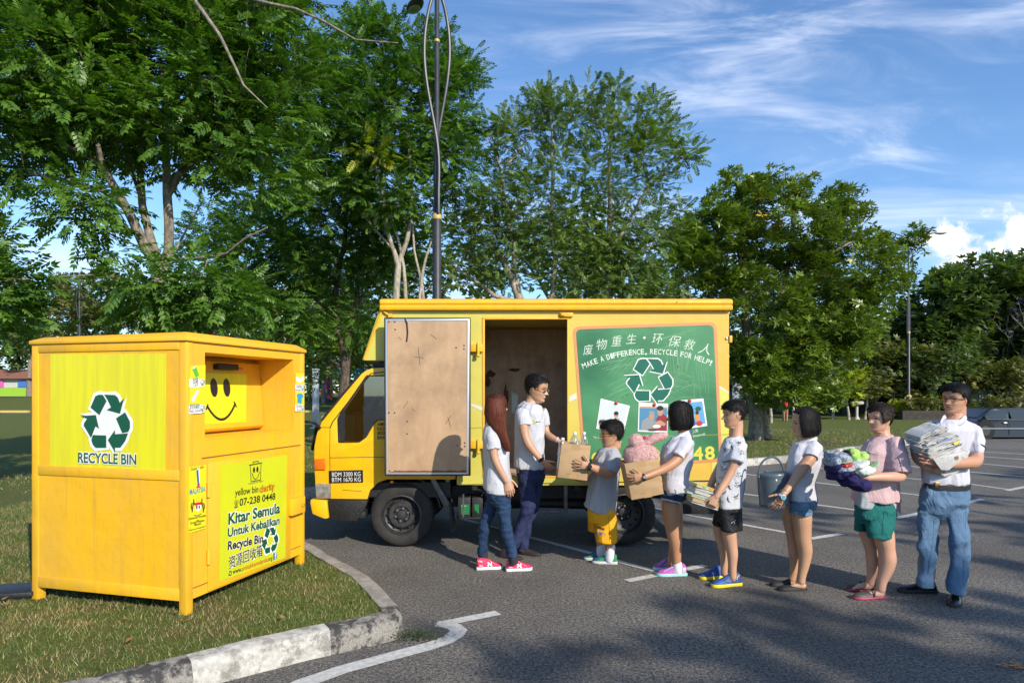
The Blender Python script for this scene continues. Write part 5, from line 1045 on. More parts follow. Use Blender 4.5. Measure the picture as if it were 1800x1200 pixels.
b = MB(); b.box((X(549) + .005, (yc0 + yc1) / 2, Z(862)), (.03, .9, .14)); b.box((X(549), (yc0 + yc1) / 2, Z(800)), (.012, .8, .06)); b.build('grille', M_BM, cab, bev=.01)
b = MB(); b.loft([[Vector((X(u), y, Z(v))) for u, v in ((546, 877), (574, 880), (577, 911), (570, 911.5), (549, 903), (545, 884))] for y in (YT - .005, YT + .03, YT + TW - .1)]); b.build('bumper', M_TY, cab, bev=.012)
b = MB(); b.loft([[Vector((X(u), y, Z(v))) for u, v in ((575, 879), (645, 879.5), (640, 896), (630, 908), (627, 917), (582, 915))] for y in (YT + .02, YT + .10)]); b.span((X(580), YT + .05, Z(912)), (X(640), yc1, Z(900))); b.build('step_guard', M_BM, cab, bev=.008)
b = MB(); mx_ = X(551); b.tube([(X(562), yc0 - .02, Z(752)), (X(556), yc0 - .10, Z(742)), (X(549), yc0 - .14, Z(740))], .012, 7); b.build('mirror_arm', M_BM, cab, sm=1)
b = MB(); b.tube([P(562, 757, 7.9), P(556, 745, 8.05), P(545, 741, 8.2), P(533, 741, 8.3)], .016, 8); b.tube([P(556, 750, 7.9), P(553, 770, 7.95), P(549, 790, 8)], .020, 8); b.build('mirror_arm', M_BM, cab, sm=1)
# interior
M_SEAT = mat('seat_vinyl', (.035, .042, .038), .6); b = MB()
for y in (yc0 + .38, yc1 - .38):
 b.box((X(700), y, Z(790)), (.5, .5, .14)); b.box((X(738), y, Z(745)), (.12, .5, .62), Matrix.Rotation(R(8), 3, 'Y'))
b.build('seat', M_SEAT, cab, bev=.04)
b = MB(); b.box((X(590), (yc0 + yc1) / 2, Z(768)), (.36, CW - .08, .44)); b.box((X(612), yc0 + .35, Z(752)), (.16, .4, .12)); b.span((X(780), yc0 + .05, Z(850)), (X(790), yc1 - .05, Z(742))); b.build('dashboard', mat('dash_grey', (.22, .26, .235), .6), cab, bev=.02)
b = MB(); wc = Vector((X(640), yc1 - .42, Z(735))); wr = Matrix.Rotation(R(-35), 3, 'Y'); ring = [wc + wr @ Vector((math.cos(a) * .19, math.sin(a) * .19, 0)) for a in [i * 6.283 / 24 for i in range(25)]]; b.tube(ring, .013, 7)
for k in range(3): b.tube([wc, ring[k * 8]], .010, 6)
b.tube([wc, wc + wr @ Vector((0, 0, -.3))], .02, 7); b.build('steering_wheel', M_BM, cab, sm=1)
b = MB(); b.prism([sc_(u, v, yc1 - .036) for u, v in cab_out], (0, .003, 0), [[sc_(u, v, yc1 - .036) for u, v in win]]); b.span((X(655), yc0 + .05, Z(651)), (X(795), yc1 - .05, Z(649))); b.build('cab_lining', mat('lining_grey', (.16, .17, .165), .7), cab)
b = MB(); b.span((X(560), yc0 + .06, Z(876)), (X(790), yc1 - .06, Z(850))); b.build('cab_floor', M_BM, cab)
# -------- chassis and wheels
b = MB()
for y in (YT + .38, YT + 1.36): b.span((X(560), y - .035, Z(885)), (X(1275), y + .035, Z(862)))
for u in (700, 800, 900, 1000, 1100, 1200, 1265): b.span((X(u), YT + .41, Z(882)), (X(u) + .06, YT + 1.33, Z(866)))
for u in (830, 880, 940, 1010, 1080, 1160, 1240): b.span((X(u), YT + .04, Z(862)), (X(u) + .05, YT + 1.70, Z(850)))
b.build('chassis', M_BM, truck)
b = MB(); b.span((X(806), YT + .02, Z(853)), (X(1279), YT + .06, Z(847))); b.span((X(806), YT + TW - .06, Z(853)), (X(1279), YT + TW - .02, Z(847))); b.build('box_sill', M_BODY, truck)
b = MB(); b.ball((X(880), YT + .75, Z(893)), (.55, .14, .14), 8); b.tube([(X(703), YT + .85, Z(905)), (X(1100), YT + .85, Z(905))], .04, 8); b.span((X(760), YT + .5, Z(905)), (X(800), YT + 1.2, Z(870))); b.tube([(X(1060), YT + .5, Z(900)), (X(940), YT + .45, Z(895))], .06, 10); b.box((X(1020), YT + 1.2, Z(880)), (.6, .35, .26)); b.box((X(1190), YT + .9, Z(880)), (.5, .6, .1)); b.build('underbody', M_BM, truck, sm=1)
b = MB()                                                   # front mudguard liner, wheel arch
cx, cz, rr3 = X(703.5), Z(907), .40
b.loft([[Vector((cx + math.cos(R(a)) * r_, y, cz + math.sin(R(a)) * r_)) for r_, y in ((rr3, YT + .10), (rr3 + .015, YT + .10), (rr3 + .015, YT + .5), (rr3, YT + .5))] for a in range(10, 171, 10)]); b.build('wheel_arch', M_BM, truck)
def wheel(u, v, y0, dual=False, far=False):
 cx, cz, r = X(u), Z(v), 56 / FPX * YT; c = Vector((cx, y0, cz)); s_ = 1 if not far else -1
 t_ = MB(); t_.lathe(c, [(r * .62, .012), (r * .66, .0), (r * .80, -.004), (r * .93, .004), (r * .985, .022), (r, .045), (r * 1.0, .15), (r * .985, .172), (r * .93, .19), (r * .66, .20), (r * .62, .188), (r * .62, .012)], 48, (0, s_, 0), caps=False)
 o = t_.build('wheel', M_TYRE, truck, sm=1, sharp=50)
 g_ = MB()
 for k in range(48):
  a = k * 6.283 / 48
  for w in (.055, .10, .145): g_.box(c + Vector((math.cos(a) * r * .998, s_ * w, math.sin(a) * r * .998)), (.008, .030, .022), Matrix.Rotation(-a, 3, 'Y'))
 g_.build('tread', M_TYRE, o)
 rm = MB(); d = .06 if not dual else .085
 rm.lathe(c, caps=False, n=40, axis=(0, s_, 0), prof=[(r * .64, .004), (r * .60, .0), (r * .58, .02), (r * .57, d), (r * .50, d + .014), (r * .40, d - .03 if not dual else d + .03), (r * .27, d - .03 if not dual else d + .03), (r * .24, d - .012 if not dual else d + .045), (r * .15, d - .012 if not dual else d + .045), (r * .14, d - .05 if not dual else d + .01), (.012, d - .055 if not dual else d), (.0002, d - .055 if not dual else d)])
 rim = rm.build('rim', M_RIM, o, sm=1, sharp=40)
 h = MB()
 for k in range(12): a = k * 6.283 / 12; h.lathe(c + Vector((math.cos(a) * r * .455, s_ * (d - .012 if not dual else d + .012), math.sin(a) * r * .455)), [(.014, 0), (.013, -.003)], 8, (0, s_, 0))
 h.build('vent_holes', M_DK, rim)
 n_ = MB()
 for k in range(6): a = k * 6.283 / 6 + .3; n_.lathe(c + Vector((math.cos(a) * r * .20, s_ * (d - .02 if not dual else d + .035), math.sin(a) * r * .20)), [(.016, 0), (.014, -.025), (.004, -.03)], 6, (0, s_, 0))
 n_.build('wheel_nut', M_STEEL, rim, sm=1); return o
wheel(703.5, 907, YT + .06); wheel(1100, 905, YT + .06, True); wheel(1100, 905, YT + .29, True); wheel(703.5, 907, YT + TW - .06, False, True); wheel(1100, 905, YT + TW - .06, True, True)
b = MB(); b.loft([[T(u, v, .06 + dy) for u, v in ((753, 840), (762, 840), (789, 886), (787, 894), (780, 894))] for dy in (0, .04)]); b.build('strut', M_STEEL, truck, bev=.003)
b = MB(); b.loft([[T(u, v, .05 + dy) for u, v in ((789, 884), (791, 884), (797, 930), (795.5, 939), (791, 935))] for dy in (0, .22)]); b.build('mud_flap', M_TYRE, truck)
b = MB(); b.span((X(804), YT + .08, Z(911)), (X(826), YT + .34, Z(876))); b.span((X(829), YT + .08, Z(911)), (X(848), YT + .34, Z(876))); b.span((X(801), YT + .06, Z(914)), (X(851), YT + .37, Z(911))); bt = b.build('battery', mat('battery_black', (.02, .02, .022), .4), truck, bev=.005)
QP = Plane((0, YT + .08, 0), (1, 0, 0), (0, 0, 1), (0, -1, 0)); QP.poly('battery_label', [(810.5, 886), (825, 885.5), (825, 903.5), (810.5, 903.5)], mat('label_green', (.01, .16, .05), .5), bt, .003); letters(QP, 'Lucas', (812, 889.5), (819, 889.5), .016, M_WHT, bt, d=.005)
QP.poly('battery_label', [(834, 886), (842, 885.5), (842, 903), (834, 895)], MATS['label_green'], bt, .003)
b = MB(); b.span((X(812), YT + .075, Z(916)), (X(815), YT + .085, Z(870))); b.tube([T(846, 873, .07), T(850, 866, .07), T(840, 862, .1)], .008, 6); b.build('battery_clamp', M_STEEL, bt)
b = MB(); b.span((X(992), YT + .05, Z(903)), (X(998.5), YT + .085, Z(850))); b.span((X(920), YT + .05, Z(904)), (X(992), YT + .08, Z(898))); b.build('side_guard', M_STEEL, truck, bev=.003)
b = MB(); b.span((X(1195), YT + .05, Z(905)), (X(1262), YT + .09, Z(866))); b.box((X(1278), YT + TW / 2, Z(895)), (.06, TW - .2, .1)); b.build('rear_guard', M_BM, truck, bev=.01)
b = MB(); b.span((X(655), YT + .05, Z(643)), (X(803), YT + TW - .05, Z(636))); b.build('cab_gap', M_BM, truck)
b = MB(); b.box(T(688, 847, .03), (.03, .03, .02)); b.build('door_stop', M_RAIL, truck)
# ------------------------------------------------------------------ lamp posts
M_POST = mat('post_paint', (.035, .040, .044), .45, var=.35, vscale=5); M_COLL = mat('post_collar', (.45, .34, .10), .5); M_LH = mat('lamp_head', (.42, .43, .44), .4); M_LHD = mat('lamp_head_dark', (.03, .035, .035), .4)
def lamp(x, y, h, ang, label, k=1.0, z0=.13, head=M_LHD, lens=(.25, .27, .2), al=1):
 r = empty('street_lamp', (x, y, z0), label, 'street lamp', 'twin arm street lamps'); o = Vector((x, y, z0)); d = Vector((math.cos(R(ang)), math.sin(R(ang)), 0))
 b = MB(); b.lathe(o, [(.16, 0), (.155, 1.25), (.10, 1.3), (.088, 1.32), (.085, 4.85), (.05, 4.9), (.045, h + .35), (.02, h + .40)], 16); b.build('pole', M_POST, r, sm=1, sharp=50)
 b = MB(); b.lathe(o, [(.165, 1.22), (.17, 1.25), (.13, 1.32), (.09, 1.36)], 16); b.lathe(o, [(.09, 4.80), (.095, 4.82), (.095, 4.87), (.06, 4.92)], 16); b.lathe(o + Vector((0, 0, h * .88)), [(.052, 0), (.055, .02), (.052, .05)], 12); b.build('collar', M_COLL, r, sm=1)
 for s_ in (-1, 1):
  e_ = Vector((1, 0, 0)) * (1 if d.x > 0 else -1); a = MB(); pts = [o + Vector((0, 0, 4.9)) + d * s_ * .10, o + d * s_ * .10 + Vector((0, 0, h * .56)), o + d * s_ * .06 + Vector((0, 0, h * .66)), o - e_ * s_ * .20 + Vector((0, 0, h * .80)), o - e_ * s_ * .24 + Vector((0, 0, h * .88)), o - e_ * s_ * .15 + Vector((0, 0, h * .95)), o + d * s_ * .05 + Vector((0, 0, h * 1.0)), o + d * s_ * .7 * al + Vector((0, 0, h * 1.03)), o + d * s_ * 1.25 * al + Vector((0, 0, h * 1.045))]
  sm = []
  for i in range(len(pts) - 1):
   p0, p1, p2, p3 = pts[max(i - 1, 0)], pts[i], pts[i + 1], pts[min(i + 2, len(pts) - 1)]
   for j in range(6): t = j / 6; sm.append(.5 * ((2 * p1) + (p2 - p0) * t + (2 * p0 - 5 * p1 + 4 * p2 - p3) * t * t + (3 * p1 - p0 - 3 * p2 + p3) * t ** 3))
  sm.append(pts[-1]); a.tube(sm, .032, 8); a.build('arm', M_POST, r, sm=1)
  hm = MB(); e = pts[-1]; rt = Matrix.Rotation(R(ang), 3, 'Z') @ Matrix.Rotation(R(-6 * s_), 3, 'Y'); hm.ball(e + d * s_ * .30, (.40, .16, .075), 10, rt); hd = hm.build('lamp_head', head, r, sm=1)
  l_ = MB(); l_.ball(e + d * s_ * .34 - Vector((0, 0, .035)), (.26, .12, .06), 9, rt); l_.build('lens', mat('lamp_glass' + str(lens[0]), lens, .25, coat=.4), hd, sm=1)
 return r
Y = 12.6; p0 = P(768, 690, Y); lamp(p0.x, Y, 9.33, -66, 'tall black twin arm lamp post rising just behind the truck roof')
Y = 36.8; p0 = P(1597, 690, Y); lamp(p0.x, Y, 10.1, 12, 'black twin arm lamp post on the lawn right of the round tree', z0=.13, head=M_LH, al=1.5)
Y = 48.5; p0 = P(108, 690, Y); lamp(p0.x, Y + 2, 9.8, 40, 'distant lamp post seen above the left end of the bin', z0=.2, head=M_LH)
# grey post in the gap
Y = 27.0; q = P(555, 690, Y); r = empty('post', (q.x, q.y, .13), 'square grey steel post standing in the gap between bin and cab', 'post'); b = MB(); b.box((q.x, q.y, 1.25), (.22, .22, 2.5)); b.box((q.x, q.y, .15), (.4, .4, .04)); b.build('pole', mat('galvanised', (.42, .45, .48), .45, metal=.3), r, bev=.01)
b = MB(); b.box((q.x, q.y, 2.56), (.26, .26, .05)); b.build('cap', MATS['galvanised'], r)
# ------------------------------------------------------------------ people
def sil(b, Y, rows, n=28, ex=2.4):
 """a body volume from its outline in the photograph: (v, uL, uR, half depth m, dy) or (vL, vR, uL, uR, b, dy)"""
 rings = []
 for r in rows:
  if len(r) == 5: v, uL, uR, bd, dy = r; vL = vR = v
  else: vL, vR, uL, uR, bd, dy = r
  a, c = P(uL, vL, Y + dy), P(uR, vR, Y + dy); m_ = (a + c) / 2; A = (c - a) / 2; B_ = Vector((m_.x / m_.y, 1, 0)) * bd * 1.04; ring = []
  for i in range(n):
   t = 2 * math.pi * i / n; cx, sx = math.cos(t), math.sin(t); ring.append(m_ + A * (abs(cx) ** (2 / ex) * (1 if cx >= 0 else -1)) + B_ * (abs(sx) ** (2 / ex) * (1 if sx >= 0 else -1)))
  rings.append(ring)
 b.loft(rings)
def limb(b, Y, pts, n=14, flat=1.0):
 """(u, v, radius px, dy)"""
 b.tube([P(p[0], p[1], Y + p[3]) for p in pts], [p[2] / FPX * (Y + p[3]) for p in pts], n, rnd=True, flat=flat)
def smoothpath(pts, k=4):
 out = []
 for i in range(len(pts) - 1):
  p0, p1, p2, p3 = [np.array(pts[j]) for j in (max(i - 1, 0), i, i + 1, min(i + 2, len(pts) - 1))]
  for j in range(k): t = j / k; out.append(tuple(.5 * ((2 * p1) + (p2 - p0) * t + (2 * p0 - 5 * p1 + 4 * p2 - p3) * t * t + (3 * p1 - p0 - 3 * p2 + p3) * t ** 3)))
 out.append(tuple(pts[-1])); return out
HT = [(-.06, .12, -.06, .09), (-.03, .26, -.06, .16), (.02, .335, -.06, .15), (.08, .375, -.13, .205), (.16, .365, -.20, .245), (.25, .37, -.29, .272), (.33, .37, -.37, .305), (.42, .365, -.43, .325), (.50, .355, -.455, .338), (.58, .385, -.465, .345), (.70, .375, -.465, .348), (.80, .335, -.44, .33), (.88, .27, -.38, .285), (.94, .18, -.29, .22), (.98, .08, -.19, .14), (1.0, -.03, -.09, .05)]
HZ = np.array([h[0] for h in HT]); HF = np.array([h[1] for h in HT]); HB = np.array([h[2] for h in HT]); HW = np.array([h[3] for h in HT])
def head_pt(th, z, fat=1.0, feat=True, zc=None):
 """head surface, units of head height, x forward, y left"""
 zz = z if zc is None else np.maximum(z, zc)
 f, bk, w = np.interp(zz, HZ, HF), np.interp(zz, HZ, HB), np.interp(zz, HZ, HW)
 low = np.clip((.45 - zz) / .4, 0, 1); w = w * (1 + (fat - 1) * low)
 cx = np.where(zz > .9, (f + bk) / 2, np.interp(zz, [0, .3, .9], [.10, .0, -.04])); c, s = np.cos(th), np.sin(th)
 a = np.where(c >= 0, f - cx, cx - bk); e = 2.25
 x = cx + a * np.sign(c) * np.abs(c) ** (2 / e); y = w * np.sign(s) * np.abs(s) ** (2 / e)
 if feat:
  fr = (c > 0)
  g = lambda v, m_, s_: np.exp(-((v - m_) / s_) ** 2)
  nose = np.interp(z, [.315, .345, .375, .44, .52, .57], [0, .125, .150, .085, .03, 0]) * g(y, 0, np.interp(z, [.34, .40, .55], [.062, .05, .035]))
  nost = .045 * (g(y, .055, .03) + g(y, -.055, .03)) * g(z, .35, .025)
  lips = (.045 * g(z, .265, .018) + .045 * g(z, .212, .02) - .02 * g(z, .24, .008)) * g(y, 0, .085)
  chin = .03 * g(z, .07, .05) * g(y, 0, .10) - .016 * g(z, .165, .03) * g(y, 0, .1)
  sock = -.045 * (g(y, .145, .07) + g(y, -.145, .07)) * g(z, .505, .04); brow = .012 * g(z, .585, .03) * g(np.abs(y), .13, .10)
  lid = .014 * (g(y, .145, .05) + g(y, -.145, .05)) * g(z, .50, .02); cheek = .018 * (g(y, .19, .08) + g(y, -.19, .08)) * g(z, .36, .08)
  x = x + np.where(fr, nose + nost + lips + chin + sock + brow + lid + cheek, 0)
 return x, y
class Head:
 def __init__(s, chin_uv, top_uv, Y, yaw, pitch=0, roll=0, fat=1.0, scale=1.0):
  """yaw: direction faced in degrees (0 = image right, 90 = away, -90 = towards the camera)"""
  a, c = P(*chin_uv, Y), P(*top_uv, Y); s.H = (c - a).length * scale; s.fat = fat; s.Y = Y
  s.M = Matrix.Rotation(R(yaw), 3, 'Z') @ Matrix.Rotation(R(pitch), 3, 'Y') @ Matrix.Rotation(R(roll), 3, 'X'); s.o = (a + c) / 2 - s.M @ Vector((-.03, 0, .5)) * s.H
 def w(s, x, y, z): return s.o + s.M @ Vector((x, y, z)) * s.H
 def add(s, b):
  nt = 64; zs = list(np.linspace(-.06, .30, 19)) + list(np.linspace(.32, .62, 19)) + list(np.linspace(.65, 1.0, 14)); th = np.linspace(0, 2 * np.pi, nt, endpoint=False); rings = []
  for z in zs:
   x, y = head_pt(th, np.full(nt, z), s.fat); rings.append([s.w(x[i], y[i], z) for i in range(nt)])
  b.loft(rings)
  for sg in (-1, 1):                          # ears
   c0 = Vector((-.045, sg * .335, .46)); ring = []
   b.ball(s.w(*c0), (.055 * s.H, .022 * s.H, .095 * s.H), 8, s.M @ Matrix.Rotation(R(sg * 22), 3, 'Z') @ Matrix.Rotation(R(10), 3, 'Y'))
   b.ball(s.w(c0.x + .02, sg * .325, .41), (.03 * s.H, .02 * s.H, .05 * s.H), 6, s.M)
 def neck(s, b, r, base, rb):
  b.tube([s.w(-.10, 0, .25), s.w(-.10, 0, .02), (s.w(-.10, 0, .0) + base) / 2, base, base + Vector((0, 0, -.05))], [r, r * .96, r, rb, rb * 1.3], 18)
 def patch(s, bvh, pts, d=.0012):
  """flat shape in face coordinates (y, z) laid on the skin"""
  out = []
  for y, z in pts:
   o = s.w(.9, y, z); dr = (s.M @ Vector((-1, 0, 0))).normalized(); h = bvh.ray_cast(o, dr)
   out.append((h[0] - dr * d) if h[0] is not None else s.w(.36, y, z))
  return out
 def face(s, body, root, lipc=(.36, .12, .10), smile=0, brow=1.0, squint=1.0, look=0):
  bvh = BVHTree.FromPolygons([v.co for v in body.data.vertices], [p.vertices[:] for p in body.data.polygons]) if not hasattr(s, 'bvh') else s.bvh; s.bvh = bvh
  def fan(b, pts, d): q = s.patch(bvh, pts, d); c0 = s.patch(bvh, [(sum(p[0] for p in pts) / len(pts), sum(p[1] for p in pts) / len(pts))], d)[0]; n = len(q); b.add(q + [c0], [(i, (i + 1) % n, n) for i in range(n)])
  for sg in (-1, 1):
   e = MB(); al = [(.145 + sg * 0 + .062 * math.cos(t), .500 + .024 * squint * math.sin(t) * (1 if math.sin(t) > 0 else .7) + .006 * math.cos(t)) for t in np.linspace(0, 6.283, 16, endpoint=False)]
   al = [(sg * y, z) for y, z in al]; fan(e, al, .0008); eo = e.build('eye', mat('eye_white', (.50, .46, .43), .3), root, fx=0)
   e = MB(); fan(e, [(sg * .145 + look * .02 + .026 * math.cos(t), .502 + .025 * squint * math.sin(t)) for t in np.linspace(0, 6.283, 12, endpoint=False)], .0016); e.build('iris', mat('eye_dark', (.012, .008, .006), .15), eo, fx=0)
   e = MB(); up = [(sg * (.145 + .070 * t), .500 + .027 * squint * (1 - t * t) + .006 * t) for t in np.linspace(-1, 1, 9)]; fan(e, up + [(p[0], p[1] + .013) for p in up[::-1]], .002); e.build('eyelashes', MATS['eye_dark'], root, fx=0)
   e = MB(); br = [(sg * (.150 + .085 * t), .585 + .014 * (1 - t * t) + .006 * t) for t in np.linspace(-1, 1, 9)]; fan(e, br + [(p[0], p[1] + .022 * brow * (1 - .5 * abs(t2))) for p, t2 in zip(br[::-1], np.linspace(1, -1, 9))], .0014); e.build('eyebrow', s.hairm, root, fx=0)
  e = MB(); mw = .085 * (1 + .25 * smile); ups = [(mw * t, .243 + .022 * (1 - t * t) - (.004 if abs(t) < .1 else 0) + smile * .016 * t * t) for t in np.linspace(-1, 1, 11)]; lo = [(mw * t, .240 - .028 * (1 - t * t) + smile * .016 * t * t) for t in np.linspace(1, -1, 11)]
  fan(e, ups + lo, .0010); e.build('lips', mat('lips%s' % (lipc,), lipc, .4), root, fx=0)
  e = MB(); l1 = [(mw * 1.02 * t, .243 + smile * .016 * t * t) for t in np.linspace(-1, 1, 11)]; fan(e, l1 + [(p[0], p[1] - (.007 + .012 * smile * (1 - abs(p[0]) / mw))) for p in l1[::-1]], .0018); e.build('mouth', mat('mouth_dark', (.06, .02, .018), .6) if not smile else mat('teeth', (.62, .58, .54), .3), root, fx=0)
 def hair(s, root, m, kind, thick=.07, fringe=.78, seed=1, length=0.0, opening=.8, back=.12, tuft=.010, extra=None, part=0, side=.50, fin=.0):
  nt, nz = 96, 44; th = np.linspace(0, 2 * np.pi, nt, endpoint=False); ca = np.abs(((th + np.pi) % (2 * np.pi)) - np.pi)     # 0 front .. pi back
  z0 = -length if kind != 'short' else 0.0; zs = np.linspace(z0, 1.0, nz); b = MB(); rings = []
  for k, z in enumerate(zs):
   zz = np.full(nt, z)
   if kind == 'short':
    x, y = head_pt(th, zz, s.fat, False); line = np.interp(ca, [0, .7, 1.05, 1.35, 1.7, 2.1, np.pi], [fringe, fringe + part, fringe - .08, side, side + .04, .24, back]) + .02 * np.sin(th * 9 + seed) + .012 * np.sin(th * 23 + seed * 2)
    on = 1 / (1 + np.exp(-(zz - line) / .012)); t = thick * (.38 + .62 * np.clip((zz - .45) / .4, 0, 1)) * (1 + fin * np.clip(np.cos(th), 0, 1) * np.clip((zz - .8) / .15, 0, 1))
    t = t * on - .05 * (1 - on)
   else:
    x, y = head_pt(th, zz, s.fat, False, zc=.50); op = opening * np.clip(1 - (zz - fringe) / .08, 0, 1) if z > fringe - .0 else opening; op = np.where(zz > fringe, opening * np.clip(1 - (zz - fringe) / .1, 0, 1), opening)
    on = 1 / (1 + np.exp(-(ca - op) / .05)); on = np.where(zz > fringe + .06, 1, on); t = thick * np.clip(.75 + .25 * np.clip((.7 - zz) / .3, 0, 1), 0, 2) * on - .34 * (1 - on)
    pass
   nx, ny = x + .04, y; nzv = (zz - .52) * (1.0 if kind == 'short' else np.clip((zz - .5) * 4, 0, 1)); ln_ = np.sqrt(nx ** 2 + ny ** 2 + nzv ** 2) + 1e-6
   tf = t * (1 + .25 * np.sin(th * 17 + seed + z * 3) * .6) + tuft * (np.sin(th * 29 + 5 * z + seed) * np.sin(th * 11 + 9 * z)) * (t > 0)
   X_, Y_, Z_ = x + nx / ln_ * tf, y + ny / ln_ * tf, zz + nzv / ln_ * tf * (1 if kind == 'short' else 1)
   if kind != 'short': pull = np.clip((.30 + z0 - zz) / .34, 0, 1) ** 2; X_ = X_ * (1 - .30 * pull * (X_ < 0)) + .02 * pull; Y_ = Y_ * (1 - .26 * pull)
   rings.append([s.w(X_[i], Y_[i], Z_[i]) for i in range(nt)])
  b.loft(rings)
  if extra: extra(b, s)
  me = voxel(b, .0055, 2) if kind == 'short' or extra else None
  if me is None: me = b.mesh('hair'); me.polygons.foreach_set('use_smooth', [True] * len(me.polygons)); bm = bmesh.new(); bm.from_mesh(me); bmesh.ops.recalc_face_normals(bm, faces=bm.faces); bm.to_mesh(me); bm.free()
  V = co(me); N = nrm(me); Mi = np.array(s.M.inverted()); loc = (V - np.array(s.o)) @ Mi.T / s.H; an = np.arctan2(loc[:, 1], loc[:, 0] + .05)
  setco(me, V + N * (.0012 * np.sin(an * 75 + 2 * np.sin(loc[:, 2] * 6 + an * 3)) + .0010 * np.sin(an * 171 + seed))[:, None] * (s.H / .22))
  me.materials.clear(); o = link('hair', me, m, root); s.strands(o, m, kind, thick, fringe, opening, z0, side, back, seed, part); return o
 def strands(s, root, m, kind, thick, fringe, opening, z0, side, back, seed, part):
  g = np.random.default_rng(seed); n = 1500; k = 5; Vv = []; th = g.uniform(-np.pi, np.pi, n)
  if kind == 'short':
   ca = np.abs(th); line = np.interp(ca, [0, .7, 1.05, 1.35, 1.7, 2.1, np.pi], [fringe, fringe + part, fringe - .08, side, side + .04, .24, back]); zs = line + (1.0 - line) * g.uniform(.02, 1, n) ** .8; dz = -g.uniform(.05, .13, n); dth = np.sign(th) * g.uniform(-.25, .45, n); lift = np.where(g.uniform(size=n) < .2, g.uniform(.03, .08, n), g.uniform(.0, .03, n))
  else:
   th = np.where(np.abs(th) < opening + .05, np.sign(th) * g.uniform(opening + .02, np.pi, n), th); zs = g.uniform(.35, .97, n); dz = -(zs - z0) * g.uniform(.5, 1.03, n); dth = g.normal(size=n) * .05; lift = np.where(g.uniform(size=n) < .12, g.uniform(.01, .05, n), g.uniform(-.004, .012, n))
  for j in range(k):
   t = j / (k - 1); z = np.clip(zs + dz * t, z0 - .03, 1.0); a = th + dth * t; x, y = head_pt(a, z, s.fat, False, zc=.50 if kind != 'short' else None)
   tk = thick * (.38 + .62 * np.clip((z - .45) / .4, 0, 1)) if kind == 'short' else thick * 1.0; nx, ny, nz_ = x + .04, y, (z - .52) * (1.0 if kind == 'short' else np.clip((z - .5) * 4, 0, 1)); L_ = np.sqrt(nx ** 2 + ny ** 2 + nz_ ** 2); o = tk + .006 + lift * t
   X_, Y_, Z_ = x + nx / L_ * o, y + ny / L_ * o, z + nz_ / L_ * o; pull = np.clip((.30 + z0 - z) / .34, 0, 1) ** 2 if kind != 'short' else 0; Vv.append(np.stack([X_ * (1 - .30 * pull * (X_ < 0)) + .02 * pull, Y_ * (1 - .26 * pull), Z_], 1))
  Q = np.stack(Vv, 1); tn = np.gradient(Q, axis=1); sdv = np.cross(tn, Q - np.array([0, 0, .5])); sdv /= np.linalg.norm(sdv, axis=2)[..., None] + 1e-9; w = np.array([.5, 1, 1, .8, .15])[None, :, None] * g.uniform(.004, .010, (n, 1, 1)); A, B_ = Q - sdv * w, Q + sdv * w
  V = np.stack([A, B_], 2).reshape(-1, 3) @ np.array(s.M).T * s.H + np.array(s.o); F = (np.arange(n)[:, None, None] * 2 * k + np.array([[0, 1, 3, 2]]) + np.arange(k - 1)[:, None] * 2).reshape(-1, 4)
  o = link('hair_strands', np_mesh('hair_strands', V, F, m, True), None, root); o['kind'] = 'stuff'; return o
 def glasses(s, root, frame, temple=None, r=.075, lens=True):
  bvh = s.bvh; b = MB(); x0 = .42
  for sg in (-1, 1):
   pts = [s.w(x0 - .02 * abs(math.cos(t)), sg * .145 + .088 * math.cos(t) * (1), .495 + .055 * math.sin(t)) for t in np.linspace(0, 6.283, 20)]
   b.tube(pts, .0017, 5)
  b.tube([s.w(x0 + .0, -.057, .51), s.w(x0 + .015, 0, .52), s.w(x0, .057, .51)], .0016, 5); g_ = b.build('glasses', frame, root, sm=1)
  b = MB()
  for sg in (-1, 1): b.tube([s.w(x0 - .03, sg * .232, .505), s.w(x0 - .08, sg * .30, .505), s.w(.1, sg * .352, .50), s.w(-.06, sg * .36, .50), s.w(-.10, sg * .352, .45)], .0026, 6)
  b.build('temple', temple or frame, g_, sm=1)
  if lens:
   for sg in (-1, 1):
    b = MB(); q = [s.w(x0 - .004, sg * .145 + .086 * math.cos(t), .495 + .053 * math.sin(t)) for t in np.linspace(0, 6.283, 16, endpoint=False)]; b.add(q, [tuple(range(16))]); b.build('lens', glass_mat('lens_glass', (.93, .93, .93)) if 'lens_glass' not in MATS else MATS['lens_glass'], g_, fx=0)
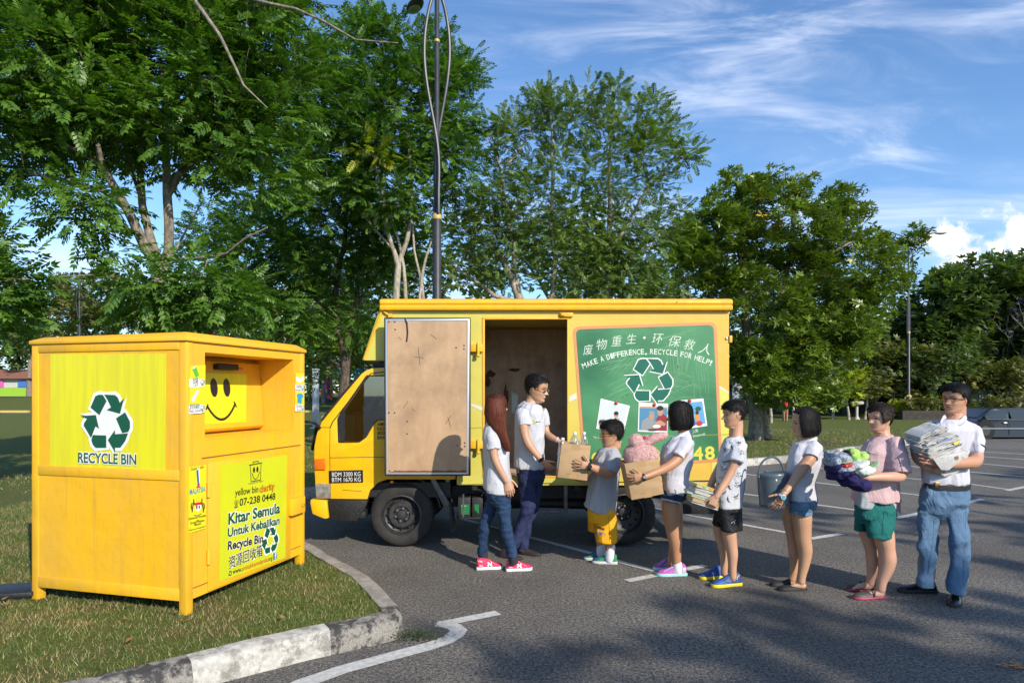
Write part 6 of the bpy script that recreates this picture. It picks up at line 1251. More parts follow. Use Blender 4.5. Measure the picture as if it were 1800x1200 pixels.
def hand(b, wrist, palm_dir, back, thumb_side, s=1.0, curl=(25, 30, 20), spread=5, tcurl=0.5, thumb_out=45, fl=(.070, .078, .073, .058)):
 """palm and five fingers. palm_dir: wrist to knuckles, back: normal of the back of the hand, thumb_side: +1/-1 along palm_dir x back"""
 d = Vector(palm_dir).normalized(); n = Vector(back); n = (n - d * n.dot(d)).normalized(); sd = d.cross(n).normalized() * thumb_side; w = Vector(wrist)
 L_ = .088 * s; rings = []
 for t, hw, th in ((-.12, .024, .019), (.12, .027, .018), (.45, .036, .0165), (.8, .040, .0145), (1.0, .038, .0125)):
  c = w + d * L_ * t + sd * .002; rings.append([c + sd * math.cos(a) * hw * s + n * math.sin(a) * th * s for a in [6.283 * i / 14 for i in range(14)]])
 b.loft(rings); k0 = w + d * L_ * .96
 for i in range(4):
  off = (.0315 - .0208 * i) * s; base = k0 + sd * off - n * .001; rad = (.0086, .0088, .0084, .0074)[i] * s; ang = R(spread) * (1.5 - i); dv = (d * math.cos(ang) + sd * math.sin(ang)).normalized(); pts = [base - dv * .022 * s, base]; rr = [rad * 1.02, rad * 1.03]; ax = dv.cross(n).normalized(); p = base; cur = dv
  for j, (fr_, c_) in enumerate(((.46, curl[0] + i * 3), (.30, curl[1]), (.24, curl[2]))):
   cur = (Matrix.Rotation(R(-c_), 3, ax) @ cur).normalized(); 
   p = p + cur * fl[i] * fr_ * s; pts.append(p); rr.append(rad * (.97, .92, .80)[j])
  b.tube(pts, rr, 9, rnd=True)
 tb = w + d * L_ * .22 + sd * .024 * s - n * .006 * s; a = R(thumb_out); dv = (d * math.cos(a) + sd * math.sin(a) - n * .25 * tcurl).normalized(); pts = [tb - dv * .012 * s, tb, tb + dv * .036 * s]; cur = dv
 cur = (dv + d * .35 - n * .35 * tcurl).normalized(); pts.append(pts[-1] + cur * .030 * s); cur = (cur + d * .2 - n * .3 * tcurl).normalized(); pts.append(pts[-1] + cur * .022 * s); b.tube(pts, [.0145 * s, .0145 * s, .0115 * s, .0100 * s, .0082 * s], 10, rnd=True)
SKN = {}
def skin(key, col):
 k = 'skin_' + key
 if k in MATS: return MATS[k]
 m, nd, lk, p = nodes(k); g = GEO(nd); a = TN(nd, lk, g, 9, 5, .6); c = MX(nd, lk, RP(nd, lk, a, .35, .7, 0, .6), col, (col[0] * .9, col[1] * .78, col[2] * .72)); lk.new(c, p.inputs['Base Color'])
 p.inputs['Roughness'].default_value = .48; p.inputs['Subsurface Weight'].default_value = .12; p.inputs['Subsurface Radius'].default_value = (.012, .005, .003); p.inputs['Subsurface Scale'].default_value = .6; BP(nd, lk, TN(nd, lk, g, 260, 3), .12, .004, p); return m
def cloth(key, col, rough=.85, sc=11, st=.35, weave=500, col2=None, v2=(.45, .65), vs=6, stretch=(1, 1, .45)):
 if key in MATS: return MATS[key]
 m, nd, lk, p = nodes(key); g = GEO(nd); mp = nd.new('ShaderNodeMapping'); lk.new(g, mp.inputs[0]); mp.inputs['Scale'].default_value = stretch
 a0 = TN(nd, lk, mp.outputs[0], sc * .8, 4, .55, 1.6); ab = nd.new('ShaderNodeMath'); ab.operation = 'PINGPONG'; lk.new(a0, ab.inputs[0]); ab.inputs[1].default_value = .5; a = RP(nd, lk, ab.outputs[0], .30, .5, 0, 1)
 if col2: c = MX(nd, lk, RP(nd, lk, TN(nd, lk, mp.outputs[0], vs, 5, .6), *v2), col, col2); lk.new(c, p.inputs['Base Color'])
 else: p.inputs['Base Color'].default_value = (*col, 1)
 p.inputs['Roughness'].default_value = rough; p.inputs['Specular IOR Level'].default_value = .25; BP(nd, lk, a, st * .75, .018, p); return m
HAIR = mat('hair_black', (.010, .009, .009), .42, stretch=(1, 1, .15), bump=.3, bscale=260, spec=.6)
def hairmat(key, col, tip=None):
 m, nd, lk, p = nodes(key); g = GEO(nd); mp = nd.new('ShaderNodeMapping'); lk.new(g, mp.inputs[0]); mp.inputs['Scale'].default_value = (1, 1, .06); n = TN(nd, lk, mp.outputs[0], 190, 3, .6)
 c = MX(nd, lk, RP(nd, lk, n, .35, .65), col, tuple(x * .55 for x in col))
 if tip: s_ = nd.new('ShaderNodeSeparateXYZ'); lk.new(g, s_.inputs[0]); c = MX(nd, lk, RP(nd, lk, s_.outputs[2], 1.62, 1.53), c, MX(nd, lk, RP(nd, lk, n, .35, .65), tip, tuple(x * .5 for x in tip)))
 lk.new(c, p.inputs['Base Color']); p.inputs['Roughness'].default_value = .62; p.inputs['Specular IOR Level'].default_value = .3; BP(nd, lk, n, .7, .004, p); return m
M_HK = hairmat('hair_dark', (.008, .0065, .006)); M_HB = hairmat('hair_brownblack', (.030, .017, .012)); M_HR = hairmat('hair_red', (.020, .010, .008), (.125, .028, .012))
def garment(root, name, fn, m, vox=.007, amp=.004, f=(12, 12, 4.5), seed=1, it=3):
 b = MB(); fn(b); me = voxel(b, vox, it); wrinkle(me, amp, f, seed) if amp else None; me.update(); return link(name, me, m, root)
def person(label, feet, Y, group='people passing things along a line to the truck'):
 q = G(*feet); return empty('person', (q.x, q.y, 0), label, 'person', group)
def body(root, fn, m, vox=.0040, it=1):
 b = MB(); fn(b); me = voxel(b, vox, it); return link('body', me, m, root)
def shoe(root, heel, toe, w=.09, up=None, sole=None, hh=.085, style='sneaker', solet=.025, sock=None, toes=None, accents=None, ank=None, name='shoe', flip=1):
 """heel and toe: ground points in pixels (toe may give its own v)"""
 h, t = G(*heel), G(*toe); d = (t - h); L_ = d.length; d.normalize(); sd = Vector((-d.y, d.x, 0))
 wid = [(0, .30), (.04, .34), (.15, .37), (.3, .36), (.5, .40), (.68, .47), (.82, .46), (.92, .36), (.98, .20), (1.0, .10)]
 def outline(k, z, g=0): return [h + d * (L_ * a) + sd * w * c * k + Vector((0, 0, z)) for a, c in wid] + [h + d * (L_ * a) - sd * w * c * k + Vector((0, 0, z)) for a, c in wid[::-1]]
 b = MB(); b.loft([outline(1.06, .004), outline(1.10, .012), outline(1.08, solet), outline(1.0, solet + .004)]); 
 hs = {'sneaker': [(0, .80), (.06, 1.0), (.2, 1.02), (.32, .98), (.42, .86), (.55, .66), (.7, .50), (.85, .42), (.95, .32), (1.0, .15)], 'flat': [(0, .50), (.06, .62), (.2, .52), (.35, .42), (.5, .40), (.7, .42), (.85, .38), (.95, .28), (1, .12)], 'leather': [(0, .8), (.06, .95), (.2, .98), (.35, .90), (.5, .66), (.7, .46), (.85, .38), (.95, .28), (1.0, .12)]}[style]
 u = MB(); rings = []
 for i in range(26):
  a = i / 25; z = np.interp(a, [p[0] for p in hs], [p[1] for p in hs]) * hh; c = np.interp(a, [p[0] for p in wid], [p[1] for p in wid]) * w; x = .006 + a * (L_ - .010); ring = []
  for j in range(16):
   an = 2 * math.pi * j / 16; cx, sz = math.cos(an), math.sin(an); zz = solet - .004 + (z - .0) * (max(sz, 0) ** .8 if sz > 0 else 0); nar = 1 - .28 * max(sz, 0) ** 2; ring.append(h + d * x + sd * c * cx * nar + Vector((0, 0, zz)))
  rings.append(ring)
 u.loft(rings); o = u.build(name, up, root, sm=1, sharp=70); b.build('sole', sole, o, sm=1, sharp=60)
 return o, h, d, sd, L_
def cyl_band(b, c, ax, r, wd, th=.003, n=20):
 ax = Vector(ax).normalized(); a = ax.orthogonal().normalized(); e = ax.cross(a); c = Vector(c); prof = [(r, -wd / 2), (r + th, -wd / 2 + .001), (r + th, wd / 2 - .001), (r, wd / 2)]
 b.loft([[c + ax * h + (a * math.cos(2 * math.pi * j / n) + e * math.sin(2 * math.pi * j / n)) * q for j in range(n)] for q, h in prof], caps=False)
def watch(root, c, ax, r, face_dir, strap, facem, wd=.02, fr=.017):
 b = MB(); cyl_band(b, c, ax, r, wd); w_ = b.build('watch', strap, root, sm=1, sharp=40); fd = Vector(face_dir); ax = Vector(ax).normalized(); fd = (fd - ax * fd.dot(ax)).normalized()
 b = MB(); b.lathe(Vector(c) + fd * (r + .001), [(fr, 0), (fr, .007), (fr * .86, .009)], 18, fd); b.build('watch_case', strap, w_, sm=1, sharp=40)
 b = MB(); b.lathe(Vector(c) + fd * (r + .0095), [(fr * .8, 0), (fr * .78, .0012)], 18, fd); b.build('watch_face', facem, w_)
EYE = Vector((0, 0, HC))
def on_surface(obj, uv, d=.0015):
 """points of obj's surface that the photograph shows at the pixels uv, lifted by d"""
 bvh = BVH.get(obj.name)
 if bvh is None: bvh = BVH[obj.name] = BVHTree.FromPolygons([v.co for v in obj.data.vertices], [p.vertices[:] for p in obj.data.polygons])
 out = []
 for u, v in uv:
  dr = (P(u, v, 1) - EYE).normalized(); h = bvh.ray_cast(EYE - obj.location * 0, dr)
  if h[0] is None: return None
  out.append(h[0] - dr * d)
 return out
BVH = {}
def front_patch(obj, name, pix, Y, m, root, d=.0018, sub=3):
 """a printed or stitched shape given by pixels, laid on the side of a garment that faces -Y"""
 q = []
 n = len(pix)
 for i in range(n):
  a, c = pix[i], pix[(i + 1) % n]
  for k in range(sub): t = k / sub; q.append((a[0] + (c[0] - a[0]) * t, a[1] + (c[1] - a[1]) * t))
 cen = (sum(p[0] for p in q) / len(q), sum(p[1] for p in q) / len(q)); r = on_surface(obj, q + [cen], d)
 if r is None: return None
 b = MB(); k = len(r) - 1; b.add(r, [(i, (i + 1) % k, k) for i in range(k)]); return b.build(name, m, root, fx=0)
def front_line(obj, name, pix, Y, w, m, root, d=.0018):
 pix = smoothpath(pix, 4) if len(pix) > 2 else [pix[0], ((pix[0][0] + pix[1][0]) / 2, (pix[0][1] + pix[1][1]) / 2), pix[1]]
 r = [on_surface(obj, [p], d) for p in pix]; r = [x[0] for x in r if x]
 if len(r) < 2: return None
 b = MB(); b.tube(r, w, 5); return b.build(name, m, root, sm=1)
def front_text(obj, s, a, c, h, Y, m, root, bold=0, name='lettering', d=.002, body=None, rot=0):
 """lettering on a garment: a, c = baseline pixels, h = cap height in pixels"""
 V, F = text_mesh(s, bold, 0); x0, x1 = V[:, 0].min(), V[:, 0].max(); A, B_ = np.array(a, float), np.array(c, float); t = (B_ - A); L_ = np.linalg.norm(t); t /= L_; n = np.array([t[1], -t[0]])
 P3 = []
 for x, y, z in V: q = A + t * (x - x0) / (x1 - x0) * L_ + n * y / .7 * h; P3.append((q[0], q[1]))
 r = on_surface(obj, P3, d)
 if r is None: return None
 if body is not None: body.add(r, F); return
 b = MB(); b.add(r, F); return b.build(name, m, root, fx=0)
M_TEE = cloth('white_tee', (.48, .495, .54), sc=7, st=.45); M_POLO = cloth('white_polo', (.485, .485, .54), sc=7, st=.40); M_GTEE = cloth('grey_tee', (.34, .35, .38), sc=7, st=.5)
M_JD = cloth('jeans_dark', (.012, .030, .075), sc=18, st=.5, col2=(.028, .062, .135), vs=3); M_JB = cloth('jeans_blue', (.085, .155, .255), sc=9, st=.55, col2=(.24, .35, .46), vs=2.2, v2=(.48, .72)); M_CH = cloth('chinos_navy', (.022, .030, .085), sc=10, st=.5)
M_YS = cloth('shorts_yellow', (.72, .33, .012), sc=9, st=.4); M_DS = cloth('denim_dark', (.022, .048, .095), sc=20, st=.5, col2=(.10, .16, .24), vs=9, v2=(.52, .75)); M_DL = cloth('denim_light', (.085, .165, .26), sc=18, st=.5, col2=(.13, .22, .33)); M_BS = cloth('shorts_black', (.010, .010, .012), sc=9, st=.4, rough=.6)
M_TL = cloth('shorts_teal', (.012, .125, .115), sc=10, st=.5); M_PK = cloth('blouse_pink', (.50, .345, .36), sc=6, st=.55); M_GU = cloth('undershirt_grey', (.34, .37, .385), sc=8, st=.4)
M_SOCK = cloth('sock_white', (.66, .66, .68), sc=50, st=.3); M_SOCKD = cloth('sock_dark', (.03, .03, .04)); M_BLW = mat('strap_black', (.015, .015, .015), .5); M_BTN = mat('button_dark', (.03, .03, .04), .4)
def SP(t): return smoothpath(t, 3)
# ---- A: girl with long red hair, dark jeans, pink shoes
Y = 5.9; r = person('girl with long red hair, white tee, dark jeans and pink running shoes', (885, 1002), Y)
h = Head((874, 733), (872, 693), Y, 22, 4); h.hairm = M_HR
sk = skin('a', (.48, .285, .19))
def f(b):
 h.add(b); h.neck(b, .052, P(868, 741, Y), .058)
 sil(b, Y, [(742, 860, 878, .08, 0), (760, 856, 886, .14, 0), (800, 856, 890, .13, 0), (850, 857, 891, .12, 0), (862, 862, 888, .10, 0)])
 limb(b, Y, SP([(867, 762, 7, -.14), (867, 785, 8.2, -.17), (870, 806, 7.3, -.18), (879, 826, 6.6, -.18), (890, 846, 4.8, -.17)]))
 limb(b, Y, SP([(876, 762, 7, .14), (884, 790, 7.5, .17), (888, 815, 6, .16), (895, 840, 5, .14)]))
 hand(b, P(890.5, 847, Y - .17), (.18, 0, -1), (0, -1, 0), -1, .92, (14, 18, 12), 3, .5, 28); hand(b, P(895, 841, Y + .14), (.1, 0, -1), (0, 1, 0), 1, .9, (14, 18, 12), 3)
 limb(b, Y, [(880, 870, 7, -.06), (886.5, 910, 6, -.07), (901, 980, 5, -.06)]); limb(b, Y, [(868, 870, 7, .07), (856, 912, 6, .07), (848.5, 975, 5, .06)])
bd = body(r, f, sk)
h.face(bd, r, brow=.8)
def ex(b, s):
 rows = [(700, 855, 886, .085, -.02), (712, 853, 888, .10, -.03), (728, 853.5, 888.5, .11, -.05), (742, 856, 889, .11, -.09), (754, 864, 890, .09, -.13), (766, 873, 891.5, .06, -.155), (778, 882, 895, .040, -.165), (786, 886, 896.5, .028, -.17), (791, 889, 893, .010, -.17)]
 sil(b, Y, rows, 26, 2.2)
h.hair(r, M_HR, 'bob', thick=.085, fringe=.80, seed=2, length=.15, opening=.85, extra=ex)
rows = [(715, 853, 888.5, .10, -.03), (728, 853, 889, .11, -.05), (742, 855.5, 889.5, .11, -.09), (754, 863.5, 890.5, .09, -.13), (766, 872.5, 892, .06, -.155), (778, 881, 895.5, .040, -.165), (788, 886.5, 897, .02, -.17), (793, 889, 896, .01, -.17)]; g = random.Random(1); b = MB()
for k in range(170):
 f0 = g.uniform(.0, 1); i0 = g.choice([0, 0, 0, 1, 1, 2, 3, 4]); i1 = g.choice([5, 6, 7, 7, 7]); pts = []
 for i in range(i0, i1 + 1): rw = rows[i]; f_ = min(max(f0 + g.gauss(0, .025), 0), 1); pts.append(P(rw[1] + f_ * (rw[2] - rw[1]), rw[0] + g.uniform(-1, 1), Y + rw[4] - rw[3] * math.sqrt(max(1 - (2 * f_ - 1) ** 2, .02)) * 1.0 - .004))
 if len(pts) > 2: b.tube(pts, [.0022] + [.0030] * (len(pts) - 2) + [.0006], 4)
o = b.build('hair_strands', M_HR, r, sm=1, sharp=80, fx=0); o['kind'] = 'stuff'
def f(b):
 sil(b, Y, [(739, 862, 879, .075, 0), (745, 855.5, 884, .15, 0), (755, 850.5, 888, .185, 0), (773, 849, 893, .175, 0), (795, 850, 895, .165, 0), (815, 852, 896, .155, 0), (837, 850, 897, .16, 0), (855, 849.5, 898.5, .17, 0), (862, 865.5, 853, 895, .17, 0)])
 b.tube([P(866, 756, Y - .12), P(864, 768, Y - .16), P(866.5, 778, Y - .175), P(868, 789, Y - .18)], [.066, .066, .062, .059], 18); b.tube([P(876, 756, Y + .12), P(880, 772, Y + .17), P(883, 786, Y + .18)], [.062, .060, .055], 14)
sh = garment(r, 'tee_shirt', f, M_TEE, amp=.0100, seed=3)
front_line(sh, 'hem', [(855, 861.5), (870, 863), (890, 862.5)], Y, .0013, M_TEE, r); front_text(sh, 'yellow bin charity', (889, 772), (896, 776), 1.2, Y, M_BLK, r)
def f(b):
 sil(b, Y, [(852, 853, 896, .155, 0), (866, 854, 897, .16, 0), (880, 857, 896.5, .135, 0), (890, 864, 893, .09, 0)])
 limb(b, Y, SP([(883, 872, 14.5, -.07), (885, 893, 12.6, -.07), (886.5, 912, 10.5, -.07), (891, 935, 10.3, -.07), (897, 958, 9.0, -.06), (901, 978, 8.3, -.06)])); limb(b, Y, SP([(869, 872, 14, .07), (862, 893, 12, .07), (855, 914, 10.2, .07), (850, 938, 9.8, .07), (848.5, 960, 8.6, .06), (848, 974, 8.0, .06)]))
pt = garment(r, 'jeans', f, M_JD, amp=.0092, f=(10, 10, 16), seed=5)
M_SP = mat('shoe_pink', (.56, .012, .085), .6, bump=.2, bscale=120); M_SPL = mat('shoe_palepink', (.75, .36, .33), .6); M_SW = mat('sole_white', (.68, .68, .68), .6)
def sneakerA(heel, toe):
 o, p0, d, sd, L_ = shoe(r, heel, toe, .088, M_SP, M_SW, .088)
 Y_ = p0.y - .05; u0 = heel[0]; wpx = toe[0] - heel[0]; v = (heel[1] + toe[1]) / 2
 front_text(o, 'N', (u0 + wpx * .42, v - 5.5), (u0 + wpx * .60, v - 5.5), 6.5, Y_ - .3, M_WHT, o, bold=.06, name='lettering')
 front_patch(o, 'heel_patch', [(u0 + wpx * .02, v - 9), (u0 + wpx * .24, v - 6.5), (u0 + wpx * .26, v - 4.5), (u0 + wpx * .02, v - 4.8)], Y_ - .3, M_SPL, o); front_patch(o, 'collar_patch', [(u0 + wpx * .04, v - 17.5), (u0 + wpx * .22, v - 14), (u0 + wpx * .24, v - 12), (u0 + wpx * .05, v - 13)], Y_ - .3, M_SPL, o)
 front_line(o, 'laces', [(u0 + wpx * .46, v - 17), (u0 + wpx * .62, v - 11.5), (u0 + wpx * .78, v - 8.5)], Y_ - .3, .002, M_SPL, o)
sneakerA((889.5, 1003.5), (935.5, 1001)); sneakerA((837.5, 1001), (884, 998.5))
b = MB(); b.tube([P(902, 974, Y - .06), P(903, 990, Y - .06)], [.043, .040], 14); b.build('sock', M_SOCKD, r, sm=1); b = MB(); b.tube([P(849, 970, Y + .06), P(850, 988, Y + .06)], [.042, .040], 14); b.build('sock', M_SOCKD, r, sm=1)
# ---- B: tall young man
Y = 6.40; r = person('tall young man in white tee and navy trousers before the truck doorway', (925, 978), Y)
h = Head((944, 705), (942, 659), Y, -24, 13); h.hairm = M_HK
sk = skin('b', (.46, .265, .165))
def f(b):
 h.add(b); h.neck(b, .058, P(932, 712, Y), .062)
 sil(b, Y, [(712, 920, 946, .09, 0), (735, 910, 953, .14, 0), (780, 909, 953, .12, 0), (830, 909, 953, .12, 0)])
 limb(b, Y, SP([(918, 724, 8, -.14), (920, 745, 9, -.18), (923, 764, 8.0, -.20), (929, 780, 7.8, -.22), (941, 796, 6.2, -.24), (953, 809, 4.8, -.25)]))
 limb(b, Y, SP([(949, 722, 8, .14), (957, 745, 7, .16), (961, 761, 6.3, .14), (971, 769, 5.6, .06), (981, 774, 4.4, 0)]))
 hand(b, P(954, 810.5, Y - .25), (.70, .12, -.66), (-.35, -.75, -.5), -1, 1.0, (12, 22, 18), 4, .3, 50); hand(b, P(981, 774, Y), (.93, -.1, -.28), (.1, -.3, .95), 1, .95, (20, 30, 20), 5, .5, 40)
 limb(b, Y, [(926, 835, 8, -.075), (927, 890, 7, -.08), (904, 957, 5, -.07)]); limb(b, Y, [(943, 835, 8, .08), (934, 893, 6, .08), (919.5, 957, 5, .08)])
bd = body(r, f, sk)
h.face(bd, r, (.42, .16, .13), smile=1, brow=1.3, squint=.8)
h.glasses(r, M_BLW, mat('temple_amber', (.72, .30, .02), .35))
def ex(b, s):
 g = random.Random(4)
 for k in range(60):
  a = g.uniform(-1.9, 1.9); z = g.uniform(.90, 1.06); x, y = head_pt(np.array([a]), np.array([min(z, .93)]), 1, False); o = Vector((float(x[0]) * .8, float(y[0]) * .85, z)); d = Vector((.13 + g.uniform(-.03, .05), g.uniform(-.08, .05), g.uniform(.0, .07))); b.tube([s.w(*o), s.w(*(o + d * .6)), s.w(*(o + d + Vector((0, 0, -.02))))], [.009, .008, .003], 6)
h.hair(r, M_HK, 'short', thick=.075, fringe=.82, seed=1, side=.50, back=.16, fin=.8, extra=ex)
def f(b):
 sil(b, Y, [(706, 710, 921, 948, .085, 0), (713, 912, 953, .155, 0), (725, 906.5, 956, .185, 0), (748, 905.5, 957, .17, 0), (773, 905.5, 957.5, .155, 0), (798, 905.5, 957.5, .15, 0), (818, 903.5, 958, .155, 0), (821, 824, 904.5, 957, .15, 0)])
 b.tube([P(919, 722, Y - .12), P(919, 734, Y - .17), P(921.5, 748, Y - .185)], [.070, .066, .062], 18); b.tube([P(949, 722, Y + .12), P(955, 736, Y + .155), P(957.5, 747, Y + .165)], [.062, .057, .052], 14)
sh = garment(r, 'tee_shirt', f, M_TEE, amp=.0109, seed=8); b = MB(); b.tube([P(932.5 + 14.5 * math.cos(t), 709 + 9 * math.sin(t) * (1 if math.sin(t) > 0 else .3), Y - .10 * math.sin(t * .5) * (1 if math.sin(t) > 0 else 0) - .09) for t in np.linspace(.2, 2.9, 12)], .004, 6); b.build('neckband', M_TEE, sh, sm=1)
front_patch(sh, 'print', [(936.5, 738), (940, 738), (940, 745), (936.5, 745)], Y, M_ORG if False else MATS['print_gold'], sh); front_text(sh, 'yellow bin', (941.5, 742.5), (949.5, 741.5), 2.0, Y, M_BLK, sh, bold=.03)
def f(b):
 sil(b, Y, [(812, 909, 955, .14, 0), (828, 909, 956, .15, 0), (842, 911, 954, .14, 0), (852, 915, 948, .09, 0)])
 limb(b, Y, SP([(926, 835, 15, -.075), (926, 862, 13.8, -.075), (928.5, 890, 12, -.08), (921, 912, 10.6, -.08), (911, 936, 9.4, -.07), (903.5, 957, 8.2, -.07)])); limb(b, Y, SP([(943, 835, 14, .08), (940, 865, 12.5, .08), (934, 895, 10.6, .08), (925, 925, 9.6, .08), (920, 952, 9, .08), (919.5, 957, 8.8, .08)]))
pt = garment(r, 'trousers', f, M_CH, amp=.0128, f=(9, 9, 11), seed=12)
front_line(pt, 'pocket_seam', [(913, 829), (921, 829.5), (926, 824)], Y, .0016, M_CH, r)
M_LOAF = mat('loafer_dark', (.022, .016, .014), .75)
shoe(r, (907, 972), (952, 977), .09, M_LOAF, M_LOAF, .075, 'leather', .012); shoe(r, (880, 978), (918, 984), .09, M_LOAF, M_LOAF, .075, 'leather', .012)
b = MB(); b.tube([P(921, 950, Y + .08), P(917, 968, Y + .08)], .040, 12); b.tube([P(903, 952, Y - .06), P(896, 972, Y - .06)], .040, 12); b.build('sock', M_SOCKD, r, sm=1)
watch(r, P(951.5, 807.5, Y - .247), P(956, 813, Y - .252) - P(946, 801, Y - .245), .030, (-.3, -.9, .3), M_BLW, M_DK)
b = MB(); cyl_band(b, P(979.5, 773, Y + .01), (.93, -.2, -.35), .027, .016); b.build('wristband', MATS['white_polo'], r, sm=1)
# ---- C: chubby boy with glasses
Y = 6.18; r = person('chubby boy with orange-armed glasses, long grey tee and yellow shorts', (1060, 988), Y)
h = Head((1076, 785), (1075, 740), Y, 186, 6, fat=1.16); h.hairm = M_HK
sk = skin('c', (.47, .26, .155))
def f(b):
 h.add(b); h.neck(b, .060, P(1074, 790, Y), .068)
 sil(b, Y, [(790, 1062, 1084, .09, 0), (815, 1047, 1084, .15, 0), (860, 1037, 1081, .16, 0), (900, 1036, 1079, .15, 0)])
 limb(b, Y, SP([(1079, 800, 9, -.14), (1079, 818, 11, -.18), (1074, 829, 10.5, -.22), (1062, 829, 9.5, -.27), (1049, 824.5, 7.6, -.33), (1038, 820, 5.8, -.36)]))
 limb(b, Y, SP([(1072, 800, 9, .12), (1068, 820, 9, .12), (1050, 830, 8, .05), (1038, 838, 6, -.02), (1030, 843, 5.4, -.06)]))
 hand(b, P(1038, 819.5, Y - .36), (-1, -.02, .16), (0, -1, .05), 1, .94, (6, 8, 4), 9, .2, 62); hand(b, P(1030, 843, Y - .06), (-1, -.1, -.05), (0, -.2, -1), -1, .9, (20, 20, 10))
 limb(b, Y, [(1066, 905, 13, -.07), (1069, 940, 10, -.07), (1073, 975, 7.4, -.07)]); limb(b, Y, [(1052, 900, 13, .08), (1054, 935, 10, .08), (1058, 968, 7.2, .08)])
bd = body(r, f, sk)
h.face(bd, r, (.40, .17, .13), brow=.9, squint=.8, look=0)
h.glasses(r, mat('frame_dark', (.03, .02, .02), .4), mat('temple_amber', (.72, .30, .02), .35))
def ex(b, s):
 g = random.Random(9)
 for k in range(70):
  a = g.uniform(-3.1, 3.1); z = g.uniform(.78, 1.03); x, y = head_pt(np.array([a]), np.array([min(z, .95)]), 1, False); o = Vector((float(x[0]) * .95, float(y[0]) * .95, z)); d = Vector((g.uniform(-.06, .10), g.uniform(-.05, .05), g.uniform(.04, .10))); b.tube([s.w(*o), s.w(*(o + d))], [.010, .003], 6)
h.hair(r, M_HK, 'short', thick=.078, fringe=.76, seed=6, side=.46, back=.20, extra=ex)
def f(b):
 sil(b, Y, [(787, 1061, 1084, .095, 0), (793, 1052, 1087.5, .15, 0), (805, 1044.5, 1089, .185, 0), (825, 1041, 1088, .19, 0), (850, 1036, 1086, .20, 0), (870, 1030, 1085.5, .20, 0), (888, 1027, 1083, .19, 0), (884, 903, 1025.5, 1080.5, .185, 0), (888, 906, 1026.5, 1080, .18, 0)])
 b.tube([P(1078, 800, Y - .12), P(1077, 815, Y - .19), P(1071, 831, Y - .235)], [.080, .078, .074], 18); b.tube([P(1072, 802, Y + .12), P(1064, 825, Y + .14)], [.07, .065], 14)
sh = garment(r, 'tee_shirt', f, M_GTEE, amp=.0128, f=(10, 10, 3.5), seed=14)
def f(b):
 sil(b, Y, [(885, 1032, 1082, .155, 0), (900, 1032.5, 1082.5, .16, 0), (914, 1034, 1083, .15, 0)])
 limb(b, Y, SP([(1067, 905, 16, -.08), (1067.5, 930, 17, -.08)])); rings = []
 sil(b, Y, [(900, 1050, 1083, .075, -.085), (925, 1049, 1084, .085, -.085), (940, 1049, 1084.5, .088, -.085), (950, 952.5, 1049, 1084, .088, -.085)]); sil(b, Y, [(895, 1033, 1062, .075, .085), (915, 1033, 1058, .08, .085), (933, 1034, 1056, .08, .085)])
so_ = garment(r, 'shorts', f, M_YS, amp=.0092, f=(9, 9, 5), seed=15)
front_line(so_, 'side_stripe', [(1070, 906), (1071, 930), (1072, 950)], Y - .1, .0018, M_BLW, r); front_text(so_, 'Athletic', (1047.5 + 1, 927), (1062, 931.5), 4, Y - .1, M_BLW, r, bold=.04); front_patch(so_, 'print', [(1049, 934), (1063, 937), (1062, 941.5), (1049, 938.5)], Y - .1, M_BLU, r); front_text(so_, '96', (1049.5, 934), (1052.5, 934), 4, Y - .1, M_WHT, r, bold=.04)
M_SG = mat('shoe_green', (.01, .20, .07), .7, col2=(.03, .07, .16), vscale=14, v2=(.48, .52)); M_RUB = mat('rubber_pale', (.52, .52, .50), .6)
for hl, te, dy in (((1085.5, 991), (1040, 989), -.07), ((1063, 984), (1026, 983), .08)):
 o, p0, d, sd, L_ = shoe(r, hl, te, .088, M_SG, M_RUB, .078); u0, w_ = hl[0], te[0] - hl[0]; v = (hl[1] + te[1]) / 2
 for k in range(4): front_line(o, 'laces', [(u0 + w_ * (.42 + .09 * k), v - 12 + k * 1.6), (u0 + w_ * (.50 + .09 * k), v - 10 + k * 1.5)], p0.y - .4, .0024, mat('lace_green', (.02, .35, .12), .7), o)
 front_patch(o, 'toe_cap', [(u0 + w_ * .86, v - 5.5), (u0 + w_ * .99, v - 3.6), (u0 + w_ * .99, v - 3), (u0 + w_ * .84, v - 3)], p0.y - .4, M_RUB, o)
for u, v0, v1, dy in ((1073, 961, 981, -.07), (1057.5, 956, 974, .08)): b = MB(); b.tube([P(u, v0, Y + dy), P(u - 1, (v0 + v1) / 2, Y + dy), P(u - 2, v1, Y + dy)], [8.6 / FPX * Y, 8.2 / FPX * Y, 8 / FPX * Y], 16, rnd=True); b.build('sock', M_SOCK, r, sm=1)
watch(r, P(1036, 819.5, Y - .355), (-1, 0, .1), .034, (0, -1, .1), M_BLW, M_DK, .024, .020)
